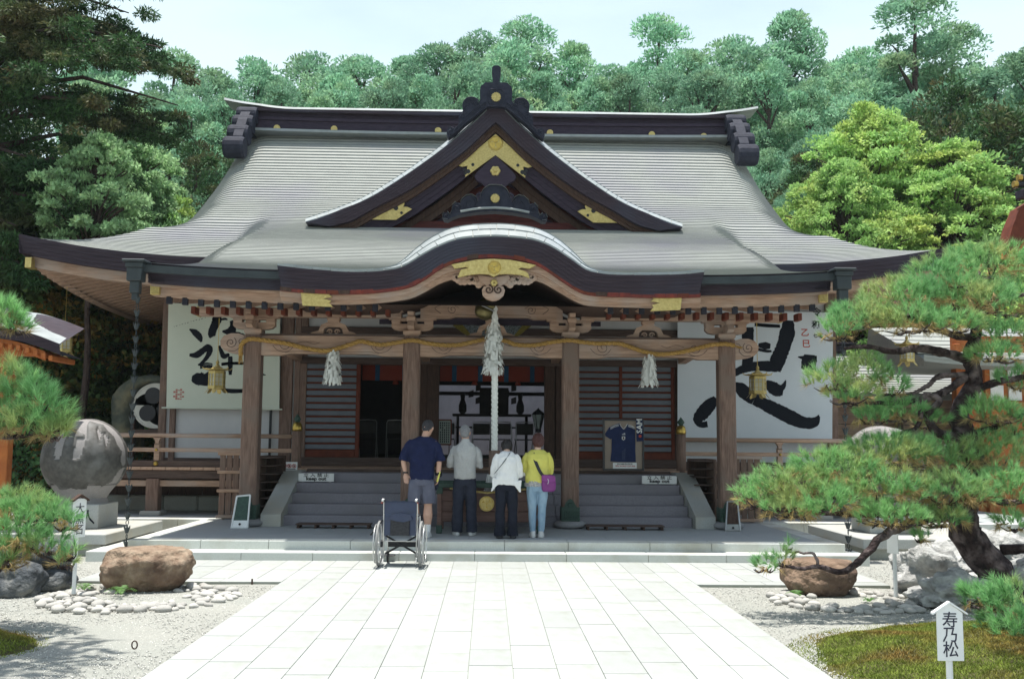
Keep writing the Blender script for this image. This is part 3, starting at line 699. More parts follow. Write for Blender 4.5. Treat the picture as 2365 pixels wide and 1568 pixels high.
# ---------------------------------------------------------------- porch eave timber
EX = 5.2
def bar(name, x0, x1, y0, y1, z0, z1, m='wood', parent=HALL, b=.012, **kw): return part(name, MB().bev(x0, x1, y0, y1, z0, z1, b), m, parent, **kw)
EV = thing('porch_eave', None, None, (XC, 15.3, 4)); EV.parent = HALL; EV.matrix_parent_inverse = base_mat(HALL).inverted()
for s in (-1, 1):
    xs = [XC+s*(2.9+2.35*k/16) for k in range(17)]
    up = lambda x: .10*(abs(x-XC)/5.2)**4
    mb = MB(); band(mb, [(x, 15.12, 4.26+up(x)) for x in xs], (0, -1, 0), .30, 5, .012); part('eave_edge', mb, 'edge', EV)
    mb = MB(); band(mb, [(XC+s*5.25, 15.12+k*.4, roof_z(XC+s*5.25, 15.12+k*.4)+.02) for k in range(11)], (s, 0, 0), .30, 5, .012); part('verge_edge', mb, 'edge', EV)
    # box gutter and hopper
    P = [(x, 14.98, 4.17+up(x)) for x in xs[1:]]
    mb = MB(); band(mb, [(p[0], 14.94, p[2]+.03) for p in P], (0, -1, 0), .11, 1, 0, back=.1); GT = part('gutter', mb, 'gutter', EV)
    hx = XC+s*5.36; hz = 4.34
    mb = MB(); 
    for (w, z0, z1) in ((.17, hz-.02, hz+.02), (.13, hz-.1, hz-.02), (.11, hz-.3, hz-.1), (.07, hz-.48, hz-.3), (.045, hz-.58, hz-.48)): mb.bev(hx-w, hx+w, 14.96-w, 14.96+w, z0, z1, .01)
    part('gutter_hopper', mb, 'gutter', EV)
    # timber boards
    z1 = lambda x: 3.995+up(x)
    mb = MB(); band(mb, [(x, 15.30, 4.0+up(x)) for x in xs], (0, -1, 0), .075, 1, 0); part('eave_board', mb, 'wood', EV)
    mb = MB(); band(mb, [(x, 15.40, 3.93+up(x)) for x in xs], (0, -1, 0), .145, 1, 0, back=.09); part('eave_board', mb, 'wood', EV)
    MB().bev(XC+s*5.2-.07, XC+s*5.2+.07, 15.33, 15.5, 3.86+.04, 4.04+.02).build('corner_cap', MATS['gold'], EV)
xs = [XC-5.2+10.4*k/30 for k in range(31)]
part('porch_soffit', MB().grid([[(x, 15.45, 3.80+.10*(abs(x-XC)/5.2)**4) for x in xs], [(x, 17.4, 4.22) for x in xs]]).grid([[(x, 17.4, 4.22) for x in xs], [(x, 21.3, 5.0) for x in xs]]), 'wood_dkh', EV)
k = 0; x = XC-5.0
while x < XC+5.05:
    a = Vector((x, 15.48, 3.76+.10*(abs(x-XC)/5.2)**4)); b = Vector((x, 17.3, 4.13)); d = b-a
    if abs(x-XC) > 1.75:
        r = inst('rafter', raf, EV, a, d.to_track_quat('X', 'Z').to_euler(), (d.length, .9, 1.0))
        MB().bev(x-.042, x+.042, 15.40, 15.475, a.z-.075, a.z+.045, .006).build('rafter_cap', MATS['endgrain'], r)
        MB().bev(x+.06, x+.13, 16.35, 16.6, 3.74, 3.86, .006).build('rafter_shade_block', MATS['wood_red'], r)  # red-brown block stands in for the shadow next to each rafter
    x += .245
CL = 17.2
PUR = bar('purlin', XC-5.05, XC-1.55, CL-.1, CL+.1, 3.80, 3.95, parent=EV); bar('purlin', XC+1.55, XC+5.05, CL-.1, CL+.1, 3.80, 3.95, parent=EV)
for s in (-1, 1):
    bar('purlin_cap', XC+s*5.05-.02, XC+s*5.05+.02, CL-.11, CL+.11, 3.79, 3.96, 'gold', EV)
    bar('purlin_end', XC+s*1.55-.05, XC+s*1.55+.05, CL-1.3, CL-.12, 3.88, 4.02, parent=EV)
    bar('purlin_cap', XC+s*1.62-.08, XC+s*1.62+.08, CL-1.34, CL-1.29, 3.87, 4.03, 'gold', EV)
# columns
COLX = (-4.045, -1.325, 1.415, 4.125)
for i, cx in enumerate(COLX):
    w = .145
    mb = MB()
    ch = .03
    out = [(cx-w+ch, CL-w), (cx+w-ch, CL-w), (cx+w, CL-w+ch), (cx+w, CL+w-ch), (cx+w-ch, CL+w), (cx-w+ch, CL+w), (cx-w, CL+w-ch), (cx-w, CL-w+ch)]
    mb.prism(out, PT+.12, 3.48, ax='z')
    CO = part('column', mb, 'wood_v')
    part('base_stone', MB().lathe([(.20, 0), (.27, .03), (.28, .08), (.22, .12)], (cx, CL, PT), 24), 'granite_dk', CO, True)
    mb = MB().bev(cx-w-.012, cx+w+.012, CL-w-.012, CL+w+.012, PT+.12, PT+.36, .008)
    for k in range(9): mb.bev(cx-w+.012+k*.032, cx-w+.030+k*.032, CL-w-.03, CL-w-.01, PT+.16, PT+.30, .004)
    mb.prism([(cx+a_*.0019, PT+.10+(1080-b_)*.0019) for a_, b_ in ((-78, 1010), (-78, 960), (-58, 942), (-44, 905), (-22, 880), (0, 868), (22, 884), (38, 912), (56, 946), (78, 962), (78, 1010))], CL-w-.020, CL-w-.002)
    mb.tube([(cx+.035*cos(a_), CL-w-.022, PT+.40+.035*sin(a_)) for a_ in [2*pi*k/12 for k in range(13)]], .012, 5)
    part('bronze_shoe', mb, 'patina', CO)
    # bracket complex
    BR = thing('bracket', None, None, (cx, CL, 3.48)); BR.parent = HALL; BR.matrix_parent_inverse = base_mat(HALL).inverted()
    def blk(x, y, z0, z1, w, d=None):
        d = d or w; m_ = (z0+z1)/2; mb = MB().bev(x-w/2, x+w/2, y-d/2, y+d/2, m_-.01, z1, .006)
        mb.add([(x-w*.36, y-d*.36, z0), (x+w*.36, y-d*.36, z0), (x+w*.36, y+d*.36, z0), (x-w*.36, y+d*.36, z0), (x-w/2, y-d/2, m_), (x+w/2, y-d/2, m_), (x+w/2, y+d/2, m_), (x-w/2, y+d/2, m_)], [(3, 2, 1, 0), (0, 1, 5, 4), (1, 2, 6, 5), (2, 3, 7, 6), (3, 0, 4, 7)])
        mb.build('bearing_block', MATS['wood'], BR)
    blk(cx, CL, 3.465, 3.58, .30)
    arm = [(-.36, 3.70), (-.36, 3.64), (-.31, 3.595), (-.22, 3.575), (.22, 3.575), (.31, 3.595), (.36, 3.64), (.36, 3.70)]
    part('bracket_arm', MB().prism([(cx+a, b) for a, b in arm], CL-.06, CL+.06), 'wood', BR)
    for dx in (-.28, 0, .28): blk(cx+dx, CL, 3.68, 3.775, .16)
    top = [(-.42, 3.80), (-.41, 3.775), (-.33, 3.765), (-.29, 3.745), (.29, 3.745), (.33, 3.765), (.41, 3.775), (.42, 3.80)]
    part('bracket_arm', MB().prism([(cx+a, b) for a, b in top], CL-.075, CL+.075), 'wood', BR)
    part('bracket_nose', MB().prism([(CL-.42, 3.70), (CL-.46, 3.62), (CL-.36, 3.58), (CL-.1, 3.58), (CL+.3, 3.58), (CL+.3, 3.72)], cx-.055, cx+.055, ax='x'), 'wood', BR)
    blk(cx, CL-.34, 3.70, 3.79, .15)
    part('bracket_nose', MB().prism([(CL-.52, 3.86), (CL-.5, 3.80), (CL-.1, 3.78), (CL-.1, 3.90)], cx-.05, cx+.05, ax='x'), 'wood', BR)
# rainbow beams between columns
for i in range(3):
    a, b = COLX[i]+.14, COLX[i+1]-.14
    out = [(a, 3.13), (a+.35, 3.13), (a+.5, 3.165), (b-.5, 3.165), (b-.35, 3.13), (b, 3.13), (b, 3.46), (b-.5, 3.49), (a+.5, 3.49), (a, 3.46)]
    BM = part('tie_beam', MB().prism(out, CL-.10, CL+.10), 'wood')
    mb = MB()
    for s, e in ((1, a), (-1, b)):
        mb.tube(spiral((e+s*.42, 3.32), .105, 1.35, 2.6, CL-.101, s, 28), .006, 4)
        mb.tube(spline([(e+s*.56, CL-.101, 3.30), (e+s*.5, CL-.101, 3.22), (e+s*.4, CL-.101, 3.185), (e+s*.28, CL-.101, 3.22), (e+s*.2, CL-.101, 3.30)], 4), .006, 4)
        mb.tube(spline([(e+s*.6, CL-.101, 3.34), (e+s*.75, CL-.101, 3.37), (e+s*.9, CL-.101, 3.33), (e+s*1.0, CL-.101, 3.36)], 4), .005, 4)
    mb.tube([(a+.42, CL-.101, 3.175), (a+.55, CL-.101, 3.20), (b-.55, CL-.101, 3.20), (b-.42, CL-.101, 3.175)], .005, 4)
    part('carved_line', mb, 'wood_dkh', BM)
    part('beam_cap', MB().bev(a-.02, b+.02, CL-.135, CL+.135, 3.47, 3.50, .006), 'wood_dkh', BM)
    cx = (a+b)/2
    fl = [(-250, 390), (-215, 368), (-155, 355), (-128, 290), (-62, 262), (-50, 225), (50, 225), (62, 262), (128, 290), (160, 355), (215, 368), (250, 390), (105, 393), (95, 335), (60, 312), (-60, 312), (-95, 335), (-105, 393)]
    sc_ = .2197*CL/2300
    FLG = part('frog_leg_strut', MB().prism([(cx+p*sc_, 3.50+(393-q)*sc_) for p, q in fl], CL-.06, CL+.05), 'wood')
    mb = MB()
    for s in (-1, 1): mb.tube(spiral((cx+s*.06, 3.55), .05, 1.2, 0, CL-.03, s, 16), .014, 5)
    part('carved_scroll', mb, 'wood', FLG)
    part('bearing_block', MB().bev(cx-.11, cx+.11, CL-.08, CL+.08, 3.74, 3.80), 'wood', FLG)
    if i == 1:
        out = [(a, 3.80), (a+.5, 3.80), (a+.6, 3.83), (b-.6, 3.83), (b-.5, 3.80), (b, 3.80), (b, 4.05), (b-.3, 4.08), (a+.3, 4.08), (a, 4.05)]
        B2 = part('tie_beam', MB().prism(out, CL-.12, CL+.08), 'wood'); mb = MB()
        for s, e in ((1, a), (-1, b)):
            mb.tube(spiral((e+s*.55, 3.95), .08, 1.35, 2.6, CL-.121, s, 26), .006, 4); mb.tube(spline([(e+s*.66, CL-.121, 3.98), (e+s*.5, CL-.121, 4.05), (e+s*.25, CL-.121, 3.98), (e+s*.35, CL-.121, 3.88)], 4), .006, 4)
        mb.tube([(a+.55, CL-.121, 3.835), (a+.65, CL-.121, 3.86), (b-.65, CL-.121, 3.86), (b-.55, CL-.121, 3.835)], .005, 4)
        part('carved_line', mb, 'wood_dkh', B2)
for s, cx in ((-1, COLX[0]), (1, COLX[3])):
    no = [(.13, 3.46), (.25, 3.50), (.38, 3.50), (.50, 3.46), (.56, 3.37), (.55, 3.28), (.49, 3.21), (.40, 3.17), (.28, 3.15), (.13, 3.13)]
    NO = part('carved_nosing', MB().prism([(cx+s*a, b) for a, b in no], CL-.09, CL+.09), 'wood')
    mb = MB().tube(spiral((cx+s*.38, 3.34), .10, 1.5, 2.2, CL-.091, s, 28), .007, 4)
    mb.tube(spline([(cx+s*.16, CL-.091, 3.42), (cx+s*.24, CL-.091, 3.38), (cx+s*.22, CL-.091, 3.28), (cx+s*.30, CL-.091, 3.20), (cx+s*.42, CL-.091, 3.20)], 4), .006, 4); part('carved_line', mb, 'wood_dkh', NO)
# connecting beams porch -> hall
for cx in COLX: part('cross_beam', MB().prism([(CL+.13, 3.2), (CL+.13, 3.42), (19, 3.66), (21.25, 3.6), (21.25, 3.36), (19, 3.44)], cx-.08, cx+.08, ax='x'), 'wood_y')
# ---------------------------------------------------------------- stairs, veranda, walls, interior
ST = thing('front_stair', None, None, (XC, 17.3, PT)); ST.parent = HALL; ST.matrix_parent_inverse = base_mat(HALL).inverted()
mat('stair_stone', (.27, .26, .29), (.19, .18, .21), 70, .85, .02, 90, c3=(.21, .20, .22), sc3=1.4)
for k in range(5):
    y0 = 17.36+.36*k; z1 = PT+.17*(k+1)
    for a, b in ((-3.50, -1.3), (-1.3, 1.2), (1.2, 3.55)):
        MB().bev(a+.003, b-.003, y0, y0+(.40 if k < 4 else .75), z1-.17-.02, z1, .012).build('stair_step', MATS['stair_stone'], ST)
for s in (-1, 1):
    x0 = XC+s*3.52; x1 = XC+s*3.86
    part('stair_cheek', MB().prism([(17.12, PT), (17.12, PT+.20), (18.95, 1.12), (19.38, 1.12), (19.38, PT)], min(x0, x1), max(x0, x1), ax='x'), 'granite', ST)
part('stair_core', MB().bx(XC-3.5, XC+3.5, 19.1, 19.4, PT, 1.06), 'granite_dk', ST)
for a, b in ((690, 862), (1345, 1518)):
    p, q = gz(a, 1216, PT), gz(b, 1216, PT)
    db = thing('duckboard', ('dark slatted shoe board at the foot of the stairs behind the wheelchair' if a < 1000 else 'dark slatted shoe board at the foot of the stairs below the framed jersey'), 'duckboard', ((p.x+q.x)/2, 16.95, PT), 0, 'slatted boards at the foot of the stairs')
    L_ = (q.x-p.x)/2
    for k in range(3): MB().bev(-L_, L_, -.16+k*.11, -.07+k*.11, .055, .075, .004).build('slat', MATS['wood_dkh'], db, world=False)
    for k in range(5): MB().bev(-L_+.02+k*(2*L_-.08)/4, -L_+.06+k*(2*L_-.08)/4, -.15, .15, 0, .055, .004).build('bearer', MATS['wood_dk'], db, world=False)
VZ = 1.155
V = thing('veranda', None, None, (XC, 19.5, PT)); V.parent = HALL; V.matrix_parent_inverse = base_mat(HALL).inverted()
# floor boards run front to back
def floor_boards(x0, x1, w=.24):
    x = x0
    while x < x1-.01:
        b = min(x+w, x1); MB().bev(x+.003, b-.003, 19.42, 21.25, VZ-.06, VZ-random.uniform(0, .003), .005).build('floor_board', MATS['wood_y'], V); x = b
floor_boards(-8.1, 8.2)
bar('edge_beam', -8.1, 8.2, 19.46, 19.62, .93, VZ-.065, 'wood_dkh', V)
bar('edge_beam', XC-3.5, XC+3.5, 19.33, 19.45, 1.03, VZ-.01, 'wood_dkh', V)
for s in (-1, 1):
    for px in ((-6.42, -4.72, -8.0) if s < 0 else (4.9, 6.5, 8.1)):
        bar('veranda_post', px-.12, px+.12, 19.42, 19.66, PT+.08, .93, 'wood_v', V); part('base_stone', MB().bev(px-.2, px+.2, 19.35, 19.75, PT-.01, PT+.085, .02), 'granite', V)
    bar('tie_rail', (XC-8.0 if s < 0 else XC+3.9), (XC-3.9 if s < 0 else XC+8.1), 19.5, 19.6, .78, .90, 'wood', V)
# what lies under the veranda: boarding and stone base
for k in range(46):
    x = -8+k*.35
    if abs(x) > 3.4: MB().bev(x+.004, x+.346, 21.0, 21.03, PT+.3, VZ-.08, .004).build('underfloor_board', MATS['wood_dk'], V)
    if k % 2 == 0 and abs(x) > 3.4: MB().bev(x, x+.69, 20.7, 21.0, PT-.01, PT+.30, .03).build('base_stone', MATS['granite_stain'], V)
# railing
RX = ((-7.6, -3.72), (3.80, 8.1))
for a, b in RX:
    R_ = thing('railing', None, None, ((a+b)/2, 19.52, VZ)); R_.parent = HALL; R_.matrix_parent_inverse = base_mat(HALL).inverted()
    part('handrail', MB().tube([(a, 19.52, 1.755), (b, 19.52, 1.755)], .042, 10), 'wood', R_, True)
    bar('rail', a, b, 19.48, 19.56, 1.44, 1.52, 'wood', R_); bar('rail', a, b, 19.46, 19.58, VZ+.0, VZ+.12, 'wood_dkh', R_)
    ps = (-6.38, -4.68) if a < 0 else (5.72, 7.3)
    for px in ps:
        mb = MB().bev(px-.05, px+.05, 19.47, 19.57, VZ+.12, 1.60, .006); mb.prism([(px-.05, 1.58), (px-.03, 1.62), (px-.04, 1.66), (px-.08, 1.715), (px+.08, 1.715), (px+.04, 1.66), (px+.03, 1.62), (px+.05, 1.58)], 19.47, 19.57); part('baluster', mb, 'wood', R_)
        for z, r in ((1.48, .03), (VZ+.06, .05)): part('brass_stud', MB().lathe([(r, 0), (r*.9, r*.4), (r*.5, r*.75), (0, r*.85)], (px, 19.458, z), 12, Matrix.Rotation(pi/2, 4, 'X')), 'brass', R_, True)
    px = -3.70 if a < 0 else 3.78
    mb = MB().lathe([(.095, VZ-.2), (.095, 1.86)], (px, 19.5, 0), 18); NP = part('newel_post', mb, 'wood_v', R_, True)
    part('brass_cap', MB().lathe([(.098, 1.86), (.102, 1.90), (.098, 1.94), (.085, 2.0), (.055, 2.03)], (px, 19.5, 0), 18), 'brass', NP, True)
    part('finial', MB().lathe([(.04, 2.03), (.045, 2.05), (.075, 2.09), (.05, 2.13), (.02, 2.17), (0, 2.2)], (px, 19.5, 0), 14), 'patina', NP, True)
# hall wall
WY = 21.3
for x0, x1 in ((-6.85, -4.05), (4.1, 7.35)): part('wall', MB().bx(x0, x1, WY, WY+.1, VZ, 5.3), 'plaster')
mb = MB().bx(-4.05, 4.1, WY, WY+.1, 3.42, 5.1); part('wall', mb, 'plaster')
def post(x0, x1, z0=VZ-.05, z1=5.0, m='wood_v', y=WY-.07): return bar('wall_post', x0, x1, y, y+.16, z0, z1, m)
for a, b in ((-6.95, -6.80), (-6.72, -6.60), (-4.42, -4.16), (-4.12, -4.0), (-4.0, -3.86), (4.08, 4.2), (7.28, 7.5)): post(a, b)
bar('wall_pipe', -4.62, -4.57, WY-.09, WY-.04, VZ, 2.6, 'black')
for a, b in ((-1.52, -1.30), (-1.30, -1.05), (1.20, 1.42), (1.44, 1.62), (3.98, 4.1)): post(a, b, z1=3.42, m='wood_dk')
bar('lintel', -4.0, 4.1, WY-.10, WY+.12, 3.30, 3.44, 'wood_dkh'); bar('lintel', -4.0, 4.1, WY-.08, WY+.12, 3.95, 4.1, 'wood_dkh')
bar('sill', -4.0, 4.1, WY-.12, WY+.15, VZ, 1.33, 'wood_dkh'); bar('sill', -4.0, 4.1, WY-.22, WY-.12, VZ, 1.24, 'wood_dkh')
bar('wall_rail', -6.9, -4.4, WY-.05, WY+.05, VZ, VZ+.14, 'wood_dkh'); bar('wall_rail', 4.2, 7.4, WY-.05, WY+.05, VZ, VZ+.14, 'wood_dkh')
# louvred doors
def louvre(x0, x1, name='louvre_door', mull=None):
    D = thing(name, None, None, ((x0+x1)/2, WY, 1.33)); D.parent = HALL; D.matrix_parent_inverse = base_mat(HALL).inverted()
    bar('stile', x0, x0+.06, WY-.06, WY, 1.33, 3.3, 'wood_dk', D); bar('stile', x1-.09, x1, WY-.06, WY, 1.33, 3.3, 'wood_red', D)
    bar('bottom_rail', x0+.06, x1-.09, WY-.06, WY, 1.33, 1.47, 'wood_red', D)
    part('backing', MB().bx(x0+.05, x1-.05, WY-.012, WY-.004, 1.4, 3.3), 'wood_red', D)
    k = 0
    while 1.50+k*.142 < 3.28:
        z = 1.50+k*.142
        sl = MB().bev(x0+.06, x1-.09, WY-.052, WY-.016, z, z+.098, .006); part('slat', sl, 'slat', D); k += 1
    if mull: bar('mullion', mull-.035, mull+.035, WY-.07, WY-.05, 1.47, 3.3, 'wood_red', D)
louvre(-3.92, -2.72); louvre(1.62, 4.0, mull=2.83)
# interior
INT = thing('interior', None, None, (XC, 24, 1.3)); INT.parent = HALL; INT.matrix_parent_inverse = base_mat(HALL).inverted()
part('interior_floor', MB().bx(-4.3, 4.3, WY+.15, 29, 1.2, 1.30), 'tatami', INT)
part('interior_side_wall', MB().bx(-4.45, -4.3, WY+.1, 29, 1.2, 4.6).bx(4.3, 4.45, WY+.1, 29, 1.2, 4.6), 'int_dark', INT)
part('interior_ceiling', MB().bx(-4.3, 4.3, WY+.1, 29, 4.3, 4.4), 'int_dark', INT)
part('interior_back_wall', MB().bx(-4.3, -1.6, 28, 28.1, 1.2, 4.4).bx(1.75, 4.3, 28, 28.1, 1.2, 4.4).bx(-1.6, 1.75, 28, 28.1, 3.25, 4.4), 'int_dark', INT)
mat('yard_wall', (.33, .31, .35), (.25, .24, .27), 2, .9)
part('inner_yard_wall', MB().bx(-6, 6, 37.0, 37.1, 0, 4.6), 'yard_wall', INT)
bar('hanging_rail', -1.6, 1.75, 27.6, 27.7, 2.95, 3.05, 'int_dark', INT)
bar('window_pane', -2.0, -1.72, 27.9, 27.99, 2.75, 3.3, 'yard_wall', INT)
# bamboo blind curtains with blue bands
for a, b in ((-2.72, -1.55), (-1.05, 1.2)):
    CU = part('hanging_blind', MB().bx(a, b, WY+.25, WY+.27, 2.98, 3.32), 'curtain', INT)
    n_ = 2 if b < 0 else 4
    for k in range(n_):
        x = a+(b-a)*(k+.5)/n_+.03; bar('blue_band', x-.05, x+.05, WY+.235, WY+.248, 2.97, 3.32, 'curt_blue', CU)
    for k in range(1 if b < 0 else 2):
        x = a+(b-a)*(k+.8)/(1.3 if b < 0 else 2.4); part('tassel', MB().lathe([(.02, .0), (.05, -.03), (.07, -.09), (.03, -.1)], (x, WY+.22, 2.99), 8), 'curtain', CU)
# altar furniture
AL = thing('offering_table', 'dark wooden altar stand with tall vases inside the hall', 'table', (.1, 25.5, 1.3))
def lb(n, *a, m='int_dark', p=AL): return MB().bev(*a, .01).build(n, MATS[m], p, world=False)
lb('table_top', -1.0, 1.0, -.25, .25, 1.02, 1.08)
for x in (-.9, .85): lb('leg', x, x+.06, -.2, -.14, 0, 1.02); lb('leg', x, x+.06, .14, .2, 0, 1.02)
lb('shelf', -1.0, 1.0, -.2, .2, .72, .76)
for x in (-.75, .72): MB().lathe([(.05, 1.08), (.1, 1.15), (.1, 1.3), (.05, 1.45), (.07, 1.6), (.0, 1.62)], (x, 0, 0), 10).build('vase', MATS['int_dark'], AL, world=False)
lb('cabinet', -.32, .42, -.1, .3, 1.08, 1.75)
for s in (-1, 1):
    mb = MB()
    z = 1.95; x = s*.45
    for k in range(4): mb.prism([(x+.09*((k % 2)*2-1)-.06, z-k*.16), (x+.09*((k % 2)*2-1)+.07, z-k*.16+.05), (x+.09*((k % 2)*2-1)+.07, z-k*.16-.12), (x+.09*((k % 2)*2-1)-.06, z-k*.16-.15)], -.3, -.295)
    mb.build('paper_streamer', MATS['int_dark'], AL, world=False)
mat('chair_pad', (.07, .065, .06), (.05, .045, .04), 8); mat('chrome', (.42, .43, .42), (.3, .3, .3), 6, .35, metal=.7)
CHL = ['folding chair with dark pad just inside the left doorway beside the louvred door', 'folding chair inside the left doorway, half hidden by the second porch column', 'folding chair inside the hall between the notice board and the grey haired man', 'folding chair inside the hall just left of the white bell rope', 'folding chair inside the hall directly behind the white bell rope', 'folding chair inside the hall standing above the woman in yellow']
proto = None
for i, (px, Y) in enumerate(((848, 23.0), (915, 23.0), (1030, 24.2), (1112, 24.3), (1160, 24.0), (1212, 24.0))):
    X_ = at(px, 1000, Y).x
    if proto is None:
        proto = thing('folding_chair', CHL[0], 'chair', (X_, Y, 1.3), 0, 'folding chairs inside the hall')
        MB().bev(-.2, .2, -.02, .0, .55, .82, .02).build('backrest', MATS['chair_pad'], proto, world=False); MB().bev(-.2, .2, 0, .38, .42, .45, .02).build('seat', MATS['chair_pad'], proto, world=False)
        for s in (-1, 1):
            MB().tube([(s*.22, -.16, 0), (s*.22, -.06, .42), (s*.215, -.01, .8), (s*.19, -.01, .85), (0, -.01, .86)], .012, 6).build('frame', MATS['chrome'], proto, world=False)
            MB().tube([(s*.21, .38, 0), (s*.21, .05, .44)], .012, 6).build('leg', MATS['chrome'], proto, world=False)
        bpy.context.view_layer.update()
    else:
        c = copy_tree(proto); c.location = (X_, Y, 1.3); c['label'] = CHL[i]; c.rotation_euler = (0, 0, random.uniform(-.15, .15))
# lantern on a post inside right, notice board
IL = thing('interior_lamp', 'glass sided hexagonal lamp on a slim pole inside the right doorway', 'lamp', (at(1243, 1000, 22.6).x, 22.6, 1.3))
mat('lampglass', (.45, .52, .50), (.40, .47, .45), 4, .3)
MB().lathe([(.012, 0), (.012, .62)], n=8).build('pole', MATS['black'], IL, world=False)
for k in range(6):
    a = k*pi/3; b = a+pi/3; r0, r1 = .06, .13
    MB().add([(r0*cos(a), r0*sin(a), .68), (r0*cos(b), r0*sin(b), .68), (r1*cos(b), r1*sin(b), 1.0), (r1*cos(a), r1*sin(a), 1.0)], [(0, 1, 2, 3)]).build('glass_pane', MATS['lampglass'], IL, world=False)
    MB().tube([(r0*cos(a), r0*sin(a), .67), (r1*1.02*cos(a), r1*1.02*sin(a), 1.0)], .008, 5).build('frame_bar', MATS['black'], IL, world=False)
MB().lathe([(.07, .60), (.065, .68), (.0, .69)], n=6).build('base_cup', MATS['black'], IL, world=False); MB().lathe([(.15, 1.0), (.12, 1.05), (.03, 1.12), (0, 1.16)], n=6).build('cap', MATS['black'], IL, world=False)
NB = thing('notice_board', 'pale notice board with columns of small writing just inside the hall', 'sign', (at(1027, 1000, 21.7).x, 21.7, 1.3))
MB().bev(-.15, .15, -.02, .0, .3, .86, .01).build('frame', MATS['wood_red'], NB, world=False); mat('notice', (.34, .38, .35), (.3, .34, .31), 4)
MB().bx(-.125, .125, -.026, -.021, .33, .83).build('sheet', MATS['notice'], NB, world=False)
for s in (-.1, .1): MB().bx(s-.01, s+.01, -.02, 0, 0, .3).build('leg', MATS['wood_dk'], NB, world=False)
mb = MB()
for c in range(5):
    for r in range(9):
        if random.random() < .85: mb.bx(-.1+c*.045, -.1+c*.045+.02, -.0285, -.0265, .36+r*.05, .36+r*.05+.035)
mb.build('writing', MATS['ink'], NB, world=False, kind='stuff')
# plaque with patterned centre under the beam
PL = thing('name_plaque', 'hexagonal plaque with gold frame and dark mother of pearl pattern behind the beam', 'plaque', (at(1137, 760, 20.9).x, 20.9, 4.0))
px_ = PL.location.x
def PP(P): return [(p[0]-px_, p[1]-4.0) for p in XZ(P, 20.9)]
mat('plaque_gold', (.30, .25, .04), (.16, .13, .02), 20, .5, .03, 40, metal=.3)
mat('pearl', (.30, .36, .38), (.01, .012, .014), 42, .4, detail=2)
MB().prism(PP([(1045, 735), (1228, 735), (1228, 752), (1192, 780), (1084, 780), (1046, 752)]), 0, .04).build('frame', MATS['plaque_gold'], PL, world=False)
for s in (0, 1):
    Q = [(1064, 745), (1110, 745), (1125, 775), (1090, 775)] if s == 0 else [(1164, 745), (1212, 745), (1188, 774), (1150, 775)]
    MB().prism(PP(Q), -.008, 0).build('panel', MATS['pearl'], PL, world=False)
# wooden enclosures left and right of the stairs
for s in (-1, 1):
    E_ = thing('wooden_stair_enclosure', None, None, (s*4.6, 18.3, PT)); E_.parent = HALL; E_.matrix_parent_inverse = base_mat(HALL).inverted()
    if s < 0:
        x0, x1, yy = -4.92, -4.2, 18.55
    else: x0, x1, yy = 4.30, 5.05, 18.45
    n_ = 6; w = (x1-x0)/n_
    for k in range(n_): MB().bev(x0+k*w+.008, x0+(k+1)*w-.008, yy, yy+.025, PT+.06, 1.42, .004).build('plank', MATS['wood_v'], E_)
    for z in (PT+.05, PT+.52, PT+.86, 1.43): bar('rail', x0-.03, x1+.03, yy-.035, yy-.002, z-.03, z+.03, 'wood', E_)
    for k in range(8): bar('shelf', s*3.98-.18, s*3.98+.18, 18.3, 18.9, PT+.10+k*.145, PT+.12+k*.145, 'wood_dkh', E_)
    bar('side_board', s*4.16-.02, s*4.16+.02, 18.2, 18.95, PT, 1.40, 'wood_v', E_); bar('back_board', s*3.98-.2, s*3.98+.2, 18.9, 18.93, PT, 1.4, 'wood_dk', E_)
bar('front_board', 4.02+.20, 4.02+.48, 18.05, 18.08, PT, 1.40, 'wood_v')
# ================================================================ small fixtures on the front
def hang_tassel(loc, L_, w, label, top=None, tiers=5, seed=1):
    T = thing('paper_tassel', label, 'paper tassel', loc, 0, 'white paper tassels on the straw rope')
    r_ = random.Random(seed); mb = MB()
    mb.tube([(0, 0, 0), (0, 0, -L_*.9)], [.02, w*.22], 6)
    n = int(230*L_/.5)
    for k in range(n):
        t = r_.random()**.8; a = r_.uniform(0, 2*pi); rr = (w*.28+(w*.5-w*.28)*t)*r_.uniform(.7, 1.05); z = -t*L_*.92
        p = Vector((rr*cos(a), rr*sin(a), z)); tg = Vector((-sin(a), cos(a), 0)); l = r_.uniform(.05, .09); ww = r_.uniform(.012, .022)
        d = Vector((cos(a)*r_.uniform(.1, .6), sin(a)*r_.uniform(.1, .6), -1)).normalized()*l
        mb.add([p-tg*ww, p+tg*ww, p+tg*ww+d, p-tg*ww+d*r_.uniform(.7, 1)], [(0, 1, 2, 3)])
    mb.build('paper_strips', MATS['paper'], T, world=False, kind='stuff')
    MB().tube([(0, 0, .04), (0, 0, -.03)], .018, 6).build('cord', MATS['straw'], T, world=False)
    return T
p = at(770, 808, 16.98); hang_tassel(p, .58, .31, 'white paper tassel hanging from the rope before the left louvred door', seed=1)
p = at(1499, 818, 16.98); hang_tassel(p, .56, .30, 'white paper tassel hanging from the rope before the right louvred door', seed=2)
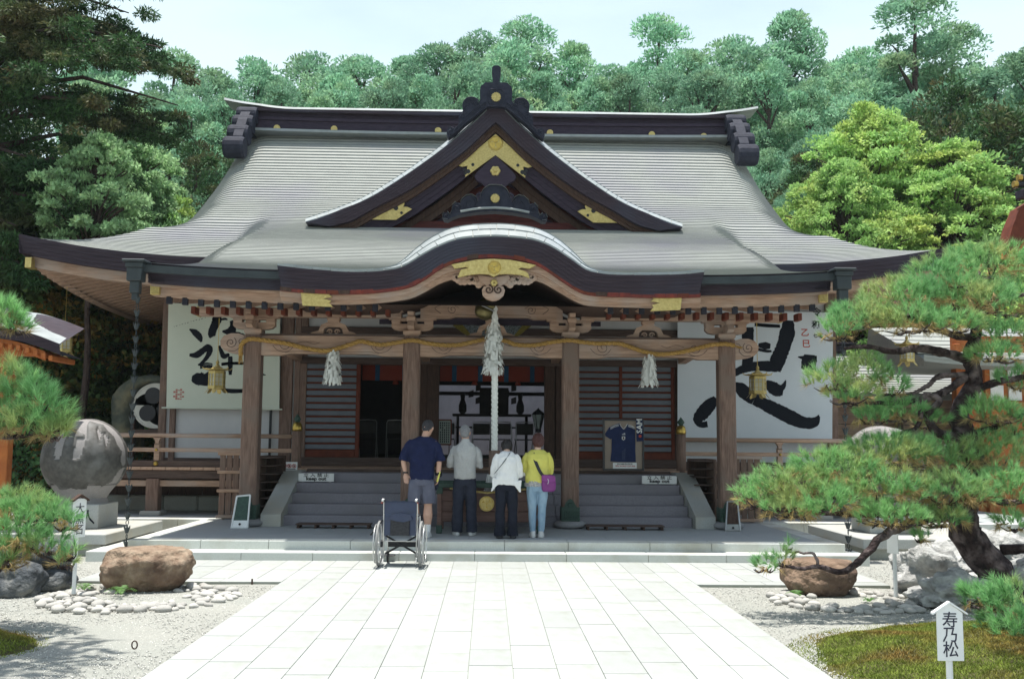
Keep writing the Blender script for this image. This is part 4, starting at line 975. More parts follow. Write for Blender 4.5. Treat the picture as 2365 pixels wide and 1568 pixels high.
# straw rope
rp = [(555.7, 821), (558, 796), (575, 783.5), (602, 784.6), (635, 789), (668, 794.5), (700.7, 803), (733.6, 808.7), (755.6, 809.8), (777.6, 805.4), (810.5, 795), (832.5, 788), (854.5, 792.3), (882, 796), (917, 791), (953, 786), (990, 793), (1026, 797), (1062.5, 795.7), (1099, 788), (1123, 783.6), (1167, 787), (1191, 795.7), (1232.5, 797), (1269, 791), (1312.6, 786), (1341.7, 789.6), (1378, 793), (1427, 793), (1454.6, 801), (1479, 809.5), (1503, 815.6), (1528, 818), (1564.5, 814.4), (1601, 807), (1637.7, 797.3), (1662, 794.8), (1680, 794.8), (1697, 798)]
RP = thing('straw_rope', 'twisted golden straw rope slung across the porch beam', 'rope', at(1140, 790, 17.0))
cen = spline([at(a, b, 17.0) for a, b in rp], 10)
for j in range(3):
    pth = []; s_ = 0
    for i, c in enumerate(cen):
        if i: s_ += (cen[i]-cen[i-1]).length
        t = (cen[min(i+1, len(cen)-1)]-cen[max(i-1, 0)]).normalized(); u = Vector((0, 1, 0)); w = t.cross(u).normalized(); a = s_*2*pi/.26+j*2*pi/3
        pth.append(c+(u*cos(a)+w*sin(a))*.019)
    MB().tube(pth, .023, 6).build('strand', MATS['straw'], RP, smooth=True)
for e, d in ((cen[0], Vector((-.01, 0, -1))), (cen[-1], Vector((.8, -.2, -.3)))):
    mb = MB()
    for k in range(40):
        q = e+Vector((random.gauss(0, .015), random.gauss(0, .015), 0)); mb.tube([q, q+(d+Vector((random.gauss(0, .18), random.gauss(0, .15), random.gauss(0, .12)))).normalized()*random.uniform(.08, .16)], [.004, .002], 3)
    mb.build('frayed_end', MATS['straw'], RP, kind='stuff')
# bell, bell rope
bp = at(1122, 712, 16.5)
BL = thing('suzu_bell', 'round dark bronze bell tilted under the curved gable', 'bell', bp); BL.rotation_euler = (radians(4), radians(24), 0)
mat('bell_bronze', (.20, .17, .07), (.09, .075, .03), 8, .32, .02, 20, metal=.75)
R = .165
MB().lathe([(0, R*1.1), (R*.3, R*1.12), (R*.8, R*.85), (R*.98, R*.45), (R*1.0, R*.12)], n=28).build('upper_shell', MATS['bell_bronze'], BL, True, world=False)
MB().lathe([(R*1.0, -R*.02), (R*1.02, -R*.35), (R*.9, -R*.8), (R*.6, -R*1.1), (R*.2, -R*1.2), (0, -R*1.2)], n=28).build('lower_shell', MATS['bell_bronze'], BL, True, world=False)
MB().lathe([(R*.8, R*.13), (R*1.14, R*.1), (R*1.14, 0), (R*.8, -R*.03)], n=28).build('rim', MATS['chrome'], BL, True, world=False)
MB().tube([(0, 0, R*1.1), (-.03, 0, R*1.6), (-.06, 0, R*2.2)], .02, 8).build('hanger', MATS['black'], BL, world=False)
BR_ = thing('bell_rope', 'thick white braided bell rope hanging down in front of the hall', 'rope', (at(1143, 900, 16.4).x, 16.4, 1.6))
top = at(1140, 668, 16.5); b0 = at(1143, 730, 16.42); b1 = at(1142, 1046, 16.38)
pa = [top.lerp(b0, k/4) for k in range(5)]+[b0.lerp(b1, k/60) for k in range(1, 61)]
for j in range(3):
    pth = []; s_ = 0
    for i, c in enumerate(pa):
        if i: s_ += (pa[i]-pa[i-1]).length
        a = s_*2*pi/.22+j*2*pi/3; pth.append(c+Vector((cos(a), sin(a), 0))*.028)
    MB().tube(pth, .032, 6).build('strand', MATS['paper'], BR_, smooth=True)
c0, c1 = at(1142, 1040, 16.38), at(1142, 1098, 16.38)
MB().lathe([(.09, c1.z), (.092, (c0.z+c1.z)/2), (.09, c0.z)], (c0.x-.0, 16.38, 0), 18).build('wooden_grip', MATS['wood_v'], BR_, smooth=True)
mb = MB(); lo = at(1140, 1132, 16.36)
for k in range(90):
    a = random.uniform(0, 2*pi); r = random.uniform(.02, .075); x, y = c0.x-.04+r*cos(a), 16.36+r*sin(a); mb.tube([(x, y, c1.z+.02), (x+.02*cos(a)-.02, y+.02*sin(a), (c1.z+lo.z)/2-.1), (x-.03+.03*cos(a), y, lo.z-random.uniform(.0, .1))], .008, 4)
mb.build('cloth_fringe', MATS['paper'], BR_, kind='stuff')
T = hang_tassel(at(1141, 745, 16.4), .47, .33, 'large upper white paper tassel tied round the bell rope', seed=5)
T = hang_tassel(at(1139, 775, 16.4), .66, .36, 'large lower white paper tassel tied round the bell rope', seed=6)
# gilded hanging lanterns
def lantern():
    T = thing('hanging_lantern', '', 'lantern', (0, 0, 0), 0, 'gilded hanging lanterns')
    R = .165; hexa = [(R*.95*cos(a), R*.95*sin(a)) for a in [k*pi/3+pi/6 for k in range(6)]]
    mb = MB().lathe([(.0, .30), (.03, .295), (.05, .26), (.12, .215), (.19, .195), (.245, .205), (.235, .19), (.17, .18), (.0, .175)], n=6, ph=pi/6); mb.build('roof', MATS['gold'], T, world=False)
    for k in range(6):
        a = k*pi/3+pi/6; MB().tube([(.2*cos(a), .2*sin(a), .195), (.25*cos(a), .25*sin(a), .205), (.275*cos(a), .275*sin(a), .235)], [.012, .012, .006], 5).build('roof_horn', MATS['gold'], T, world=False)
    for k in range(6):
        a = k*pi/3; c, s = cos(a), sin(a); M_ = Matrix.Rotation(a-pi/2, 4, 'Z') @ Matrix.Translation((0, R*.8, 0)); w = R*.48
        mb = MB()
        for x0, x1, z0, z1 in ((-w, w, -.14, -.10), (-w, w, .12, .17), (-w, -w+.014, -.1, .12), (w-.014, w, -.1, .12), (-.006, .006, -.1, .12), (-w, w, .055, .065), (-w, w, -.05, -.04)): mb.bx(x0, x1, -.006, .006, z0, z1, M_)
        pn = mb.build('lattice_panel', MATS['gold'], T, world=False)
        MB().bx(-w+.01, w-.01, -.02, -.015, -.1, .12, M_).build('paper_pane', MATS['lantern_paper'], pn, world=False)
    MB().lathe([(R*.9, -.10), (R*1.02, -.14), (R*1.0, -.16), (R*.7, -.165), (0, -.165)], n=6, ph=pi/6).build('base', MATS['gold'], T, world=False)
    for k in range(6):
        a = k*pi/3+pi/6; MB().add([Vector((q*cos(a+b), q*sin(a+b), z)) for q, b, z in ((.15, -.28, -.16), (.15, .28, -.16), (.2, .2, -.225), (.225, 0, -.25), (.2, -.2, -.225))], [(0, 1, 2, 3, 4)]).build('foot', MATS['gold'], T, world=False)
    MB().lathe([(.0, .29), (.02, .30), (.035, .33), (.02, .36), (.008, .38), (0, .42)], n=10).build('finial', MATS['gold'], T, world=False)
    return T
mat('lantern_paper', (.62, .60, .48), (.5, .48, .38), 5, .8)
LN = lantern(); bpy.context.view_layer.update()
LS = [(501, 878, 18.6, 735, 'gilded lantern hanging in front of the left calligraphy banner'), (148, 795, 20.0, 668, 'gilded lantern hanging under the far left eave before dark trees'), (1750, 890, 18.6, 742, 'gilded lantern hanging in front of the big right calligraphy banner'), (2095, 818, 20.0, 690, 'gilded lantern hanging under the right eave behind the pine branches')]
for i, (a, b, Y, yt, lb_) in enumerate(LS):
    p = at(a, b, Y); t = at(a-6 if i == 0 else a, yt, Y); T = LN if i == 0 else copy_tree(LN)
    T.location = p; T['label'] = lb_; T.rotation_euler = (0, 0, .2*i)
    o = MB().tube([(0, 0, .4), (0, 0, t.z-p.z)], .006, 4).build('chain', MATS['brass'], T, world=False)
# rain chains
def chain(px, py0, Y, label, z1=.02):
    t = at(px, py0, Y); C_ = thing('rain_chain', label, 'rain chain', (t.x, Y, z1))
    z = t.z-z1; k = 0
    while z > .05:
        if k % 2 == 0: me = cup
        else: me = ring
        o = inst('cup' if k % 2 == 0 else 'link', me, C_, (0, 0, z), (0, 0, k*.4), world=False); z -= .115 if k % 2 == 0 else .085; k += 1
mb = MB()
for k in range(8):
    a = k*pi/4; mb.add([(.02*cos(a-.4), .02*sin(a-.4), -.07), (.02*cos(a+.4), .02*sin(a+.4), -.07), (.04*cos(a+.4), .04*sin(a+.4), .0), (.06*cos(a), .06*sin(a), .05), (.04*cos(a-.4), .04*sin(a-.4), .0)], [(0, 1, 2, 3, 4)])
cup = mb.mesh('cup', MATS['gutter']); ring = MB().tube([(.02*cos(a), 0, .035*sin(a)) for a in [k*pi/5 for k in range(11)]], .006, 5, False).mesh('link', MATS['gutter'])
chain(318, 690, 14.96, 'dark rain chain of tulip cups hanging from the left gutter'); chain(1945, 690, 14.96, 'dark rain chain of tulip cups hanging from the right gutter behind the pine')
# ================================================================ banners and signs
def ribbon(mb, pts, Y, off=0.):
    """brush stroke: pts (px, py, half-width px)"""
    P = spline([(a, b, w) for a, b, w in pts], 7); L_, R_ = [], []
    for i, p in enumerate(P):
        a, b = P[max(i-1, 0)], P[min(i+1, len(P)-1)]; t = Vector((b.x-a.x, b.y-a.y)).normalized(); n = Vector((-t.y, t.x))
        w = max(.3, p.z)*1.14*random.uniform(.93, 1.07); L_.append((p.x+n.x*w, p.y+n.y*w)); R_.append((p.x-n.x*w, p.y-n.y*w))
    A, B = XZ(L_, Y), XZ(R_, Y)
    mb.grid([[(x, Y-off, z) for x, z in A], [(x, Y-off, z) for x, z in B]])
class SB:
    def __init__(s): s.it = []; s.d = MB()
    def grid(s, r): s.it.append(MB().grid(r))
    def build(s, name, m, parent):
        for q in s.it: q.build('brush_stroke', m, parent)
        if s.d.v: s.d.build('dry_brush_streaks', m, parent, kind='stuff')
def dry(mb, pts, Y, n=7, off=.0):
    for k in range(n):
        t0 = random.uniform(0, .5); sh = lerp(-1, 1, (k+.5)/n)
        P = [(a+random.uniform(-.6, .6), b+sh*w*1.0, random.uniform(.3, .9+w*.05)) for a, b, w in pts]; m = len(P); i0 = int(t0*m*.5)
        if len(P[i0:]) > 1: ribbon(mb.d, P[i0:], Y, off)
BYL = 19.9
def banner(name, corners, Y, m, label, th=.01):
    p = XZ(corners, Y); T = thing(name, label, 'banner', ((p[0][0]+p[1][0])/2, Y, p[2][1]))
    MB().prism(p, Y, Y+th).build('cloth', MATS[m], T); return T, p
BY = WY-.16
T, p = banner('calligraphy_banner', [(389, 700), (647, 706), (645, 944), (384, 941)], BY, 'banner_l', 'pale green hanging banner with black brush calligraphy and small red seal on the left')
a, b = at(374, 941.5, BY), at(652, 945.5, BY); MB().tube([(a.x, BY-.01, a.z), (b.x, BY-.01, b.z)], .018, 8).build('bottom_rod', MATS['banner_l'], T)
def Q(P): return [(306.3+.20505*x, 597.1+.20505*y) if False else (306.3+x*.2051, 597.2+y*.2051) for x, y in P]
def q4(*pts): return [(306.3+x*.2051, 597.2+y*.2051, w*.2051) for x, y, w in pts]
mb = SB()
ribbon(mb, q4((640, 795, 6), (700, 830, 30), (750, 880, 32), (775, 940, 10)), BY, .003)
ribbon(mb, q4((905, 655, 30), (950, 680, 45), (930, 740, 42), (900, 810, 40), (890, 870, 34), (895, 885, 15)), BY, .003)
ribbon(mb, q4((985, 690, 8), (1040, 680, 12), (1070, 690, 5)), BY, .003)
ribbon(mb, q4((1110, 700, 15), (1130, 760, 32), (1100, 820, 40), (1010, 820, 8)), BY, .004)
ribbon(mb, q4((1110, 840, 20), (1180, 860, 30), (1240, 880, 28), (1270, 905, 10)), BY, .003)
ribbon(mb, q4((640, 1085, 14), (720, 1085, 30), (800, 1030, 30), (850, 1000, 32), (870, 1040, 28), (830, 1120, 20), (760, 1190, 12), (735, 1190, 6)), BY, .003)
ribbon(mb, q4((975, 980, 10), (1000, 1050, 22), (1030, 1100, 25), (1090, 1075, 12)), BY, .003)
ribbon(mb, q4((700, 1300, 25), (730, 1340, 70), (800, 1370, 55), (860, 1400, 35)), BY, .003)
ribbon(mb, q4((860, 1270, 5), (840, 1310, 25), (800, 1350, 30)), BY, .004)
for P in (((1040, 1480, 20), (1120, 1490, 26), (1240, 1490, 22), (1350, 1480, 20)), ((760, 1220, 18), (820, 1200, 30), (900, 1210, 30)), ((1000, 1190, 16), (1120, 1180, 16), (1280, 1180, 12), (1400, 1180, 8))): dry(mb, q4(*P), BY, 8, .003)
for P in (((1100, 1100, 22), (1100, 1200, 24), (1100, 1310, 14)), ): ribbon(mb, q4(*P), BY, .002)
for i in range(12): ribbon(mb.d, q4((460+i*32+random.uniform(-8, 8), 765-i*9+random.uniform(-8, 8), 2.5), (470+i*32, 763-i*9, 2.5)), BY, .003)
ribbon(mb, q4((1445, 1280, 8), (1470, 1305, 9), (1500, 1310, 3)), BY, .003)
mb.build('brush_strokes', MATS['ink'], T)
c = at(413, 910, BY); sz = .23
mb = MB()
for i in range(5):
    for j in range(5):
        if (i*3+j*2) % 4: mb.bx(c.x-sz/2+i*sz/5, c.x-sz/2+i*sz/5+sz/5*.9, BY-.004, BY-.002, c.z-sz/2+j*sz/5, c.z-sz/2+j*sz/5+sz/5*random.uniform(.4, .95))
mat('seal', (.50, .22, .18), (.45, .18, .15), 20); mb.build('red_seal', MATS['seal'], T, kind='stuff')
# right banner
T, p = banner('calligraphy_banner', [(1565, 715), (1924, 722), (1922, 1021), (1565, 1017)], BY-.02, 'banner_r', 'wide blue white banner with one giant black brush character on the right')
Y2 = BY-.02
def q5(*pts): return [(1454.6+x*.24413, 650.8+y*.24413, w*.24413) for x, y, w in pts]
mb = SB()
ribbon(mb, q5((1500, 365, 40), (1490, 480, 62), (1450, 620, 60), (1400, 740, 62), (1370, 840, 50)), Y2, .004)
ribbon(mb, q5((1115, 430, 50), (1115, 560, 52), (1115, 720, 48), (1110, 800, 45)), Y2, .003)
ribbon(mb, q5((960, 880, 30), (1060, 830, 32), (1180, 800, 38), (1320, 800, 42), (1400, 830, 25)), Y2, .005)
ribbon(mb, q5((1215, 600, 15), (1280, 605, 30), (1330, 610, 20)), Y2, .004)
dry(mb, q5((1180, 405, 14), (1300, 415, 16), (1420, 420, 14)), Y2, 8, .003); dry(mb, q5((1210, 640, 14), (1290, 655, 14), (1340, 655, 8)), Y2, 6, .003)
ribbon(mb, q5((1700, 690, 45), (1690, 780, 62), (1660, 840, 40)), Y2, .003); ribbon(mb, q5((1755, 700, 12), (1760, 760, 10)), Y2, .003); ribbon(mb, q5((1590, 710, 4), (1640, 720, 18), (1700, 740, 30)), Y2, .005)
ribbon(mb, q5((815, 1100, 25), (760, 1160, 52), (690, 1240, 55), (650, 1300, 45), (670, 1350, 25), (735, 1345, 28)), Y2, .003)
ribbon(mb, q5((985, 960, 12), (1040, 1000, 45), (1100, 1060, 55), (1180, 1110, 52)), Y2, .003)
st = q5((1180, 1110, 50), (1300, 1170, 55), (1420, 1230, 60), (1540, 1290, 62), (1640, 1330, 50), (1740, 1330, 45), (1790, 1270, 12))
ribbon(mb, [(a, b, w*.95) for a, b, w in st], Y2, .004); dry(mb, st, Y2, 26, .003)
ribbon(mb, q5((1290, 940, 15), (1340, 990, 50), (1400, 1030, 48), (1450, 1040, 30)), Y2, .003); ribbon(mb, q5((1475, 930, 4), (1450, 990, 22), (1400, 1020, 35)), Y2, .005)
mb.build('brush_strokes', MATS['ink'], T)
def glyph(ch, px, py, hpx, Y, m, T, name='lettering', bold=.004, rz=0): 
    s = hpx*Y/F_PX; p = at(px, py, Y); return text_part(ch, s, (p.x, Y, p.z), FACE, MATS[m], T, name, .0006, bold=bold)
glyph('令', 1886, 722, 22, Y2-.003, 'ink', T); glyph('和', 1884, 751, 20, Y2-.003, 'ink', T); glyph('七年', 1888, 776, 10, Y2-.003, 'ink', T)
glyph('乙', 1859, 769, 20, Y2-.003, 'ink_red', T); glyph('巳', 1862, 795, 20, Y2-.003, 'ink_red', T)
c = at(1613, 1000, 19.5)
# keep out plates on the stairs
for i, (px, lab) in enumerate(((730, 'white keep out plate standing on the left half of the stairs'), (1523, 'white keep out plate standing on the right half of the stairs'))):
    Y = 18.6; p = at(px, 1114.5 if i else 1107, Y); T = thing('keep_out_sign', lab, 'sign', (p.x, Y, 1.0), 0, 'keep out plates on the stairs'); z0 = .93; w = .325
    MB().bev(p.x-w, p.x+w, Y, Y+.02, z0, z0+.15, .003).build('plate', MATS['white'], T)
    text_part('立 入 禁 止', .072, (p.x, Y-.002, z0+.112), FACE, MATS['black'], T, sx=1.35, bold=.0012); text_part('keep out', .082, (p.x, Y-.002, z0+.052), FACE, MATS['black'], T, sx=1.25, bold=.004)
    for q in (-.25, .25): MB().bx(p.x+q-.015, p.x+q+.015, Y+.021, Y+.06, 1.0-.09, z0+.1).build('foot', MATS['chrome'], T)
# leaning display frames at the outer columns
for i, (P, lab) in enumerate((([(547, 1146), (578, 1143), (571, 1222), (534, 1221)], 'white framed dark display panel leaning at the foot of the left outer column'), ([(1680, 1158), (1703, 1158), (1710, 1229), (1676, 1229)], 'grey metal framed display panel standing at the foot of the right outer column'))):
    Yb, Yt = (16.75, 16.95); m = 'white' if i == 0 else 'chrome'
    a, b, c, d = at(*P[0], Yt), at(*P[1], Yt), at(*P[2], Yb), at(*P[3], Yb); T = thing('display_stand', lab, 'sign', ((c.x+d.x)/2, Yb, PT))
    def q_(u, v): return a.lerp(b, u).lerp(d.lerp(c, u), v)
    for u0, v0, u1, v1 in ((0, 0, 1, 0), (0, 1, 1, 1), (0, 0, 0, 1), (1, 0, 1, 1)): MB().tube([q_(u0, v0), q_(u1, v1)], .016, 6).build('frame_bar', MATS[m], T)
    MB().add([q_(.05, .74), q_(.95, .74), q_(.98, 1), q_(.02, 1)], [(0, 1, 2, 3)]).build('lower_panel', MATS[m], T); MB().add([q_(.04, .02), q_(.96, .02), q_(.96, .74), q_(.04, .74)], [(0, 1, 2, 3)]).build('dark_panel', MATS['patina'] if i == 0 else MATS['wood_dk'], T)
    MB().bev(d.x, c.x, Yb-.03, Yb+.14, PT, PT+.03, .005).build('foot', MATS[m], T)
    g_ = q_(.5, .85)+Vector((0, -.01, 0)); MB().lathe([(0, 0), (.02, 0), (.02, .01)], g_, 10, Matrix.Rotation(pi/2, 4, 'X')).build('knob', MATS['black'], T)
# prohibition plate
Y = 19.2; p = at(663, 1076, Y); T = thing('prohibition_sign', 'small white plate with four round red prohibition symbols beside the left newel post', 'sign', (p.x, Y, p.z-.09))
MB().bev(p.x-.195, p.x+.195, Y, Y+.015, p.z-.078, p.z+.078, .004).build('plate', MATS['white'], T)
for k in range(4):
    cx = p.x-.135+k*.09; mb = MB().tube([(cx+.034*cos(a), Y-.003, p.z+.005+.034*sin(a)) for a in [2*pi*j/16 for j in range(17)]], .0065, 4, False); mb.tube([(cx-.024, Y-.003, p.z+.03), (cx+.024, Y-.003, p.z-.02)], .005, 4); mb.build('red_symbol', MATS['ink_red'], T)
    MB().bx(cx-.012, cx+.012, Y-.003, Y-.001, p.z-.015, p.z+.022).build('pictogram', MATS['black'], T)
mb = MB().bx(p.x-.16, p.x+.16, Y-.002, Y-.001, p.z-.06, p.z-.045); mb.build('small_print', MATS['black'], T)
# framed jersey
Y = 18.75; c = [(1392, 967), (1487, 967), (1489, 1087), (1394, 1086)]; P = XZ(c, Y); x0, x1, z0, z1 = P[0][0], P[1][0], P[3][1], P[0][1]
JF = thing('framed_jersey', 'dark blue football jersey with three shoulder stripes in a black frame on the stairs', 'picture frame', ((x0+x1)/2, Y, z0))
mat('navy', (.022, .035, .10), (.014, .022, .07), 9, .75, .02, 40); mat('board_beige', (.33, .27, .22), (.29, .24, .2), 5); mat('frame_black', (.02, .02, .025), (.015, .015, .02), 5, .35)
for a in ((x0, x0+.035, z0, z1), (x1-.035, x1, z0, z1), (x0+.035, x1-.035, z0, z0+.035), (x0+.035, x1-.035, z1-.035, z1)): MB().bev(a[0], a[1], Y-.03, Y+.02, a[2], a[3], .005).build('frame_bar', MATS['frame_black'], JF)
MB().bx(x0+.03, x1-.03, Y, Y+.015, z0+.03, z1-.03).build('backing', MATS['board_beige'], JF)
def j(P): return XZ([(1339.8+x*.21969, 918.7+y*.21969) for x, y in P], Y)
jer = [(415, 265), (350, 285), (305, 310), (262, 375), (265, 400), (320, 435), (332, 425), (330, 560), (318, 665), (400, 672), (500, 675), (585, 675), (580, 560), (578, 330), (545, 300), (500, 275), (470, 330), (445, 325)]
JJ = MB().prism(j(jer), Y-.014, Y-.001).build('jersey', MATS['navy'], JF)
for k in range(3):
    for s in (0, 1):
        P = [(405, 277+k*9), (360, 288+k*9), (318, 312+k*9)] if s == 0 else [(505, 283+k*9), (540, 292+k*9), (572, 308+k*9)]
        a = j(P); MB().tube([(x, Y-.015, z) for x, z in a], .0045, 4).build('shoulder_stripe', MATS['white'], JJ)
a = j([(415, 270), (430, 300), (455, 328), (480, 300), (497, 272)]); MB().tube([(x, Y-.015, z) for x, z in a], .006, 4).build('collar', MATS['white'], JJ)
for k in range(3):
    a = j([(442+k*12, 384), (442+k*12-3+6, 376-k*7), (452+k*12, 384)]); a = j([(440+k*12, 387), (436+k*12+4, 381-k*6), (444+k*12, 377-k*6), (450+k*12, 387)]); MB().prism(a, Y-.017, Y-.015).build('maker_emblem', MATS['white'], JJ)
a = j([(438, 405), (472, 405), (472, 432), (455, 446), (438, 432)]); MB().prism(a, Y-.017, Y-.015).build('badge', MATS['white'], JJ); a = j([(446, 410), (464, 410), (464, 430), (455, 440), (446, 430)]); MB().prism(a, Y-.019, Y-.017).build('badge_crow', MATS['black'], JJ)
a = j([(452, 425), (458, 425), (458, 432), (452, 432)]); MB().prism(a, Y-.021, Y-.019).build('badge_dot', MATS['ink_red'], JJ)
a = j([(440, 560), (480, 520), (472, 650), (438, 645)]); mat('patch', (.06, .075, .14), (.02, .03, .07), 60); MB().prism(a, Y-.0155, Y-.0145).build('pattern_patch', MATS['patch'], JJ)
SC = MB().prism(j([(583, 222), (650, 222), (664, 455), (592, 458)]), Y-.036, Y-.031).build('supporter_scarf', MATS['navy'], JF)
p = at(1339.8+622*.2197, 918.7+295*.2197, Y); text_part('SAM', .145, (p.x, Y-.037, p.z), (pi/2, -pi/2, 0), MATS['white'], SC, bold=.003)
p = at(1339.8+628*.2197, 918.7+402*.2197, Y); MB().disc((p.x, 0, p.z), .028, .0015, 12).build('scarf_badge', MATS['ink_red'], SC).location = (0, Y-.0385, 0)
a = j([(345, 680), (595, 680), (595, 742), (345, 742)]); pl_ = MB().prism(a, Y-.004, Y-.001).build('caption_plate', MATS['white'], JF)
p = at(1339.8+470*.2197, 918.7+694*.2197, Y); text_part('JFA SAMURAI BLUE', .034, (p.x, Y-.006, p.z), FACE, MATS['ink'], pl_, bold=.001); p = at(1339.8+475*.2197, 918.7+716*.2197, Y); text_part('FIFA WORLD CUP 2026', .036, (p.x, Y-.006, p.z), FACE, MATS['ink_red'], pl_, bold=.001)
# offering box
OB = thing('offering_box', 'large dark wooden offering box with green bronze edges and gold crest behind the worshippers', 'offering box', (.1, 16.4, PT))
x0, x1 = at(1010, 1150, 16.1).x, at(1252, 1150, 16.1).x
def ob(n, x0, x1, y0, y1, z0, z1, m='wood_dkh', b=.01): return MB().bev(x0, x1, y0, y1, z0, z1, b).build(n, MATS[m], OB)
mat('box_wood', (.20, .12, .10), (.13, .078, .066), 6, .7, .03, 20, st=(.5, 5, 5))
for k in range(3): ob('front_board', x0+.06, x1-.06, 16.08, 16.11, PT+.18+k*.165, PT+.18+(k+1)*.165-.004, 'box_wood')
ob('back_board', x0+.06, x1-.06, 16.85, 16.88, PT+.18, PT+.68, 'box_wood')
for x in (x0, x1-.075):
    ob('corner_post', x, x+.075, 16.05, 16.13, PT, PT+.72, 'box_wood'); ob('corner_post', x, x+.075, 16.84, 16.92, PT, PT+.72, 'box_wood'); ob('side_board', x+.02, x+.05, 16.13, 16.84, PT+.15, PT+.68, 'box_wood')
    ob('bronze_corner', x-.012, x+.087, 16.038, 16.049, PT+.62, PT+.74, 'patina'); ob('bronze_foot', x-.01, x+.085, 16.04, 16.14, PT-.0, PT+.13, 'patina')
ob('rim', x0-.03, x1+.03, 16.03, 16.09, PT+.72, PT+.80, 'patina'); ob('rim', x0-.03, x1+.03, 16.86, 16.92, PT+.72, PT+.80, 'patina')
for k in range(11): ob('slat', x0+.03+k*(x1-x0-.1)/10, x0+.07+k*(x1-x0-.1)/10, 16.09, 16.86, PT+.73, PT+.77, 'box_wood')
mb = MB().tube([(x0+.2, 16.06, PT+.71), (.0, 16.02, PT+.64), (x1-.2, 16.06, PT+.71)], .018, 6); mb.build('gilt_cord', MATS['gold'], OB)
c = at(1124, 1163, 16.02)
cr_ = MB().disc((c.x, 0, c.z), .115, .03, 28); 
for i, v in enumerate(cr_.v): cr_.v[i] = (v[0], 16.07-v[1], v[2])
cr_ = cr_.build('crest_boss', MATS['brass'], OB); tomoe((c.x, c.z), 16.04, .115, 'gold', cr_, rel=.018)
# ================================================================ forecourt: monuments, rocks, plants
from mathutils import noise as mnoise
def in_poly(x, y, P):
    c = False; j = len(P)-1
    for i in range(len(P)):
        if (P[i][1] > y) != (P[j][1] > y) and x < (P[j][0]-P[i][0])*(y-P[i][1])/(P[j][1]-P[i][1])+P[i][0]: c = not c
        j = i
    return c
mat('ball_dark', (.095, .09, .082), (.045, .043, .04), 14, .65, .03, 70, c3=(.16, .16, .155), sc3=2.6)
mat('ball_light', (.30, .285, .28), (.23, .215, .21), 60, .85, .03, 90)
def monument(sx, label):
    T = thing('stone_ball_monument', label, 'monument', (sx*6.5, 16.35, 0), 0, 'carved stone ball monuments flanking the steps')
    # carved ball: light ground with raised dark crow relief
    global BALLME
    R = .655; c = Vector((0, 0, 1.36)); nu, nv = 150, 110; vs = []; fs = []; mi = []
    reg = [[(-.06, .72), (.02, .74), (.13, .66), (.27, .62), (.29, .54), (.10, .53), (.10, .02), (.15, -.02), (.27, .02), (.33, .14), (.34, .50), (.33, .62), (.25, .78), (.20, .93), (.50, .84), (.80, .55), (.97, .2), (.98, -.2), (.8, -.55), (.45, -.78), (.12, -.8), (-.12, -.8), (-.45, -.78), (-.8, -.55), (-.98, -.2), (-.97, .2), (-.80, .55), (-.5, .84), (-.16, .93), (-.36, .72), (-.42, .4), (-.38, .06), (-.30, -.02), (-.22, 0), (-.17, .1), (-.15, .58)]]
    slit = [[(-.46, .78), (-.52, .5), (-.55, .3), (-.60, .5), (-.56, .68)], [(.44, .82), (.60, .62), (.62, .35), (.56, .55), (.46, .72)], [(.62, .68), (.75, .5), (.78, .2), (.70, .42), (.62, .58)], [(-.66, .62), (-.76, .4), (-.74, .2), (-.68, .4)], [(-.09, .60), (.01, .60), (.02, .54), (-.05, .51), (-.10, .55)],
            [(-.62, -.62), (-.40, -.60), (-.33, -.74), (-.40, -.86), (-.55, -.78)], [(-.18, -.86), (-.10, -.72), (.0, -.68), (.10, -.72), (.16, -.86), (.12, -.96), (-.12, -.96)], [(.62, -.62), (.40, -.60), (.33, -.72), (.40, -.86), (.55, -.78)], [(.10, .56), (.28, .56), (.28, .545), (.10, .545)]]
    for j in range(nv+1 if sx < 0 else 0):
        th = pi*j/nv
        for i in range(nu):
            ph = 2*pi*i/nu; x, y, z = sin(th)*cos(ph), sin(th)*sin(ph), cos(th)
            ins = y < .15 and in_poly(x, z, reg[0]) and not any(in_poly(x, z, q) for q in slit)
            if y >= .15: ins = z > -.7
            r = R*(1 if ins else .962) + .004*mnoise.noise(Vector((x*4, y*4, z*4)))
            vs.append((x*r, y*r, z*r+c.z)); mi.append(ins)
    for j in range(nv if sx < 0 else 0):
        for i in range(nu):
            a, b = j*nu+i, j*nu+(i+1) % nu; fs.append((a, a+nu, b+nu, b))
    if sx < 0: BALLME = np_mesh('carved_ball', np.array(vs), np.array(fs), [MATS['ball_dark'], MATS['ball_light']], np.array([0 if (mi[f[0]] or mi[f[2]]) else 1 for f in fs]), True)
    link('carved_ball', BALLME, T, world=False)
    MB().lathe([(.40, .66), (.36, .74), (.42, .84), (.5, .95)], n=28).build('ball_seat', MATS['ball_light'], T, world=False)
    pl_ = MB().bev(-.40, .42, -.42, .42, .285, .66, .012).build('plinth', MATS['granite'], T, world=False)
    for k, ch in enumerate('天地人'): text_part(ch, .235, (-.27+k*.265, -.424, .45), FACE, MATS['ink'], pl_, ext=.001, world=False, bold=.001)
    xa, xb = (-1.4, .88) if sx < 0 else (-.85, 1.5)
    MB().bev(xa, xb, -1.3, 1.3, .13, .285, .012).build('slab', MATS['granite'], T, world=False)
    MB().bev(xa+.1, xb-.1, -1.2, 1.2, -.04, .13, .01).build('footing', MATS['granite_stain'], T, world=False)
monument(-1, 'large carved stone ball with crow relief on a lettered plinth left of the steps')
monument(1, 'carved stone ball monument mostly hidden behind the spreading pine on the right')
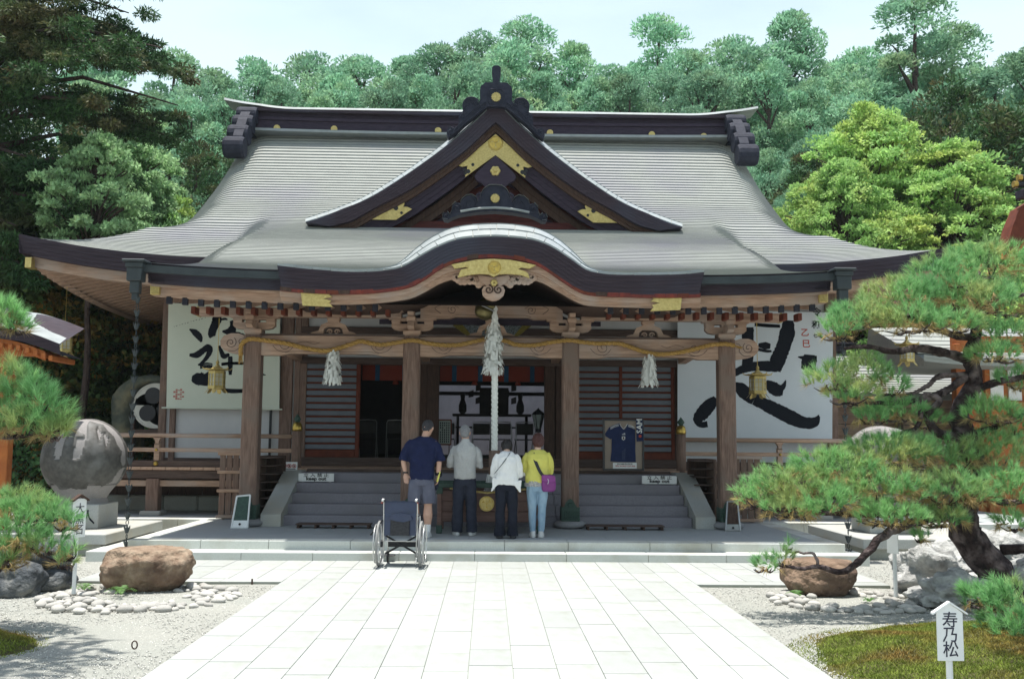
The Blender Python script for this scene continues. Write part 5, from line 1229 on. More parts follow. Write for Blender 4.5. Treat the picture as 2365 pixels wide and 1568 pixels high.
def rock(name, label, cat, loc, s, seed, m, rough=.25, sub=5, flat=.0, rz=0., group=None, freq=1.1, top=None):
    bm = bmesh.new(); bmesh.ops.create_icosphere(bm, subdivisions=sub, radius=1)
    o = Vector((seed*3.7, seed*1.9, seed*.7))
    for v in bm.verts:
        p = v.co.copy(); q = p*freq+o
        d = 1+rough*(mnoise.noise(q)+.5*mnoise.noise(q*2.1)+.25*mnoise.noise(q*4.3))+rough*.22*abs(mnoise.noise(q*5))+rough*.12*mnoise.noise(q*11)
        p *= d; k = (abs(p.x)**3+abs(p.y)**3+abs(p.z)**3)**(1/3); p = p*lerp(1, p.length/k if k else 1, .4)
        u_ = 1-.42*max(0, -p.z-.05)**1.3; p.x *= u_; p.y *= u_
        if top is not None and p.z > top: p.z = top+(p.z-top)*.25
        if p.z < -.62: p.z = -.62+(p.z+.62)*.2
        v.co = Vector((p.x*s[0], p.y*s[1], (p.z+.6)*s[2]))
    me = bpy.data.meshes.new(name); bm.to_mesh(me); bm.free(); me.materials.append(MATS[m]); me.polygons.foreach_set('use_smooth', [True]*len(me.polygons))
    ob_ = link(name, me, loc=loc, label=label, cat=cat, group=group); ob_.rotation_euler = (0, 0, rz); return ob_
mat('rock_brown', (.36, .28, .205), (.17, .11, .075), 8, .95, .95, 7, c3=(.11, .07, .05), sc3=3.2)
mat('rock_brown2', (.27, .19, .135), (.15, .10, .07), 6, .9, .9, 8, c3=(.08, .055, .045), sc3=2.2)
mat('rock_pale', (.50, .50, .48), (.33, .33, .32), 9, .9, .9, 9, c3=(.17, .17, .165), sc3=3.4)
mat('rock_dark', (.12, .13, .14), (.04, .045, .05), 8, .95, .95, 9, c3=(.20, .20, .19), sc3=5)
mat('pebble', (.50, .49, .46), (.33, .315, .29), 9, .8, .04, 30, obj_rand=.2)
rock('boulder', 'wide flat topped brown boulder ringed by pale river stones on the left gravel', 'boulder', (-3.93, 11.85, -.05), (.50, .40, .36), 3.1, 'rock_brown', .26, rz=.2, top=.72)
rock('boulder', 'smaller dark brown boulder ringed by pale stones under the low pine branch', 'boulder', (3.86, 11.75, -.05), (.41, .38, .31), 8.2, 'rock_brown2', .20, rz=-.3, top=.66)
peb = []
for q in range(5):
    bm = bmesh.new(); bmesh.ops.create_icosphere(bm, subdivisions=2, radius=1)
    for v in bm.verts: v.co *= 1+.22*mnoise.noise(v.co*1.2+Vector((q*5, 0, 0)))
    me = bpy.data.meshes.new('river_stone'); bm.to_mesh(me); bm.free(); me.materials.append(MATS['pebble']); me.polygons.foreach_set('use_smooth', [True]*len(me.polygons)); peb.append(me)
def pebble_ring(cx, cy, rx, ry, ex, ey, n, lab, grp, seed):
    r_ = random.Random(seed); done = []
    for t in range(4000):
        if len(done) >= n: break
        a = r_.uniform(0, 2*pi); q = sqrt(r_.uniform(.0, 1)); x, y = cx+rx*cos(a)*lerp(.45, 1, q), cy+ry*sin(a)*lerp(.45, 1, q)
        if ((x-ex[0])/ex[1])**2+((y-ey[0])/ey[1])**2 < 1: continue
        s = r_.uniform(.045, .095)
        if any((x-a_)**2+(y-b_)**2 < ((s+c_)*.80)**2 for a_, b_, c_ in done): continue
        done.append((x, y, s))
        o = link('river_stone', r_.choice(peb), loc=(x, y, -.03+s*.22), label=lab, cat='river stone', group=grp)
        o.scale = (s, s*r_.uniform(.6, .85), s*r_.uniform(.4, .55)); o.rotation_euler = (r_.uniform(-.15, .15), r_.uniform(-.15, .15), r_.uniform(0, pi))
pebble_ring(-3.75, 11.15, 1.02, .98, (-3.93, .50), (11.85, .42), 95, 'pale rounded river stone lying in the ring around the left boulder', 'river stones around the left boulder', 4)
pebble_ring(3.98, 11.1, .85, .80, (3.86, .42), (11.75, .38), 60, 'pale rounded river stone lying in the ring around the right boulder', 'river stones around the right boulder', 5)
# gravel grains
n = 52000; X_ = rng.uniform(-7.5, 7.5, n*3); Y_ = 6.2+9.5*rng.uniform(0, 1, n*3)**1.35
ok = (np.abs(X_-XC) > 2.54) & ~((np.abs(X_) < 5.0) & (Y_ > 12.15)) & (Y_ < 15.8) & ~((np.abs(X_) < 5.75) & (Y_ > 14.3)); X_, Y_ = X_[ok][:n], Y_[ok][:n]; n = len(X_)
base = np.array([(1, 0, -.3), (-.5, .87, -.3), (-.5, -.87, -.3), (.1, .05, .8)]); F0 = np.array([(0, 1, 3), (1, 2, 3), (2, 0, 3), (0, 2, 1)])
s = rng.uniform(.004, .013, n); ang = rng.uniform(0, 2*pi, n); ca, sa = np.cos(ang), np.sin(ang)
bb = base[None]*rng.uniform(.6, 1.3, (n, 4, 3)); V_ = np.stack([(bb[:, :, 0]*ca[:, None]-bb[:, :, 1]*sa[:, None])*s[:, None]+X_[:, None], (bb[:, :, 0]*sa[:, None]+bb[:, :, 1]*ca[:, None])*s[:, None]+Y_[:, None], bb[:, :, 2]*s[:, None]*.8-.030], -1).reshape(-1, 3)
Fg = (F0[None]+4*np.arange(n)[:, None, None]).reshape(-1, 3)
link('gravel_grains', np_mesh('gravel_grains', V_, Fg, MATS['gravelbit']), kind='stuff')
# moss mounds
mat('moss_soil', (.10, .10, .035), (.06, .055, .025), 9, .95, .2, 40)
mat('moss', (.26, .32, .06), (.12, .16, .03), 6, .9, 0, island=.35, c3=(.26, .17, .05), sc3=1.6, trans=.2)
def mound(name, cx, cy, rx, ry, h, nb, label):
    def H(x, y): 
        d = sqrt(((x-cx)/rx)**2+((y-cy)/ry)**2)*(1+.12*mnoise.noise(Vector((x*1.3, y*1.3, 0))))
        return h*max(0, 1-d**2.2)+(.03*mnoise.noise(Vector((x*3, y*3, 1))) if d < 1 else 0)-.06 if d < 1.02 else -.09
    mb = MB().grid([[(cx+rx*1.1*(2*i/50-1), cy+ry*1.1*(2*j_/40-1), H(cx+rx*1.1*(2*i/50-1), cy+ry*1.1*(2*j_/40-1))+.02) for i in range(51)] for j_ in range(41)])
    M0 = mb.build(name, MATS['moss_soil'], smooth=True, kind='stuff'); M0['label'] = label
    vs = []; r_ = random.Random(int(cx*10))
    P = []
    while len(P) < nb:
        x, y = cx+rx*r_.uniform(-1.12, 1.12), cy+ry*r_.uniform(-1.12, 1.12); d = sqrt(((x-cx)/rx)**2+((y-cy)/ry)**2)
        if d > 1.1 or (d > .97 and r_.random() < .75): continue
        if abs(x-XC) < 2.52: continue
        P.append((x, y, max(H(x, y)+.02, -.035)))
    P = np.array(P); n = len(P); a = rng.uniform(0, 2*pi, n); w = rng.uniform(.0025, .006, n); l = rng.uniform(.010, .028, n); dx, dy = np.cos(a), np.sin(a); tx = rng.normal(0, .6, (n, 2))
    V = np.stack([np.stack([P[:, 0]-dx*w, P[:, 1]-dy*w, P[:, 2]], -1), np.stack([P[:, 0]+dx*w, P[:, 1]+dy*w, P[:, 2]], -1), np.stack([P[:, 0]+tx[:, 0]*l, P[:, 1]+tx[:, 1]*l, P[:, 2]+l], -1)], 1).reshape(-1, 3)
    link('moss_tufts', np_mesh('moss_tufts', V, np.arange(3*n).reshape(-1, 3), MATS['moss']), M0, kind='stuff')
mound('moss_mound', 4.72, 8.0, 2.1, 1.75, .22, 110000, 'low green and rust coloured moss mound around the foot of the pine')
mound('moss_mound', -4.75, 8.55, 1.0, .75, .2, 20000, 'small dark green moss mound at the left edge')
# fern and weeds
def fern(name, loc, n, r, label, m='fern'):
    T = thing(name, label, 'fern', loc); mb = MB(); r_ = random.Random(n)
    for k in range(n):
        a = r_.uniform(0, 2*pi); l = r*r_.uniform(.6, 1); P = spline([(0, 0, 0), (cos(a)*l*.5, sin(a)*l*.5, l*.5), (cos(a)*l, sin(a)*l, l*.35)], 5)
        for i in range(1, len(P)):
            t = (P[i]-P[i-1]).normalized(); s_ = Vector((-sin(a), cos(a), 0)); w = .03*sin(pi*i/len(P))+.006
            for q in (-1, 1): mb.add([P[i], P[i]+t*.012, P[i]+s_*q*w+t*.01], [(0, 1, 2)])
    mb.build('fronds', MATS[m], T, world=False, kind='stuff')
mat('fern', (.13, .27, .06), (.07, .17, .035), 8, .6, island=.3, trans=.3)
fern('fern', (-4.0, 11.25, -.02), 16, .20, 'small bright green fern growing at the front of the left boulder'); fern('fern', (-4.55, 11.6, -.02), 14, .15, 'small green weed at the left side of the left boulder'); fern('fern', (3.5, 11.42, -.02), 12, .12, 'small green weed at the left foot of the right boulder'); fern('fern', (4.2, 11.05, -.02), 7, .09, 'tiny green sprout among the stones right of the right boulder')
# signs
mat('ink_sign', (.02, .02, .05), (.015, .015, .03), 20, .6)
def board_sign(label, loc, ztop, bw, bh, rz, chars, csz, name='garden_sign', post=.022, cap=False, pent=False):
    T = thing(name, label, 'sign', loc, rz)
    MB().tube([(0, .014, 0), (0, .014, ztop-bh*.3)], post, 10).build('post', MATS['white'], T, world=False)
    z0, z1 = ztop-bh, ztop
    out = [(-bw/2, z0), (bw/2, z0), (bw/2, z1-.05*pent), (0, z1+(.012 if pent else 0)), (-bw/2, z1-.05*pent)]
    B = MB().prism(out, -.018, -.006).build('board', MATS['white'], T, world=False)
    if pent: MB().prism([(-bw/2-.03, z1-.062), (0, z1+.012), (bw/2+.03, z1-.062), (bw/2+.03, z1-.050), (0, z1+.026), (-bw/2-.03, z1-.05)], -.03, .01).build('cap', MATS['white'], T, world=False)
    if cap: MB().prism([(-bw/2-.02, z1-.03), (0, z1+.03), (bw/2+.02, z1-.03), (bw/2+.02, z1-.01), (0, z1+.05), (-bw/2-.02, z1-.01)], -.04, .02).build('cap', MATS['wood_dk'], T, world=False)
    n = len(chars)
    for k, ch in enumerate(chars): text_part(ch, csz, (0, -.0195, z1-.055-(bh-.075)*(k+.5)/n), FACE, MATS['ink_sign'], B, world=False, ext=.0005, bold=.0006)
    return T
p = gz(2192, 1600, 0); s_ = 6.9; p = at(2192, 1460, 6.9); board_sign('white house shaped board on a post with three black characters beside the moss mound', (p.x, 6.9, 0), at(2192, 1396, 6.9).z, .178, at(2192, 1396, 6.9).z-at(2192, 1524, 6.9).z, 0, '寿乃松', .112, pent=True)
p = gz(172, 1371, 0); board_sign('narrow white signboard turned sideways on a tall post in front of the stone ball', (p.x, p.y, 0), 1.03, .17, .42, radians(62), '大黒石', .12, cap=True)
p = gz(2067, 1378, 0); board_sign('thin white sign post standing right of the right boulder below the pine branches', (p.x, p.y, 0), .78, .15, .30, radians(-62), '', .11)
p = gz(310, 1506, -.03); MB().tube([(p.x+.022*cos(a), p.y, .0+.030+.032*sin(a)) for a in [2*pi*k/14 for k in range(15)]], .006, 5).build('metal_ring', MATS['wood_dk'], label='tiny rusty ring standing upright in the left gravel', cat='ring')
p = gz(582, 1349, -.03); MB().tube([(p.x, p.y, -.03), (p.x, p.y, .035)], .012, 6).build('peg', MATS['wood_dk'], label='short brown peg in the gravel beside the left paving corner', cat='peg')
p = gz(2178, 1346, -.03)
# retaining stones
for i, (x, y, z, sx, sy, sz, rz, lb_) in enumerate(((5.5, 12.1, -.1, .52, .45, .36, .35, 'pale sunlit retaining boulder, leftmost one under the pine trunk'), (6.4, 12.3, -.05, .68, .5, .42, -.1, 'pale sunlit retaining boulder directly behind the pine trunk'), (5.15, 11.0, -.1, .55, .4, .24, .5, 'low pale slab like boulder in front of the pine trunk foot'), (7.4, 12.2, -.05, .6, .5, .52, .2, 'pale retaining boulder at the right edge behind the pine'), (6.2, 10.9, -.1, .55, .45, .32, -.4, 'pale boulder at the right foot of the pine trunk'))):
    rock('retaining_boulder', lb_, 'boulder', (x, y, z), (sx, sy, sz), 11+i*1.7, 'rock_pale', .45, 5, rz=rz, group='pale boulders under the pine', freq=1.5)
for i, (px, py, w, h) in enumerate(((20, 1368, .5, .42), (95, 1355, .42, .36), (130, 1345, .3, .30), (40, 1310, .45, .35), (110, 1300, .4, .32))):
    q = gz(px, py if i < 3 else 1352, 0); k = ('lower course at the left edge', 'lower course, second from the edge', 'lower course, rightmost', 'upper course at the left edge', 'upper course, right end')[i]
    rock('retaining_stone', 'dark squared retaining stone under the left pine, '+k, 'stone', (q.x, q.y+.1, -.1 if i < 3 else .2), (w*.62, .3, h*.62), 21+i, 'rock_dark', .30, 4, rz=.1*i, group='dark retaining stones under the left pine')
# ================================================================ taiko drum on the veranda
DX, DY = at(360, 937, 21.4).x, 21.4; DZ = at(360, 937, 21.4).z
T = thing('taiko_drum', 'big round drum with black three comma crest under a tarpaulin hood on the veranda', 'drum', (DX, DY, VZ))
mat('drum_skin', (.62, .60, .55), (.52, .5, .45), 5, .7); mat('tarp', (.10, .11, .085), (.05, .055, .045), 7, .7, .2, 7, c3=(.26, .22, .13), sc3=1.5)
Rd = .485; RX_ = Matrix.Translation((DX, DY, DZ)) @ Matrix.Rotation(pi/2, 4, 'X')
MB().lathe([(Rd*.92, .02), (Rd, -.0), (Rd*1.08, -.3), (Rd*1.08, -.6)], n=40, M=RX_).build('drum_body', MATS['wood_dkh'], T, True)
MB().lathe([(Rd*.9, .025), (Rd*.93, .04), (Rd*.985, .04), (Rd*1.01, .01), (Rd*1.01, -.03)], n=40, M=RX_).build('rim', MATS['drum_skin'], T, True)
MB().lathe([(0, .028), (Rd*.91, .028)], n=40, M=RX_).build('drum_skin', MATS['black'], T)
mb = MB()
for q in range(3):
    a0 = pi/2+2*pi*q/3+.5+pi/3; up_, lo_ = [], []
    for k in range(22):
        t = k/21; a = a0+t*1.75; ro = Rd*.90; ri = Rd*lerp(.10, .86, t**.75); up_.append((DX+ro*cos(a), DZ+ro*sin(a))); lo_.append((DX+ri*cos(a-.0), DZ+ri*sin(a)))
    mb.prism(lo_+up_[::-1], DY-.034, DY-.031)
mb.build('crest_ground', MATS['drum_skin'], T)
for q in range(3):
    a = pi/2+2*pi*q/3+.95+pi/3+.35; mb = MB().prism([(DX+Rd*.46*cos(a)+Rd*.36*cos(b), DZ+Rd*.46*sin(a)+Rd*.36*sin(b)) for b in [2*pi*k/24 for k in range(24)]], DY-.042, DY-.035); mb.build('crest_comma', MATS['black'], T)
oo = XZ([(262, 1040), (259, 930), (264, 912), (278, 893), (300, 877), (330, 868), (360, 866), (395, 875), (410, 890), (420, 1040)], DY)
ii = XZ([(304, 1040), (303, 955), (310, 915), (324, 895), (345, 884), (375, 884), (395, 895), (402, 930), (400, 1040)], DY)
OO = resample(oo, 40); II = resample(ii, 40); r_ = []
for (P, y) in ((OO, DY+.9), (OO, DY-.05), (II, DY-.08), (II, DY+.8)): r_.append([(x, y+.02*mnoise.noise(Vector((x*5, z*5, y))), z+.02*mnoise.noise(Vector((x*6, z*6, y+4)))) for x, z in P])
MB().grid(r_).build('tarpaulin_hood', MATS['tarp'], T, True)
for a in ((DX-.5, DX-.42), (DX+.4, DX+.48)): MB().bev(a[0], a[1], DY-.05, DY+.05, VZ, DZ-.2, .01).build('stand_leg', MATS['wood_dk'], T)
MB().bev(DX-.55, DX+.5, DY-.06, DY+.3, DZ-.62, DZ-.5, .01).build('stand_beam', MATS['wood_dkh'], T)
# ================================================================ neighbouring buildings
def side_roof(parent, x0, x1, y0, y1, z0, z1, n=14, m='copper', sag=.15, name='roof', curve=0):
    rr = []; 
    for k in range(n+1):
        t = k/n; y = lerp(y1, y0, t); z = lerp(z1, z0, t)-sag*sin(pi*t); l = .02 if k else 0
        xs = [lerp(x0, x1, i/20) for i in range(21)]; f = lambda x: curve*(abs(2*(x-x0)/(x1-x0)-1)**4)*t
        if k: rr.append([(x, y, z+l+f(x)) for x in xs])
        rr.append([(x, y, z+f(x)) for x in xs])
    mb = MB().grid(rr, flip=False); xs = [lerp(x0, x1, i/20) for i in range(21)]
    band(mb, [(x, y0, z0+.02+curve*(abs(2*(x-x0)/(x1-x0)-1)**4)) for x in xs], (0, -1, 0), .16, 2, .02, back=y1-y0)
    for s_, x in ((-1, x0), (1, x1)): mb.add([(x, y1, z1), (x, y0, z0), (x, y0, z0-.16), (x, y1+.3, z0+.1)], [(0, 1, 2, 3)])
    return mb.build(name, MATS[m], parent)
B1 = thing('side_hall', 'low side hall with grey sheet copper roof seen behind the right pine', 'building', (11, 27, 0))
side_roof(B1, 9.2, 14.6, 24.6, 27.3, 2.95, 4.25, 16)
part('ridge', MB().bev(9.0, 14.8, 27.1, 27.6, 4.2, 4.42, .02).bev(8.9, 14.9, 27.05, 27.65, 4.42, 4.48, .01), 'edge', B1)
part('ridge_end', MB().prism([(8.9, 4.6), (9.15, 4.6), (9.3, 4.3), (9.45, 4.0), (8.6, 4.0), (8.75, 4.3)], 27.0, 27.3), 'edge', B1)
for k in range(5): part('wall_board', MB().bev(8.6, 15, 25.3+.004*k, 25.34+.004*k, .2+k*.5, .2+k*.5+.49, .01), 'wood', B1)
for x in (8.7, 10.4, 12.1, 13.8): part('post', MB().bev(x, x+.16, 25.15, 25.32, .0, 2.95, .01), 'wood_dkh', B1)
part('eave_beam', MB().bev(8.6, 15, 24.85, 25.05, 2.62, 2.82, .01), 'wood_y', B1)
B2 = thing('window_hall', 'orange timbered hall with white paper lattice windows at the right edge', 'building', (15, 23, 0))
x0 = at(2226, 870, 22.5).x
part('wall', MB().bx(x0-.2, x0+4, 22.6, 22.7, 0, 4.2), 'wood_org', B2)
for r_ in range(2):
    for c_ in range(6): part('paper_pane', MB().bx(x0+.12+c_*.42+(.1 if c_ else 0), x0+.42+c_*.42+(.1 if c_ else 0), 22.56, 22.595, 2.72+r_*.42, 3.06+r_*.42), 'white', B2)
for x in (x0-.2, x0+.46, x0+2.2): part('post', MB().bev(x, x+.12, 22.45, 22.6, 0, 4.0, .01), 'wood_org', B2)
for z in (2.6, 3.55, 2.1): part('rail', MB().bev(x0-.2, x0+4, 22.48, 22.6, z, z+.1, .01), 'wood_org', B2)
side_roof(B2, at(2125, 830, 21.6).x, x0+5, 21.4, 24.5, 3.55, 4.6, 10, curve=.1)
B3 = thing('orange_pavilion', 'small orange timbered pavilion with curved grey roof at the left edge', 'building', (-8, 16.5, 0))
tp = [at(a, b, 15.3) for a, b in ((-120, 700), (-60, 738), (0, 757), (40, 763), (80, 774), (115, 787), (138, 796))]
tp = spline(tp, 4); mb = MB().grid([[p+Vector((0, .9, .35)) for p in tp], tp]); band(mb, tp, (0, -1, 0), .155, 4, .012, back=.9); part('roof', mb, 'edge', B3)
part('roof_top', MB().grid([[p+Vector((-.1, .95, .38)) for p in tp], [p+Vector((0, -.004, .012)) for p in tp]]), 'copper_lt', B3)
mb = MB(); band(mb, [p+Vector((-.15, .1, -.14)) for p in tp[:-3]], (0, -1, 0), .14, 2, .03, back=.7); part('eave_board', mb, 'wood_org', B3)
for k, p in enumerate(tp[2:-3:2]): part('rafter', MB().bev(p.x-.03, p.x+.03, 15.35, 16.2, p.z-.30, p.z-.22, .006), 'wood_org', B3)
a = at(0, 850, 15.7).x; part('post', MB().bev(a+.06, a+.24, 15.6, 15.78, 0, 3.0, .01), 'wood_org', B3); part('wall', MB().bx(a-2, a+.06, 15.8, 15.9, 0, 3.2), 'wood_org', B3); part('paper_pane', MB().bx(a+.0, a+.05, 15.74, 15.78, 2.7, 3.0), 'white', B3); part('tie_beam', MB().bev(a-2, a+.6, 15.55, 15.7, 2.95, 3.12, .01), 'wood_org', B3)
B4 = thing('gate_roof_corner', 'red brown bargeboard corner of a gate with black billet ends at the right edge', 'gate', (8.3, 15, 0))
part('bargeboard', MB().prism(XZ([(2325, 572), (2340, 520), (2358, 478), (2420, 440), (2440, 470), (2385, 520), (2362, 560), (2350, 580)], 14), 14, 14.3), 'wood_red', B4)
part('bargeboard', MB().prism(XZ([(2350, 585), (2365, 545), (2390, 520), (2430, 500), (2430, 590)], 14), 14.4, 14.5), 'wood_org', B4)
part('gate_post', MB().bev(at(2440, 700, 14.4).x, at(2440, 700, 14.4).x+.3, 14.2, 14.5, 0, 4.3, .01), 'wood_red', B4)
for px, py in ((2353, 411), (2343, 426)):
    q = at(px, py, 14); o = part('billet', MB().tube([(q.x, 14, q.z), (q.x+1.2, 14, q.z+.0)], .045, 12), 'black', B4); part('billet_cap', MB().tube([(q.x-.02, 14, q.z), (q.x+.04, 14, q.z)], .048, 12), 'brass', o)
part('gate_ridge', MB().bev(at(2352, 440, 14).x, at(2352, 440, 14).x+1.5, 13.9, 14.1, at(2352, 440, 14).z-.12, at(2352, 440, 14).z, .01), 'edge', B4)
# ================================================================ people and wheelchair
mat('skin', (.56, .34, .25), (.50, .29, .21), 9, .55); mat('skin2', (.62, .41, .31), (.56, .36, .27), 9, .55)
mat('hair_dark', (.045, .042, .05), (.02, .02, .024), 60, .55, .1, 120, st=(3, 3, .6)); mat('hair_grey', (.36, .36, .37), (.18, .18, .19), 60, .6, .1, 120, st=(3, 3, .6)); mat('hair_black', (.022, .018, .018), (.012, .01, .01), 60, .5, .1, 120); mat('hair_red', (.10, .028, .022), (.05, .016, .014), 60, .5, .1, 120, st=(3, 3, .6))
mat('navy_cloth', (.014, .02, .065), (.01, .014, .045), 8, .85, .25, 14); mat('grey_cloth', (.13, .135, .18), (.095, .10, .14), 8, .85, .2, 14)
mat('heather', (.52, .52, .51), (.40, .40, .40), 90, .9, .25, 12); mat('char_cloth', (.035, .04, .06), (.022, .025, .04), 8, .85, .25, 12)
mat('white_cloth', (.80, .80, .79), (.74, .74, .74), 6, .85, .25, 10); mat('black_cloth', (.016, .019, .032), (.010, .012, .02), 8, .8, .25, 12)
mat('yellow_cloth', (.68, .64, .16), (.60, .56, .12), 6, .85, .25, 12); mat('denim', (.34, .47, .58), (.20, .31, .43), 5, .85, .2, 14, st=(1.5, 1.5, .8)); mat('plaid', (.60, .58, .54), (.2, .2, .24), 40, .9)
mat('purple_bag', (.22, .035, .22), (.15, .022, .15), 6, .6, .05, 20); mat('shoe_white', (.70, .70, .68), (.5, .5, .5), 20, .6); mat('shoe_dark', (.03, .03, .035), (.02, .02, .022), 10, .5); mat('strap', (.015, .015, .018), (.01, .01, .012), 10, .6)
def ring_loft(mb, rings, n=24, e=2.4):
    """rings: (z, cx, cy, rx, ry[, tilt])"""
    vs = []; 
    for R_ in rings:
        z, cx, cy, rx, ry = R_[:5]; tl = R_[5] if len(R_) > 5 else 0
        for k in range(n):
            a = 2*pi*k/n; c, s = cos(a), sin(a); x = math.copysign(abs(c)**(2/e), c)*rx; y = math.copysign(abs(s)**(2/e), s)*ry
            vs.append((cx+x, cy+y*cos(tl), z-y*sin(tl)))
    m = len(rings); fs = [(i*n+k, i*n+(k+1) % n, (i+1)*n+(k+1) % n, (i+1)*n+k) for i in range(m-1) for k in range(n)]
    fs += [tuple(range(n-1, -1, -1)), tuple((m-1)*n+k for k in range(n))]; mb.add(vs, fs); return mb
def ball(mb, c, r, M=None): 
    if not isinstance(r, tuple): r = (r, r, r)
    vs = []; n, m = 16, 10
    for j in range(1, m):
        for k in range(n): vs.append(Vector((r[0]*sin(pi*j/m)*cos(2*pi*k/n), r[1]*sin(pi*j/m)*sin(2*pi*k/n), r[2]*cos(pi*j/m))))
    vs += [Vector((0, 0, r[2])), Vector((0, 0, -r[2]))]
    vs = [(M @ v if M else v)+Vector(c) for v in vs]; fs = [(i*n+k, (i+1)*n+k, (i+1)*n+(k+1) % n, i*n+(k+1) % n) for i in range(m-2) for k in range(n)]
    t = (m-1)*n; fs += [(t, k, (k+1) % n) for k in range(n)]+[(t+1, (m-2)*n+(k+1) % n, (m-2)*n+k) for k in range(n)]
    mb.add(vs, fs); return mb
def cloth(name, mb, m, parent, vox=.012, it=3, seed=0, amp=.006, fs=9.):
    me = mb.mesh(name, MATS[m]); o = bpy.data.objects.new('t', me); S.collection.objects.link(o)
    md = o.modifiers.new('r', 'REMESH'); md.mode = 'VOXEL'; md.voxel_size = vox
    sm = o.modifiers.new('s', 'SMOOTH'); sm.iterations = it; sm.factor = .5
    dg = bpy.context.evaluated_depsgraph_get(); m2 = bpy.data.meshes.new_from_object(o.evaluated_get(dg)); bpy.data.objects.remove(o); bpy.data.meshes.remove(me)
    if amp:
        for v in m2.vertices:
            p = v.co; f = mnoise.noise(Vector((p.x*fs, p.y*fs, p.z*fs*.75+seed)))+.6*mnoise.noise(Vector((p.x*fs*2.2+3, p.y*fs*2.2, p.z*fs*1.6+seed+p.x*8)))
            v.co = p+v.normal*f*amp*1.5
    m2.materials.clear(); m2.materials.append(MATS[m]); m2.polygons.foreach_set('use_smooth', [True]*len(m2.polygons)); m2.name = name; m2.update()
    return link(name, m2, parent, world=False)
def hand(mb, wrist, d, side, curl=.35, s=1., palm_n=None):
    """palm, four unequal bent fingers and a thumb; d = pointing direction, side = direction of the thumb"""
    wrist, d, side = Vector(wrist), Vector(d).normalized(), Vector(side).normalized(); side = (side-d*side.dot(d)).normalized(); nrm = d.cross(side)
    if palm_n is not None and nrm.dot(Vector(palm_n)) < 0: nrm = -nrm
    c = wrist+d*.045*s; M_ = Matrix((side, nrm, d)).transposed()
    ball(mb, c, (.042*s, .018*s, .055*s), M_)
    for k, (off, ln) in enumerate(((.030, .070), (.011, .078), (-.010, .072), (-.029, .056))):
        b = wrist+d*.078*s+side*off*s; t1 = (d+nrm*curl*.5).normalized(); t2 = (d+nrm*curl*1.4).normalized(); p1 = b+t1*ln*.5*s; p2 = p1+t2*ln*.5*s
        mb.tube([b-d*.025*s, b, p1, p2], [.0095*s, .0095*s, .0085*s, .006*s], 7)
    b = wrist+d*.03*s+side*.030*s; mb.tube([b, b+(side*.8+d*.6+nrm*.2).normalized()*.035*s, b+(side*.6+d*1.0+nrm*.5).normalized()*.065*s], [.012*s, .0105*s, .008*s], 7)
def head(mb, c, r=.095, nod=.5, yaw=0.):
    M_ = Matrix.Rotation(yaw, 3, 'Z') @ Matrix.Rotation(-nod, 3, 'X')
    ball(mb, c, (r*.80, r*.98, r*1.16), M_); c = Vector(c)
    f = lambda x, y, z: c+M_ @ Vector((x*r, y*r, z*r))
    ball(mb, f(0, .42, -.62), (r*.55, r*.55, r*.5), M_)      # jaw
    mb.tube([f(0, .95, .12), f(0, 1.18, -.22), f(0, .98, -.30)], [r*.08, r*.16, r*.14], 8)   # nose
    ball(mb, f(0, .96, -.62), (r*.26, r*.10, r*.07), M_)      # lips
    for s in (-1, 1):
        ball(mb, f(s*.30, .86, .05), r*.13, M_); ball(mb, f(s*.83, .02, -.10), (r*.10, r*.20, r*.32), M_)    # eyes, ears
    return f, M_
def leg(mb, x, hip, knee, ankle, r=(.085, .058, .052, .036), yk=.01):
    mb.tube([(x*.85, 0, hip), (x, yk, (hip+knee)/2), (x*1.0, yk, knee), (x, -.015, knee-.14), (x, -.01, (knee+ankle)/2-.04), (x, 0, ankle), (x, .0, ankle-.06)], [r[0], r[0]*.88, r[1], r[2]*1.12, r[2]*.9, r[3], r[3]], 12)
    ball(mb, (x, .06, .035), (.04, .11, .035))
def shoe(x, m, parent, rz=0., sole=True):
    mb = MB(); M_ = Matrix.Rotation(rz, 3, 'Z')
    ring_loft(mb, [(.0, 0, .05, .047, .135), (.025, 0, .05, .05, .138), (.05, 0, .045, .046, .13), (.075, 0, .01, .042, .09), (.10, 0, -.015, .038, .055)], 18, 2.3)
    for i, v in enumerate(mb.v): mb.v[i] = tuple(M_ @ Vector(v)+Vector((x, 0, 0)))
    return cloth('shoe', mb, m, parent, .008, 2, amp=0)
def person(label, px, py, build):
    q = gz(px, py, PT); T = thing('person', label, 'person', (q.x, q.y, PT+.001)); build(T); return T
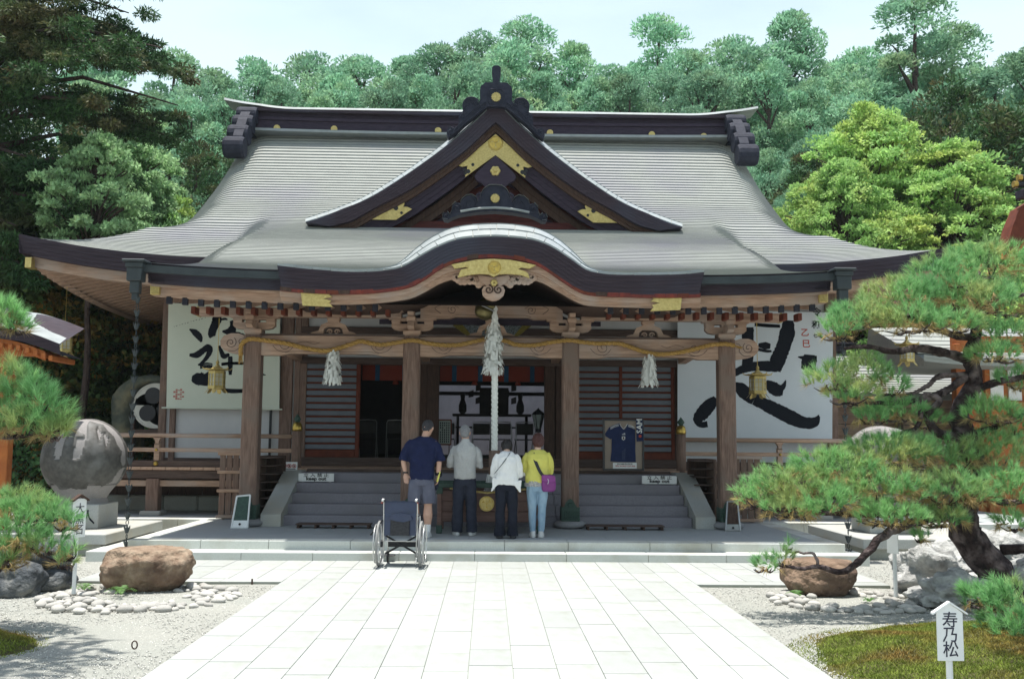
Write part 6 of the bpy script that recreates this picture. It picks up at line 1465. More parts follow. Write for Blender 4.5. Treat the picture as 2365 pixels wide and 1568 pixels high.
def man_navy(T):
    b = MB(); f, _ = head(b, (.075, .07, 1.655), .10, .55, -.3)
    b.tube([(0.02, .0, 1.42), (.035, .015, 1.50), (.06, .045, 1.60)], [.075, .06, .056], 12)
    ring_loft(b, [(.90, 0, 0, .15, .10), (1.1, 0, 0, .14, .10), (1.3, 0, .0, .165, .11), (1.45, .0, .0, .13, .09), (1.50, .02, .01, .07, .07)])
    for s, el, wr in ((-1, (-.285, -.015, 1.14), (-.245, -.02, .955)), (1, (.26, -.02, 1.12), (.245, -.03, .92))):
        b.tube([(s*.17, 0, 1.44), (s*.225, -.01, 1.30), el, Vector(el).lerp(Vector(wr), .4), wr], [.055, .048, .040, .040, .027], 12)
    hand(b, (-.245, -.02, .955), (.10, -.15, -1), (1, .2, .1), .3, 1.05, (0, -1, 0)); hand(b, (.245, -.03, .92), (-.12, .1, -1), (-.3, .8, 0), .9, 1.05, (-1, 0, 0))
    for s in (-1, 1): leg(b, s*.10, .86, .47, .10, (.09, .062, .066, .042))
    B = cloth('body', b, 'skin', T, .0075, 1, amp=0)
    c = MB(); ring_loft(c, [(.865, 0, 0, .175, .125), (.93, 0, 0, .188, .13), (1.1, 0, -.005, .190, .128), (1.28, 0, -.01, .212, .13), (1.38, 0, -.01, .222, .125), (1.46, .0, 0, .195, .11), (1.505, .02, .01, .12, .09), (1.525, .025, .015, .075, .07)], 28, 2.6)
    for s in (-1, 1): c.tube([(s*.15, 0, 1.44), (s*.215, -.01, 1.37), (s*.265, -.012, 1.24), (s*.285, -.015, 1.15)], [.065, .070, .072, .078], 14)
    cloth('t_shirt', c, 'navy_cloth', T, .011, 2, 1, .008)
    c = MB(); ring_loft(c, [(.96, 0, 0, .165, .115), (.86, 0, 0, .185, .125), (.78, 0, 0, .195, .125)], 28, 2.4)
    for s in (-1, 1): ring_loft(c, [(.84, s*.09, 0, .11, .12), (.70, s*.10, 0, .105, .115), (.51, s*.115, 0, .102, .105)], 22)
    cloth('shorts', c, 'grey_cloth', T, .011, 1, 2, .007)
    h = MB(); ball(h, f(0, -.12, .22), (.088, .102, .100), _); ball(h, f(0, -.45, -.25), (.074, .05, .07), _); cloth('hair', h, 'hair_dark', T, .007, 0, 3, .0055, 42)
    for s in (-1, 1):
        k = MB(); ring_loft(k, [(.07, s*.10, -.005, .042, .05), (.13, s*.10, -.01, .047, .05), (.20, s*.10, -.012, .052, .055)], 16); cloth('sock', k, 'white_cloth', T, .009, 1, amp=.001); shoe(s*.10, 'shoe_white', T, -s*.12)
    MB().lathe([(.036, -.012), (.038, 0), (.036, .012)], (-.248, -.02, .975), 14).build('watch', MATS['strap'], T, world=False)
    k = MB(); ball(k, (.255, .0, .955), (.055, .07, .05)); k.prism([(.20, .80), (.24, .95), (.27, .93), (.26, .74), (.21, .70)], -.045, -.03); cloth('held_cap', k, 'black_cloth', T, .009, 1, 5, .004)
    MB().tube([(.275, -.05, .99), (.255, -.07, .90), (.235, -.07, .84)], .014, 6).build('yellow_strap', MATS['yellow_cloth'], T, world=False)
def man_grey(T):
    b = MB(); f, _ = head(b, (-.01, .03, 1.595), .098, .25)
    b.tube([(0, .0, 1.38), (0, .01, 1.46), (0, .02, 1.54)], [.07, .06, .057], 12)
    ring_loft(b, [(.88, 0, 0, .14, .10), (1.1, 0, 0, .14, .10), (1.3, 0, .0, .15, .11), (1.40, .0, .0, .12, .09)])
    for s in (-1, 1):
        b.tube([(s*.155, 0, 1.34), (s*.20, 0, 1.22), (s*.225, .02, 1.09), (s*.14, .17, 1.12), (s*.05, .26, 1.17)], [.05, .045, .038, .034, .026], 12); hand(b, (s*.045, .265, 1.17), (-s*.12, .3, 1), (0, -1, .2), .1, 1., (-s, 0, 0)); leg(b, s*.10, .84, .46, .09)
    cloth('body', b, 'skin', T, .0075, 1, amp=0)
    c = MB(); ring_loft(c, [(.862, 0, 0, .165, .12), (.90, 0, 0, .178, .13), (1.0, 0, -.005, .172, .135), (1.15, 0, -.01, .175, .13), (1.28, 0, -.01, .190, .13), (1.36, 0, 0, .175, .115), (1.42, 0, .0, .115, .09), (1.46, 0, .0, .068, .068), (1.49, 0, .0, .06, .062)], 28, 2.5)
    for s in (-1, 1): c.tube([(s*.14, 0, 1.36), (s*.195, 0, 1.28), (s*.232, .0, 1.15), (s*.24, .02, 1.08), (s*.17, .12, 1.08), (s*.08, .22, 1.14)], [.052, .056, .054, .054, .048, .043], 14)
    cloth('pullover', c, 'heather', T, .010, 2, 7, .008)
    c = MB(); ring_loft(c, [(.93, 0, 0, .155, .11), (.84, 0, 0, .175, .125), (.76, 0, 0, .18, .12)], 28, 2.4)
    for s in (-1, 1): ring_loft(c, [(.82, s*.085, 0, .10, .115), (.6, s*.095, 0, .092, .105), (.4, s*.105, 0, .085, .095), (.2, s*.11, .0, .083, .09), (.055, s*.115, .01, .084, .095)], 22)
    cloth('trousers', c, 'char_cloth', T, .011, 1, 8, .008)
    h = MB(); ball(h, f(0, -.10, .20), (.083, .096, .100), _); ball(h, f(0, -.40, -.30), (.072, .055, .075), _); cloth('hair', h, 'hair_grey', T, .007, 0, 3, .005, 42)
    for s in (-1, 1): shoe(s*.115, 'shoe_white', T, -s*.25)
def woman_white(T):
    b = MB(); f, _ = head(b, (.0, .13, 1.375), .09, .75)
    b.tube([(0, .02, 1.24), (0, .05, 1.30), (0, .10, 1.35)], [.06, .05, .048], 12)
    ring_loft(b, [(.82, 0, 0, .13, .10), (1.0, 0, 0, .12, .09), (1.2, 0, .0, .135, .10), (1.27, .0, .02, .1, .08)])
    for s in (-1, 1):
        b.tube([(s*.13, 0, 1.24), (s*.17, 0, 1.12), (s*.19, .03, .98), (s*.12, .17, 1.02), (s*.05, .25, 1.08)], [.042, .038, .032, .029, .022], 12); hand(b, (s*.04, .25, 1.08), (-s*.1, .3, 1), (0, -1, .2), .1, .9, (-s, 0, 0)); leg(b, s*.085, .78, .42, .08, (.08, .055, .048, .034))
    cloth('body', b, 'skin2', T, .0075, 1, amp=0)
    c = MB(); ring_loft(c, [(.80, .01, 0, .20, .13), (.88, 0, 0, .185, .14), (1.0, 0, 0, .155, .125), (1.12, 0, -.01, .155, .12), (1.22, 0, -.0, .150, .11), (1.285, 0, .02, .10, .085), (1.31, 0, .04, .06, .06)], 28, 2.4)
    c.prism([(.06, .84), (.225, .88), (.215, .69), (.18, .70), (.12, .80)], -.12, -.10); c.prism([(-.06, .84), (-.215, .92), (-.235, .70), (-.19, .74), (-.14, .80)], -.11, -.09)
    for s in (-1, 1): c.tube([(s*.12, 0, 1.25), (s*.165, 0, 1.17), (s*.195, .01, 1.02), (s*.205, .03, .95), (s*.14, .12, .98), (s*.07, .2, 1.03)], [.052, .058, .056, .055, .048, .04], 14)
    cloth('blouse', c, 'white_cloth', T, .010, 2, 11, .009)
    c = MB(); ring_loft(c, [(.88, 0, 0, .14, .11), (.80, 0, 0, .165, .12), (.72, 0, 0, .17, .118)], 28, 2.4)
    for s in (-1, 1): ring_loft(c, [(.78, s*.08, 0, .092, .11), (.6, s*.085, 0, .085, .10), (.4, s*.09, 0, .072, .085), (.2, s*.095, .0, .078, .088), (.04, s*.10, .01, .088, .105)], 22)
    cloth('trousers', c, 'black_cloth', T, .010, 1, 12, .007)
    h = MB(); ball(h, f(0, -.08, .12), (.088, .10, .108), _); ball(h, f(0, -.35, -.35), (.078, .055, .07), _); cloth('hair', h, 'hair_black', T, .007, 0, 3, .006, 42)
    for s in (-1, 1): shoe(s*.10, 'shoe_dark', T, -s*.1)
    P = spline([(.045, .02, 1.315), (.02, -.09, 1.25), (-.07, -.13, 1.12), (-.15, -.125, 1.02), (-.185, -.06, .97)], 6); mb = MB()
    mb.grid([[p+Vector((.014, -.006, .01)) for p in P], [p+Vector((-.014, -.006, -.01)) for p in P]]); mb.build('shoulder_strap', MATS['strap'], T, world=False)
def woman_yellow(T):
    b = MB(); f, _ = head(b, (.015, .06, 1.475), .094, .45)
    b.tube([(0, .01, 1.27), (0.005, .02, 1.35), (.01, .045, 1.43)], [.065, .052, .05], 12)
    ring_loft(b, [(.82, 0, 0, .14, .11), (1.0, 0, 0, .135, .10), (1.2, 0, .0, .15, .11), (1.30, .0, .02, .115, .08)])
    for s in (-1, 1):
        b.tube([(s*.145, 0, 1.26), (s*.18, 0, 1.14), (s*.20, .03, 1.0), (s*.12, .18, 1.05), (s*.05, .26, 1.12)], [.048, .043, .036, .031, .024], 12); hand(b, (s*.04, .26, 1.12), (-s*.1, .3, 1), (0, -1, .2), .1, .92, (-s, 0, 0)); leg(b, s*.066, .78, .43, .08, (.075, .05, .045, .03))
    cloth('body', b, 'skin2', T, .0075, 1, amp=0)
    c = MB(); ring_loft(c, [(.83, -.01, 0, .175, .125), (.92, -.01, 0, .178, .135), (1.05, 0, 0, .168, .13), (1.18, 0, -.01, .185, .13), (1.26, 0, -.0, .175, .115), (1.315, 0, .02, .12, .085), (1.335, 0, .03, .09, .07)], 28, 2.4)
    for s in (-1, 1): c.tube([(s*.14, 0, 1.27), (s*.185, 0, 1.20), (s*.208, .01, 1.08), (s*.205, .03, 1.0), (s*.14, .12, 1.0), (s*.08, .2, 1.06)], [.050, .054, .055, .058, .052, .043], 14)
    cloth('top', c, 'yellow_cloth', T, .010, 2, 15, .008)
    c = MB(); ring_loft(c, [(.775, -.03, -.0, .172, .130), (.86, -.01, 0, .168, .125)], 28, 2.4); cloth('plaid_hem', c, 'plaid', T, .009, 0, 16, .012, 18)
    c = MB(); ring_loft(c, [(.88, 0, 0, .14, .11), (.79, 0, 0, .165, .12), (.70, 0, 0, .168, .12)], 28, 2.4)
    for s in (-1, 1): ring_loft(c, [(.78, s*.08, 0, .092, .112), (.6, s*.08, 0, .082, .098), (.43, s*.075, 0, .062, .075), (.28, s*.07, -.01, .06, .07), (.09, s*.065, .0, .045, .052)], 22)
    cloth('jeans', c, 'denim', T, .010, 1, 17, .005)
    h = MB(); ball(h, f(0, -.06, .05), (.095, .105, .115), _); ball(h, f(0, -.30, -.45), (.088, .07, .09), _); cloth('hair', h, 'hair_red', T, .007, 0, 3, .006, 42)
    for s in (-1, 1): shoe(s*.062, 'shoe_white', T, -s*.1)
    P = spline([(-.075, .03, 1.335), (-.07, -.09, 1.27), (-.02, -.14, 1.12), (.05, -.145, .98), (.13, -.13, .90)], 6); mb = MB().grid([[p+Vector((.022, -.006, .01)) for p in P], [p+Vector((-.022, -.006, -.01)) for p in P]]); mb.build('shoulder_strap', MATS['strap'], T, world=False)
    k = MB(); ring_loft(k, [(.70, .165, -.13, .08, .035), (.73, .17, -.13, .105, .05), (.82, .17, -.13, .112, .055), (.92, .16, -.125, .10, .045), (.955, .15, -.12, .085, .03)], 22, 3); BG = cloth('shoulder_bag', k, 'purple_bag', T, .008, 1, 18, .004)
    MB().prism([(.06, .955), (.26, .94), (.27, .86), (.18, .84), (.06, .87)], -.195, -.186).build('bag_flap', MATS['purple_bag'], BG, world=False); MB().tube([(.15, -.20, .90), (.165, -.2, .86), (.15, -.2, .82)], .004, 4).build('zip_pull', MATS['white'], BG, world=False)
    k = MB(); ring_loft(k, [(.93, -.205, .03, .035, .05), (1.0, -.215, .03, .045, .05), (1.07, -.2, .03, .03, .04)], 14); cloth('held_pouch', k, 'white_cloth', T, .008, 1, 19, .003)
person('man in a dark navy t-shirt and grey shorts bowing, holding a black cap', 972, 1241, man_navy)
person('grey haired man in a light grey pullover and dark trousers with hands joined', 1072, 1236, man_grey)
person('woman in a white blouse and black trousers bowing with a thin black strap', 1169, 1243, woman_white)
person('woman with reddish bob in a yellow top and pale jeans with purple bag', 1240, 1241, woman_yellow)
# wheelchair
q = gz(927, 1303, 0); WCH = thing('wheelchair', 'empty wheelchair with dark blue back and silver frame parked facing the steps', 'wheelchair', (q.x, 13.75, 0), radians(-2))
mat('alu', (.62, .63, .62), (.5, .5, .5), 20, .3, metal=.6); mat('tyre', (.30, .30, .29), (.2, .2, .2), 20, .8); mat('blue_vinyl', (.03, .045, .10), (.02, .03, .07), 6, .35, .15, 8); mat('mesh_grey', (.06, .06, .065), (.03, .03, .035), 60, .8); mat('red_plastic', (.45, .06, .04), (.35, .05, .03), 9, .4)
def wp(n, mb, m, sm=False, p=None): return mb.build(n, MATS[m], p or WCH, sm, world=False)
for s in (-1, 1):
    x = s*.285; Rw = .305; tlt = s*.015
    def circ(r, xo=0, n=40): return [(x+xo, .0+r*cos(a), Rw+r*sin(a)) for a in [2*pi*k/n for k in range(n+1)]]
    wh = wp('wheel', MB().tube([(x-.03, 0, Rw), (x+.03, 0, Rw)], .028, 12), 'alu')
    wp('tyre', MB().tube(circ(Rw-.014), .017, 8, False), 'tyre', True, wh); wp('rim', MB().tube(circ(Rw-.035), .011, 6, False), 'alu', True, wh); wp('hand_rim', MB().tube(circ(Rw-.05, s*.045), .0095, 6, False), 'alu', True, wh)
    mb = MB()
    for k in range(24):
        a = 2*pi*k/24; mb.tube([(x+(.02 if k % 2 else -.02), .02*cos(a+.6), Rw+.02*sin(a+.6)), (x, (Rw-.035)*cos(a), Rw+(Rw-.035)*sin(a))], .0016, 3)
    wp('spokes', mb, 'alu', p=wh)
    xi = s*.225
    wp('frame', MB().tube([(xi, -.02, .12), (xi, -.02, .60), (xi, -.05, .88), (xi, -.09, .905)], .012, 8), 'alu', True); wp('frame', MB().tube([(xi, -.02, .42), (xi, .38, .44), (xi, .45, .35), (xi, .50, .12)], .012, 8), 'alu', True)
    wp('frame', MB().tube([(xi, -.02, .15), (xi, .42, .17)], .011, 8), 'alu', True); wp('armrest', MB().tube([(xi, -.02, .62), (xi, .12, .66), (xi, .33, .66), (xi, .36, .6), (xi, .36, .44)], .012, 8), 'alu', True)
    wp('arm_pad', MB().bev(xi-.025, xi+.025, .02, .3, .665, .69, .01), 'black'); wp('handle', MB().tube([(xi, -.05, .88), (xi, -.18, .895)], .017, 10), 'black', True); wp('grip_end', MB().tube([(xi, -.178, .895), (xi, -.195, .896)], .02, 10), 'alu', True)
    wp('brake_lever', MB().tube([(xi+s*.01, -.10, .86), (xi+s*.02, -.17, .86)], .009, 6), 'red_plastic'); wp('caster', MB().lathe([(.035, -.012), (.07, -.012), (.07, .012), (.035, .012)], (xi, .46, .07), 18, Matrix.Rotation(pi/2, 4, 'Y')), 'black'); wp('footrest', MB().bev(xi-s*.0-.08, xi+.08, .52, .68, .08, .09, .003), 'black')
    wp('tipping_lever', MB().tube([(xi, -.02, .12), (xi, -.14, .06)], .011, 6), 'alu'); wp('brake_drum', MB().lathe([(.05, -.015), (.05, .015)], (s*.25, 0, Rw), 16, Matrix.Rotation(pi/2, 4, 'Y')), 'black')
mb = MB().grid([[(-.215+.43*i/12, -.045+.018*sin(pi*i/12)-.02*(j_ > 3), .88-.46*j_/10+.006*sin(i*2.1+j_)) for i in range(13)] for j_ in range(11)]); wp('backrest', mb, 'blue_vinyl', True)
wp('back_band', MB().grid([[(-.22+.44*i/12, -.062+.012*sin(pi*i/12), .86-.15*j_/3) for i in range(13)] for j_ in range(4)]), 'blue_vinyl', True)
wp('back_pocket', MB().bev(-.13, .13, -.075, -.062, .42, .64, .005), 'mesh_grey'); wp('folded_flap', MB().prism([(-.16, .64), (-.12, .69), (0, .72), (.14, .69), (.17, .63), (.05, .60), (-.05, .61)], -.082, -.07), 'blue_vinyl')
wp('seat', MB().bev(-.21, .21, -.02, .38, .415, .435, .008), 'blue_vinyl')
for s in (-1, 1): wp('cross_brace', MB().tube([(s*.215, .12, .40), (-s*.215, .12, .16)], .014, 8), 'black', True)
wp('axle_bar', MB().tube([(-.22, -.01, .34), (.22, -.01, .34)], .008, 6), 'alu'); wp('calf_strap', MB().bev(-.22, .22, .40, .405, .22, .30), 'black')
wp('safety_belt', MB().tube([(-.24, -.03, .62), (-.34, -.05, .50), (-.40, -.05, .42)], .012, 4, flat=.4), 'strap')
# ================================================================ vegetation
def leafmat(name, a, b, isl=.35, tr=.25, c3=None, sc3=.5, orand=.12, sc=1.2): return mat(name, a, b, sc, .65, 0, island=isl, trans=tr, c3=c3, sc3=sc3, obj_rand=orand, spec=.25)
leafmat('lf_cedar', (.29, .50, .31), (.16, .34, .22), .35, .38, (.30, .42, .22), .35, .22)
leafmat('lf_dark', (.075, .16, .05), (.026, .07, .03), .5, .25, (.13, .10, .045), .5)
leafmat('lf_light', (.42, .62, .20), (.24, .44, .14), .35, .42, (.44, .52, .14), .5)
leafmat('lf_mid', (.40, .58, .29), (.24, .42, .20), .4, .35)
leafmat('lf_maple', (.12, .18, .045), (.05, .10, .03), .5, .4, (.40, .22, .05), .7)
leafmat('needle', (.31, .56, .22), (.18, .40, .17), .35, .38, (.46, .50, .20), 1.8)
leafmat('needle_dry', (.50, .38, .17), (.32, .23, .10), .35, .2)
mat('bark', (.10, .07, .06), (.045, .032, .03), 7, .9, .4, 18); mat('bark_pine', (.07, .048, .046), (.014, .010, .012), 12, .95, .95, 10, c3=(.20, .155, .15), sc3=7)
def unit(n):
    v = rng.normal(0, 1, (n, 3)); return v/np.linalg.norm(v, axis=1)[:, None]
def leaves(cl, per, ll, lw, up=.5, out=1., jit=.35, shell=.35, hemi=-.3):
    """cl: (n,5) x y z rx rz ; returns quads of leaf blades on the clump shells"""
    cl = np.asarray(cl, float); n = len(cl); C = np.repeat(cl, per, 0); m = len(C)
    d = unit(m); d[:, 2] = np.where(d[:, 2] < hemi, -d[:, 2], d[:, 2]); rr = 1-shell*rng.uniform(0, 1, m)**1.5
    P = C[:, :3]+d*rr[:, None]*np.stack([C[:, 3], C[:, 3], C[:, 4]], 1)
    ax = d*out+np.array([0, 0, up])+rng.normal(0, jit, (m, 3)); ax /= np.linalg.norm(ax, axis=1)[:, None]
    s = np.cross(ax, unit(m)); s /= np.linalg.norm(s, axis=1)[:, None]+1e-9
    L_ = ll*rng.uniform(.6, 1.3, m)[:, None]; W_ = lw*rng.uniform(.6, 1.3, m)[:, None]
    V = np.stack([P-ax*L_*.3, P+s*W_+ax*L_*.2, P+ax*L_, P-s*W_+ax*L_*.25], 1).reshape(-1, 3)
    return V, np.arange(4*m).reshape(-1, 4)
def cedar_mesh(seed, h, R, nc=150, per=95, mt='lf_cedar', open_=0., ll=.15, lw=.04, base=.2, top=.55):
    r_ = random.Random(seed); cl = []
    for k in range(nc):
        t = 1-(r_.random()**.75)*(1-base); z = h*t
        Rt = R*min(1, ((1-t)*1.0/(1-top))**.5)*r_.uniform(.82, 1.12)*(1+.18*sin(t*23+seed)); a = r_.uniform(0, 2*pi)
        q = Rt*(r_.uniform(.62, 1) if r_.random() < .85 else r_.uniform(.1, .6)); c = r_.uniform(.38, 1.0)*(.75+.25*min(1, (1-t)*3.2))*R/2.6
        if r_.random() < open_: continue
        cl.append((q*cos(a), q*sin(a), z-c*.4, c, c*.78))
    cl.append((0, 0, h-.6, .7, .6)); cl.append((.5, .2, h-1.1, .75, .6)); cl.append((-.45, -.3, h-1.2, .8, .6))
    V, F = leaves(cl, per, ll, lw, .45, .6, .6, .42, -.45)
    return np_mesh('crown', V, F, MATS[mt]), cl
def trunk_mb(h, r, n=10, lean=(0, 0), seed=0, branches=()):
    mb = MB(); mb.tube([(lean[0]*(k/n)**1.5+.08*sin(k*1.3+seed), lean[1]*(k/n)**1.5, h*k/n) for k in range(n+1)], [r*(1-.85*k/n)*(1.25 if k == 0 else 1) for k in range(n+1)], 10)
    for P, rr in branches: mb.tube(P, rr, 6)
    return mb
def put_tree(name, crown, trunk, loc, label, cat='tree', group=None, sc=(1, 1, 1), rz=0):
    T = thing(name, label, cat, loc, rz, group); T.scale = sc
    if isinstance(crown, bpy.types.Mesh): link('crown', crown, T, world=False)
    if trunk is not None: link('trunk', trunk, T, world=False)
    return T
CM = []
for i, (h, R, op, top) in enumerate(((20, 3.0, .0, .72), (20, 2.5, .05, .62), (20, 3.4, .0, .8), (20, 2.7, .12, .6), (20, 3.0, .1, .66))):
    me, cl = cedar_mesh(31+i, h, R, 165, 310, open_=op, top=top)
    br = [([(0, 0, c[2]*.93), (c[0]*.5, c[1]*.5, c[2]*.97), (c[0]*.92, c[1]*.92, c[2])], [.07, .05, .02]) for c in cl[::4]]
    CM.append((me, trunk_mb(18.8, .30, seed=i, branches=br).mesh('trunk', MATS['bark'])))
HERO = [(250, 60, 60, 1, 'cedar on the skyline left of the tall one, mostly behind the dark conifer'), (345, 205, 44, 0, 'low rounded cedar on the skyline right beside the dark left conifer'), (405, 100, 50, 3, 'tall narrow open cedar on the skyline at the far left of the roof'), (482, 150, 48, 2, 'broad cedar on the skyline just right of the tall narrow left one'), (592, 132, 50, 0, 'rounded cedar on the skyline above the left ridge end'), (697, 116, 52, 4, 'mushroom shaped cedar on the skyline right of the left ridge end'), (775, 165, 46, 1, 'small cedar in the dip of the skyline left of the dormer'), (840, 118, 50, 2, 'wide cedar on the skyline halfway between left ridge end and dormer'), (938, 122, 52, 1, 'pointed cedar on the skyline, second left of the dormer ornament'), (1020, 96, 50, 0, 'dense cedar on the skyline left of the dormer ornament'), (1108, 60, 58, 3, 'thin see through cedar on the skyline just left of the dormer ornament'), (1218, 26, 52, 3, 'tallest narrow cedar just right of the dormer ornament'), (1160, 90, 44, 4, 'yellowish rounded cedar directly behind the dormer ornament'), (1330, 97, 52, 1, 'dome shaped cedar on the skyline right of the tallest narrow one'), (1420, 150, 46, 0, 'low cedar in the skyline dip left of the pointed cedar'), (1520, 20, 52, 3, 'pointed tall cedar above the right half of the roof'), (1575, 105, 46, 2, 'broad cedar leaning against the pointed tall one'), (1662, 82, 54, 4, 'flat topped thin cedar on the skyline above the right ridge'), (1735, 110, 48, 0, 'rounded cedar on the skyline above the right ridge end'), (1815, 26, 50, 1, 'big conical cedar on the skyline right of the ridge end'), (1925, 128, 52, 3, 'small pointed cedar in the dip right of the conical cedar'), (2000, 100, 46, 2, 'large round headed cedar left of the tallest right hand tree'), (2110, -40, 42, 3, 'tall open tree with bare branches breaking the top edge on the right'), (2195, 40, 44, 3, 'open crowned cedar just right of the tree that breaks the top edge'), (2290, 150, 38, 1, 'dark cedar near the right edge of the photo'), (2390, 90, 34, 0, 'dark cedar cut by the right edge of the photo')]
random.seed(11)
for px, py, Y, v, lb_ in HERO:
    p = at(px, py, Y); h = p.z; s = h/20.3; me, tr = CM[v]
    put_tree('cedar_tree', me, tr, (p.x, Y, 0), lb_, group='cedars on the forest skyline', sc=(s*random.uniform(1.05, 1.35), s*1.15, s), rz=random.uniform(0, 6))
FILL = [(x, y, Y) for Y, row in ((43, [(330, 260), (440, 200), (540, 172), (645, 165), (745, 195), (800, 165), (890, 150), (980, 140), (1065, 115), (1160, 130), (1270, 140), (1375, 150), (1460, 150), (1540, 130), (1620, 135), (1700, 140), (1770, 120), (1870, 150), (1960, 165), (2060, 130), (2150, 120), (2230, 190)]), (38, [(300, 400), (390, 330), (480, 320), (1760, 330), (1850, 300), (1950, 310), (2060, 330), (2170, 300), (2280, 310), (2370, 330)]), (33, [(250, 520), (350, 450), (450, 430), (560, 400), (1830, 430), (2300, 470), (2400, 480)])) for x, y in row]
FILL = [(x, y+(22 if Y == 43 else 0), Y) for x, y, Y in FILL]
for x, y, Y in FILL:
    p = at(x+random.uniform(-20, 20), y+random.uniform(-15, 15), Y+random.uniform(-1.5, 1.5)); s = p.z/20.3; me, tr = random.choice(CM)
    put_tree('cedar_tree', me, tr, (p.x, p.y, 0), 'cedar standing lower down in the forest behind the hall, below the skyline', group='lower cedars in the forest behind the hall', sc=(max(s, .55), max(s, .55), s), rz=random.uniform(0, 6))
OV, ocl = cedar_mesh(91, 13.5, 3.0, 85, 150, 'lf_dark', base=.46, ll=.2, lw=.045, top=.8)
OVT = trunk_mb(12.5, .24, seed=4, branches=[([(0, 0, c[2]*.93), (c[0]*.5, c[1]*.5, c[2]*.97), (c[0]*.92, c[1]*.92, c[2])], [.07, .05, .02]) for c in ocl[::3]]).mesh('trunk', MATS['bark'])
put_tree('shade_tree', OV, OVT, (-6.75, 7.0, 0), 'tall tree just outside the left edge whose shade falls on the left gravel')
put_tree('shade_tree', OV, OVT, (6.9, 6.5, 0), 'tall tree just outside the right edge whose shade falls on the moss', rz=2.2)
# broadleaf / layered crowns
def layered(seed, h, R, layers, per_l, per, mt, ll, lw, flat=.22, z0=.3, cr=.7, hemi=-.6, jit=.6, up=.1):
    r_ = random.Random(seed); cl = []; br = []
    for k in range(layers):
        t = k/(layers-1); z = h*lerp(z0, .97, t); Rt = R*(1-.75*max(0, (t-.35)/.65)**1.6)*r_.uniform(.8, 1.1)
        for q in range(per_l):
            a = r_.uniform(0, 2*pi); d = Rt*r_.uniform(.25, 1); c = cr*r_.uniform(.6, 1.25); x, y = d*cos(a), d*sin(a); zz = z+r_.uniform(-.35, .35)+.1*d*.3
            cl.append((x, y, zz, c, c*flat*r_.uniform(.8, 1.5)))
            if q % 2 == 0: br.append(([(0, 0, zz-.9-.15*d), (x*.45, y*.45, zz-.35), (x*.9, y*.9, zz-.05)], [.06, .04, .015]))
    V, F = leaves(cl, per, ll, lw, up, .8, jit, .8, hemi); return np_mesh('crown', V, F, MATS[mt]), trunk_mb(h*.9, .18, seed=seed, branches=br).mesh('trunk', MATS['bark'])
LT, LTT = layered(3, 12, 3.9, 24, 27, 130, 'lf_light', .105, .042, .42, .3, .38, jit=.9)
p = at(2010, 262, 32); put_tree('broadleaf_tree', LT, LTT, (p.x, 32, 0), 'bright yellow green broadleaf tree with airy layers rising behind the right roof slope', sc=(1, 1, p.z/11.9))
p = at(2190, 345, 30); put_tree('broadleaf_tree', LT, LTT, (p.x, 30, 0), 'second bright yellow green broadleaf tree, lower and nearer the right edge', sc=(1.0, 1, p.z/11.9), rz=2.1)
p = at(1900, 380, 29.5); put_tree('broadleaf_tree', LT, LTT, (p.x+.6, 29.5, 0), 'lowest yellow green broadleaf tree, partly hidden by the right end of the roof', sc=(.8, .8, p.z/11.9), rz=4)
ML, MLT = layered(9, 11, 3.0, 18, 24, 150, 'lf_mid', .12, .045, .26, .25, .48)
p = at(345, 420, 29.5); put_tree('broadleaf_tree', ML, MLT, (p.x, 29.5, 0), 'pale green broadleaf tree low beside the left roof slope, nearest of its kind', sc=(.75, .75, p.z/10.9), rz=3.3)
p = at(300, 285, 31); put_tree('broadleaf_tree', ML, MLT, (p.x, 31, 0), 'pale green broadleaf tree with drooping layers behind the left roof slope', sc=(.95, .95, p.z/10.9))
p = at(215, 400, 29); put_tree('broadleaf_tree', ML, MLT, (p.x, 29, 0), 'pale green broadleaf tree low beside the trunk of the dark left conifer', sc=(.9, .9, p.z/10.9), rz=2)
p = at(410, 470, 30); put_tree('broadleaf_tree', LT, LTT, (p.x, 30, 0), 'small yellow green tree peeping over the left eave', sc=(.5, .5, p.z/11.9), rz=2)
MH, MHT = layered(21, 9.2, 2.3, 10, 17, 160, 'lf_mid', .11, .042, .24, .68, .42)
p = at(225, 300, 22.8); put_tree('broadleaf_tree', MH, MHT, (p.x, 22.8, 0), 'sunlit pale green broadleaf tree rising just behind the left eave tip', sc=(.66, .66, .93), rz=1)
MP, MPT = layered(15, 7.2, 3.2, 12, 14, 240, 'lf_maple', .13, .06, .3, .12, .8)
for i, (px, Y, h, lb_) in enumerate(((300, 27, 6.6, 'maple with orange tinged leaves under the left eave beside the drum'), (180, 26, 6.4, 'dark maple under the left eave behind the hanging lantern'), (60, 25, 7.0, 'dark maple behind the orange pavilion roof at the left edge'), (395, 31, 7.0, 'maple with yellow leaf tips directly behind the covered drum'))):
    p = at(px, 900, Y); put_tree('maple_tree', MP, MPT, (p.x, Y, 0), lb_, sc=(.9, .9, h/7.2), rz=i*1.7)
DK = []
for i in range(2):
    me, cl = cedar_mesh(71+i, 16, 3.4, 170, 240, 'lf_dark', base=.03, ll=.17, lw=.042, top=.7); DK.append((me, trunk_mb(15, .3, seed=i).mesh('trunk', MATS['bark'])))
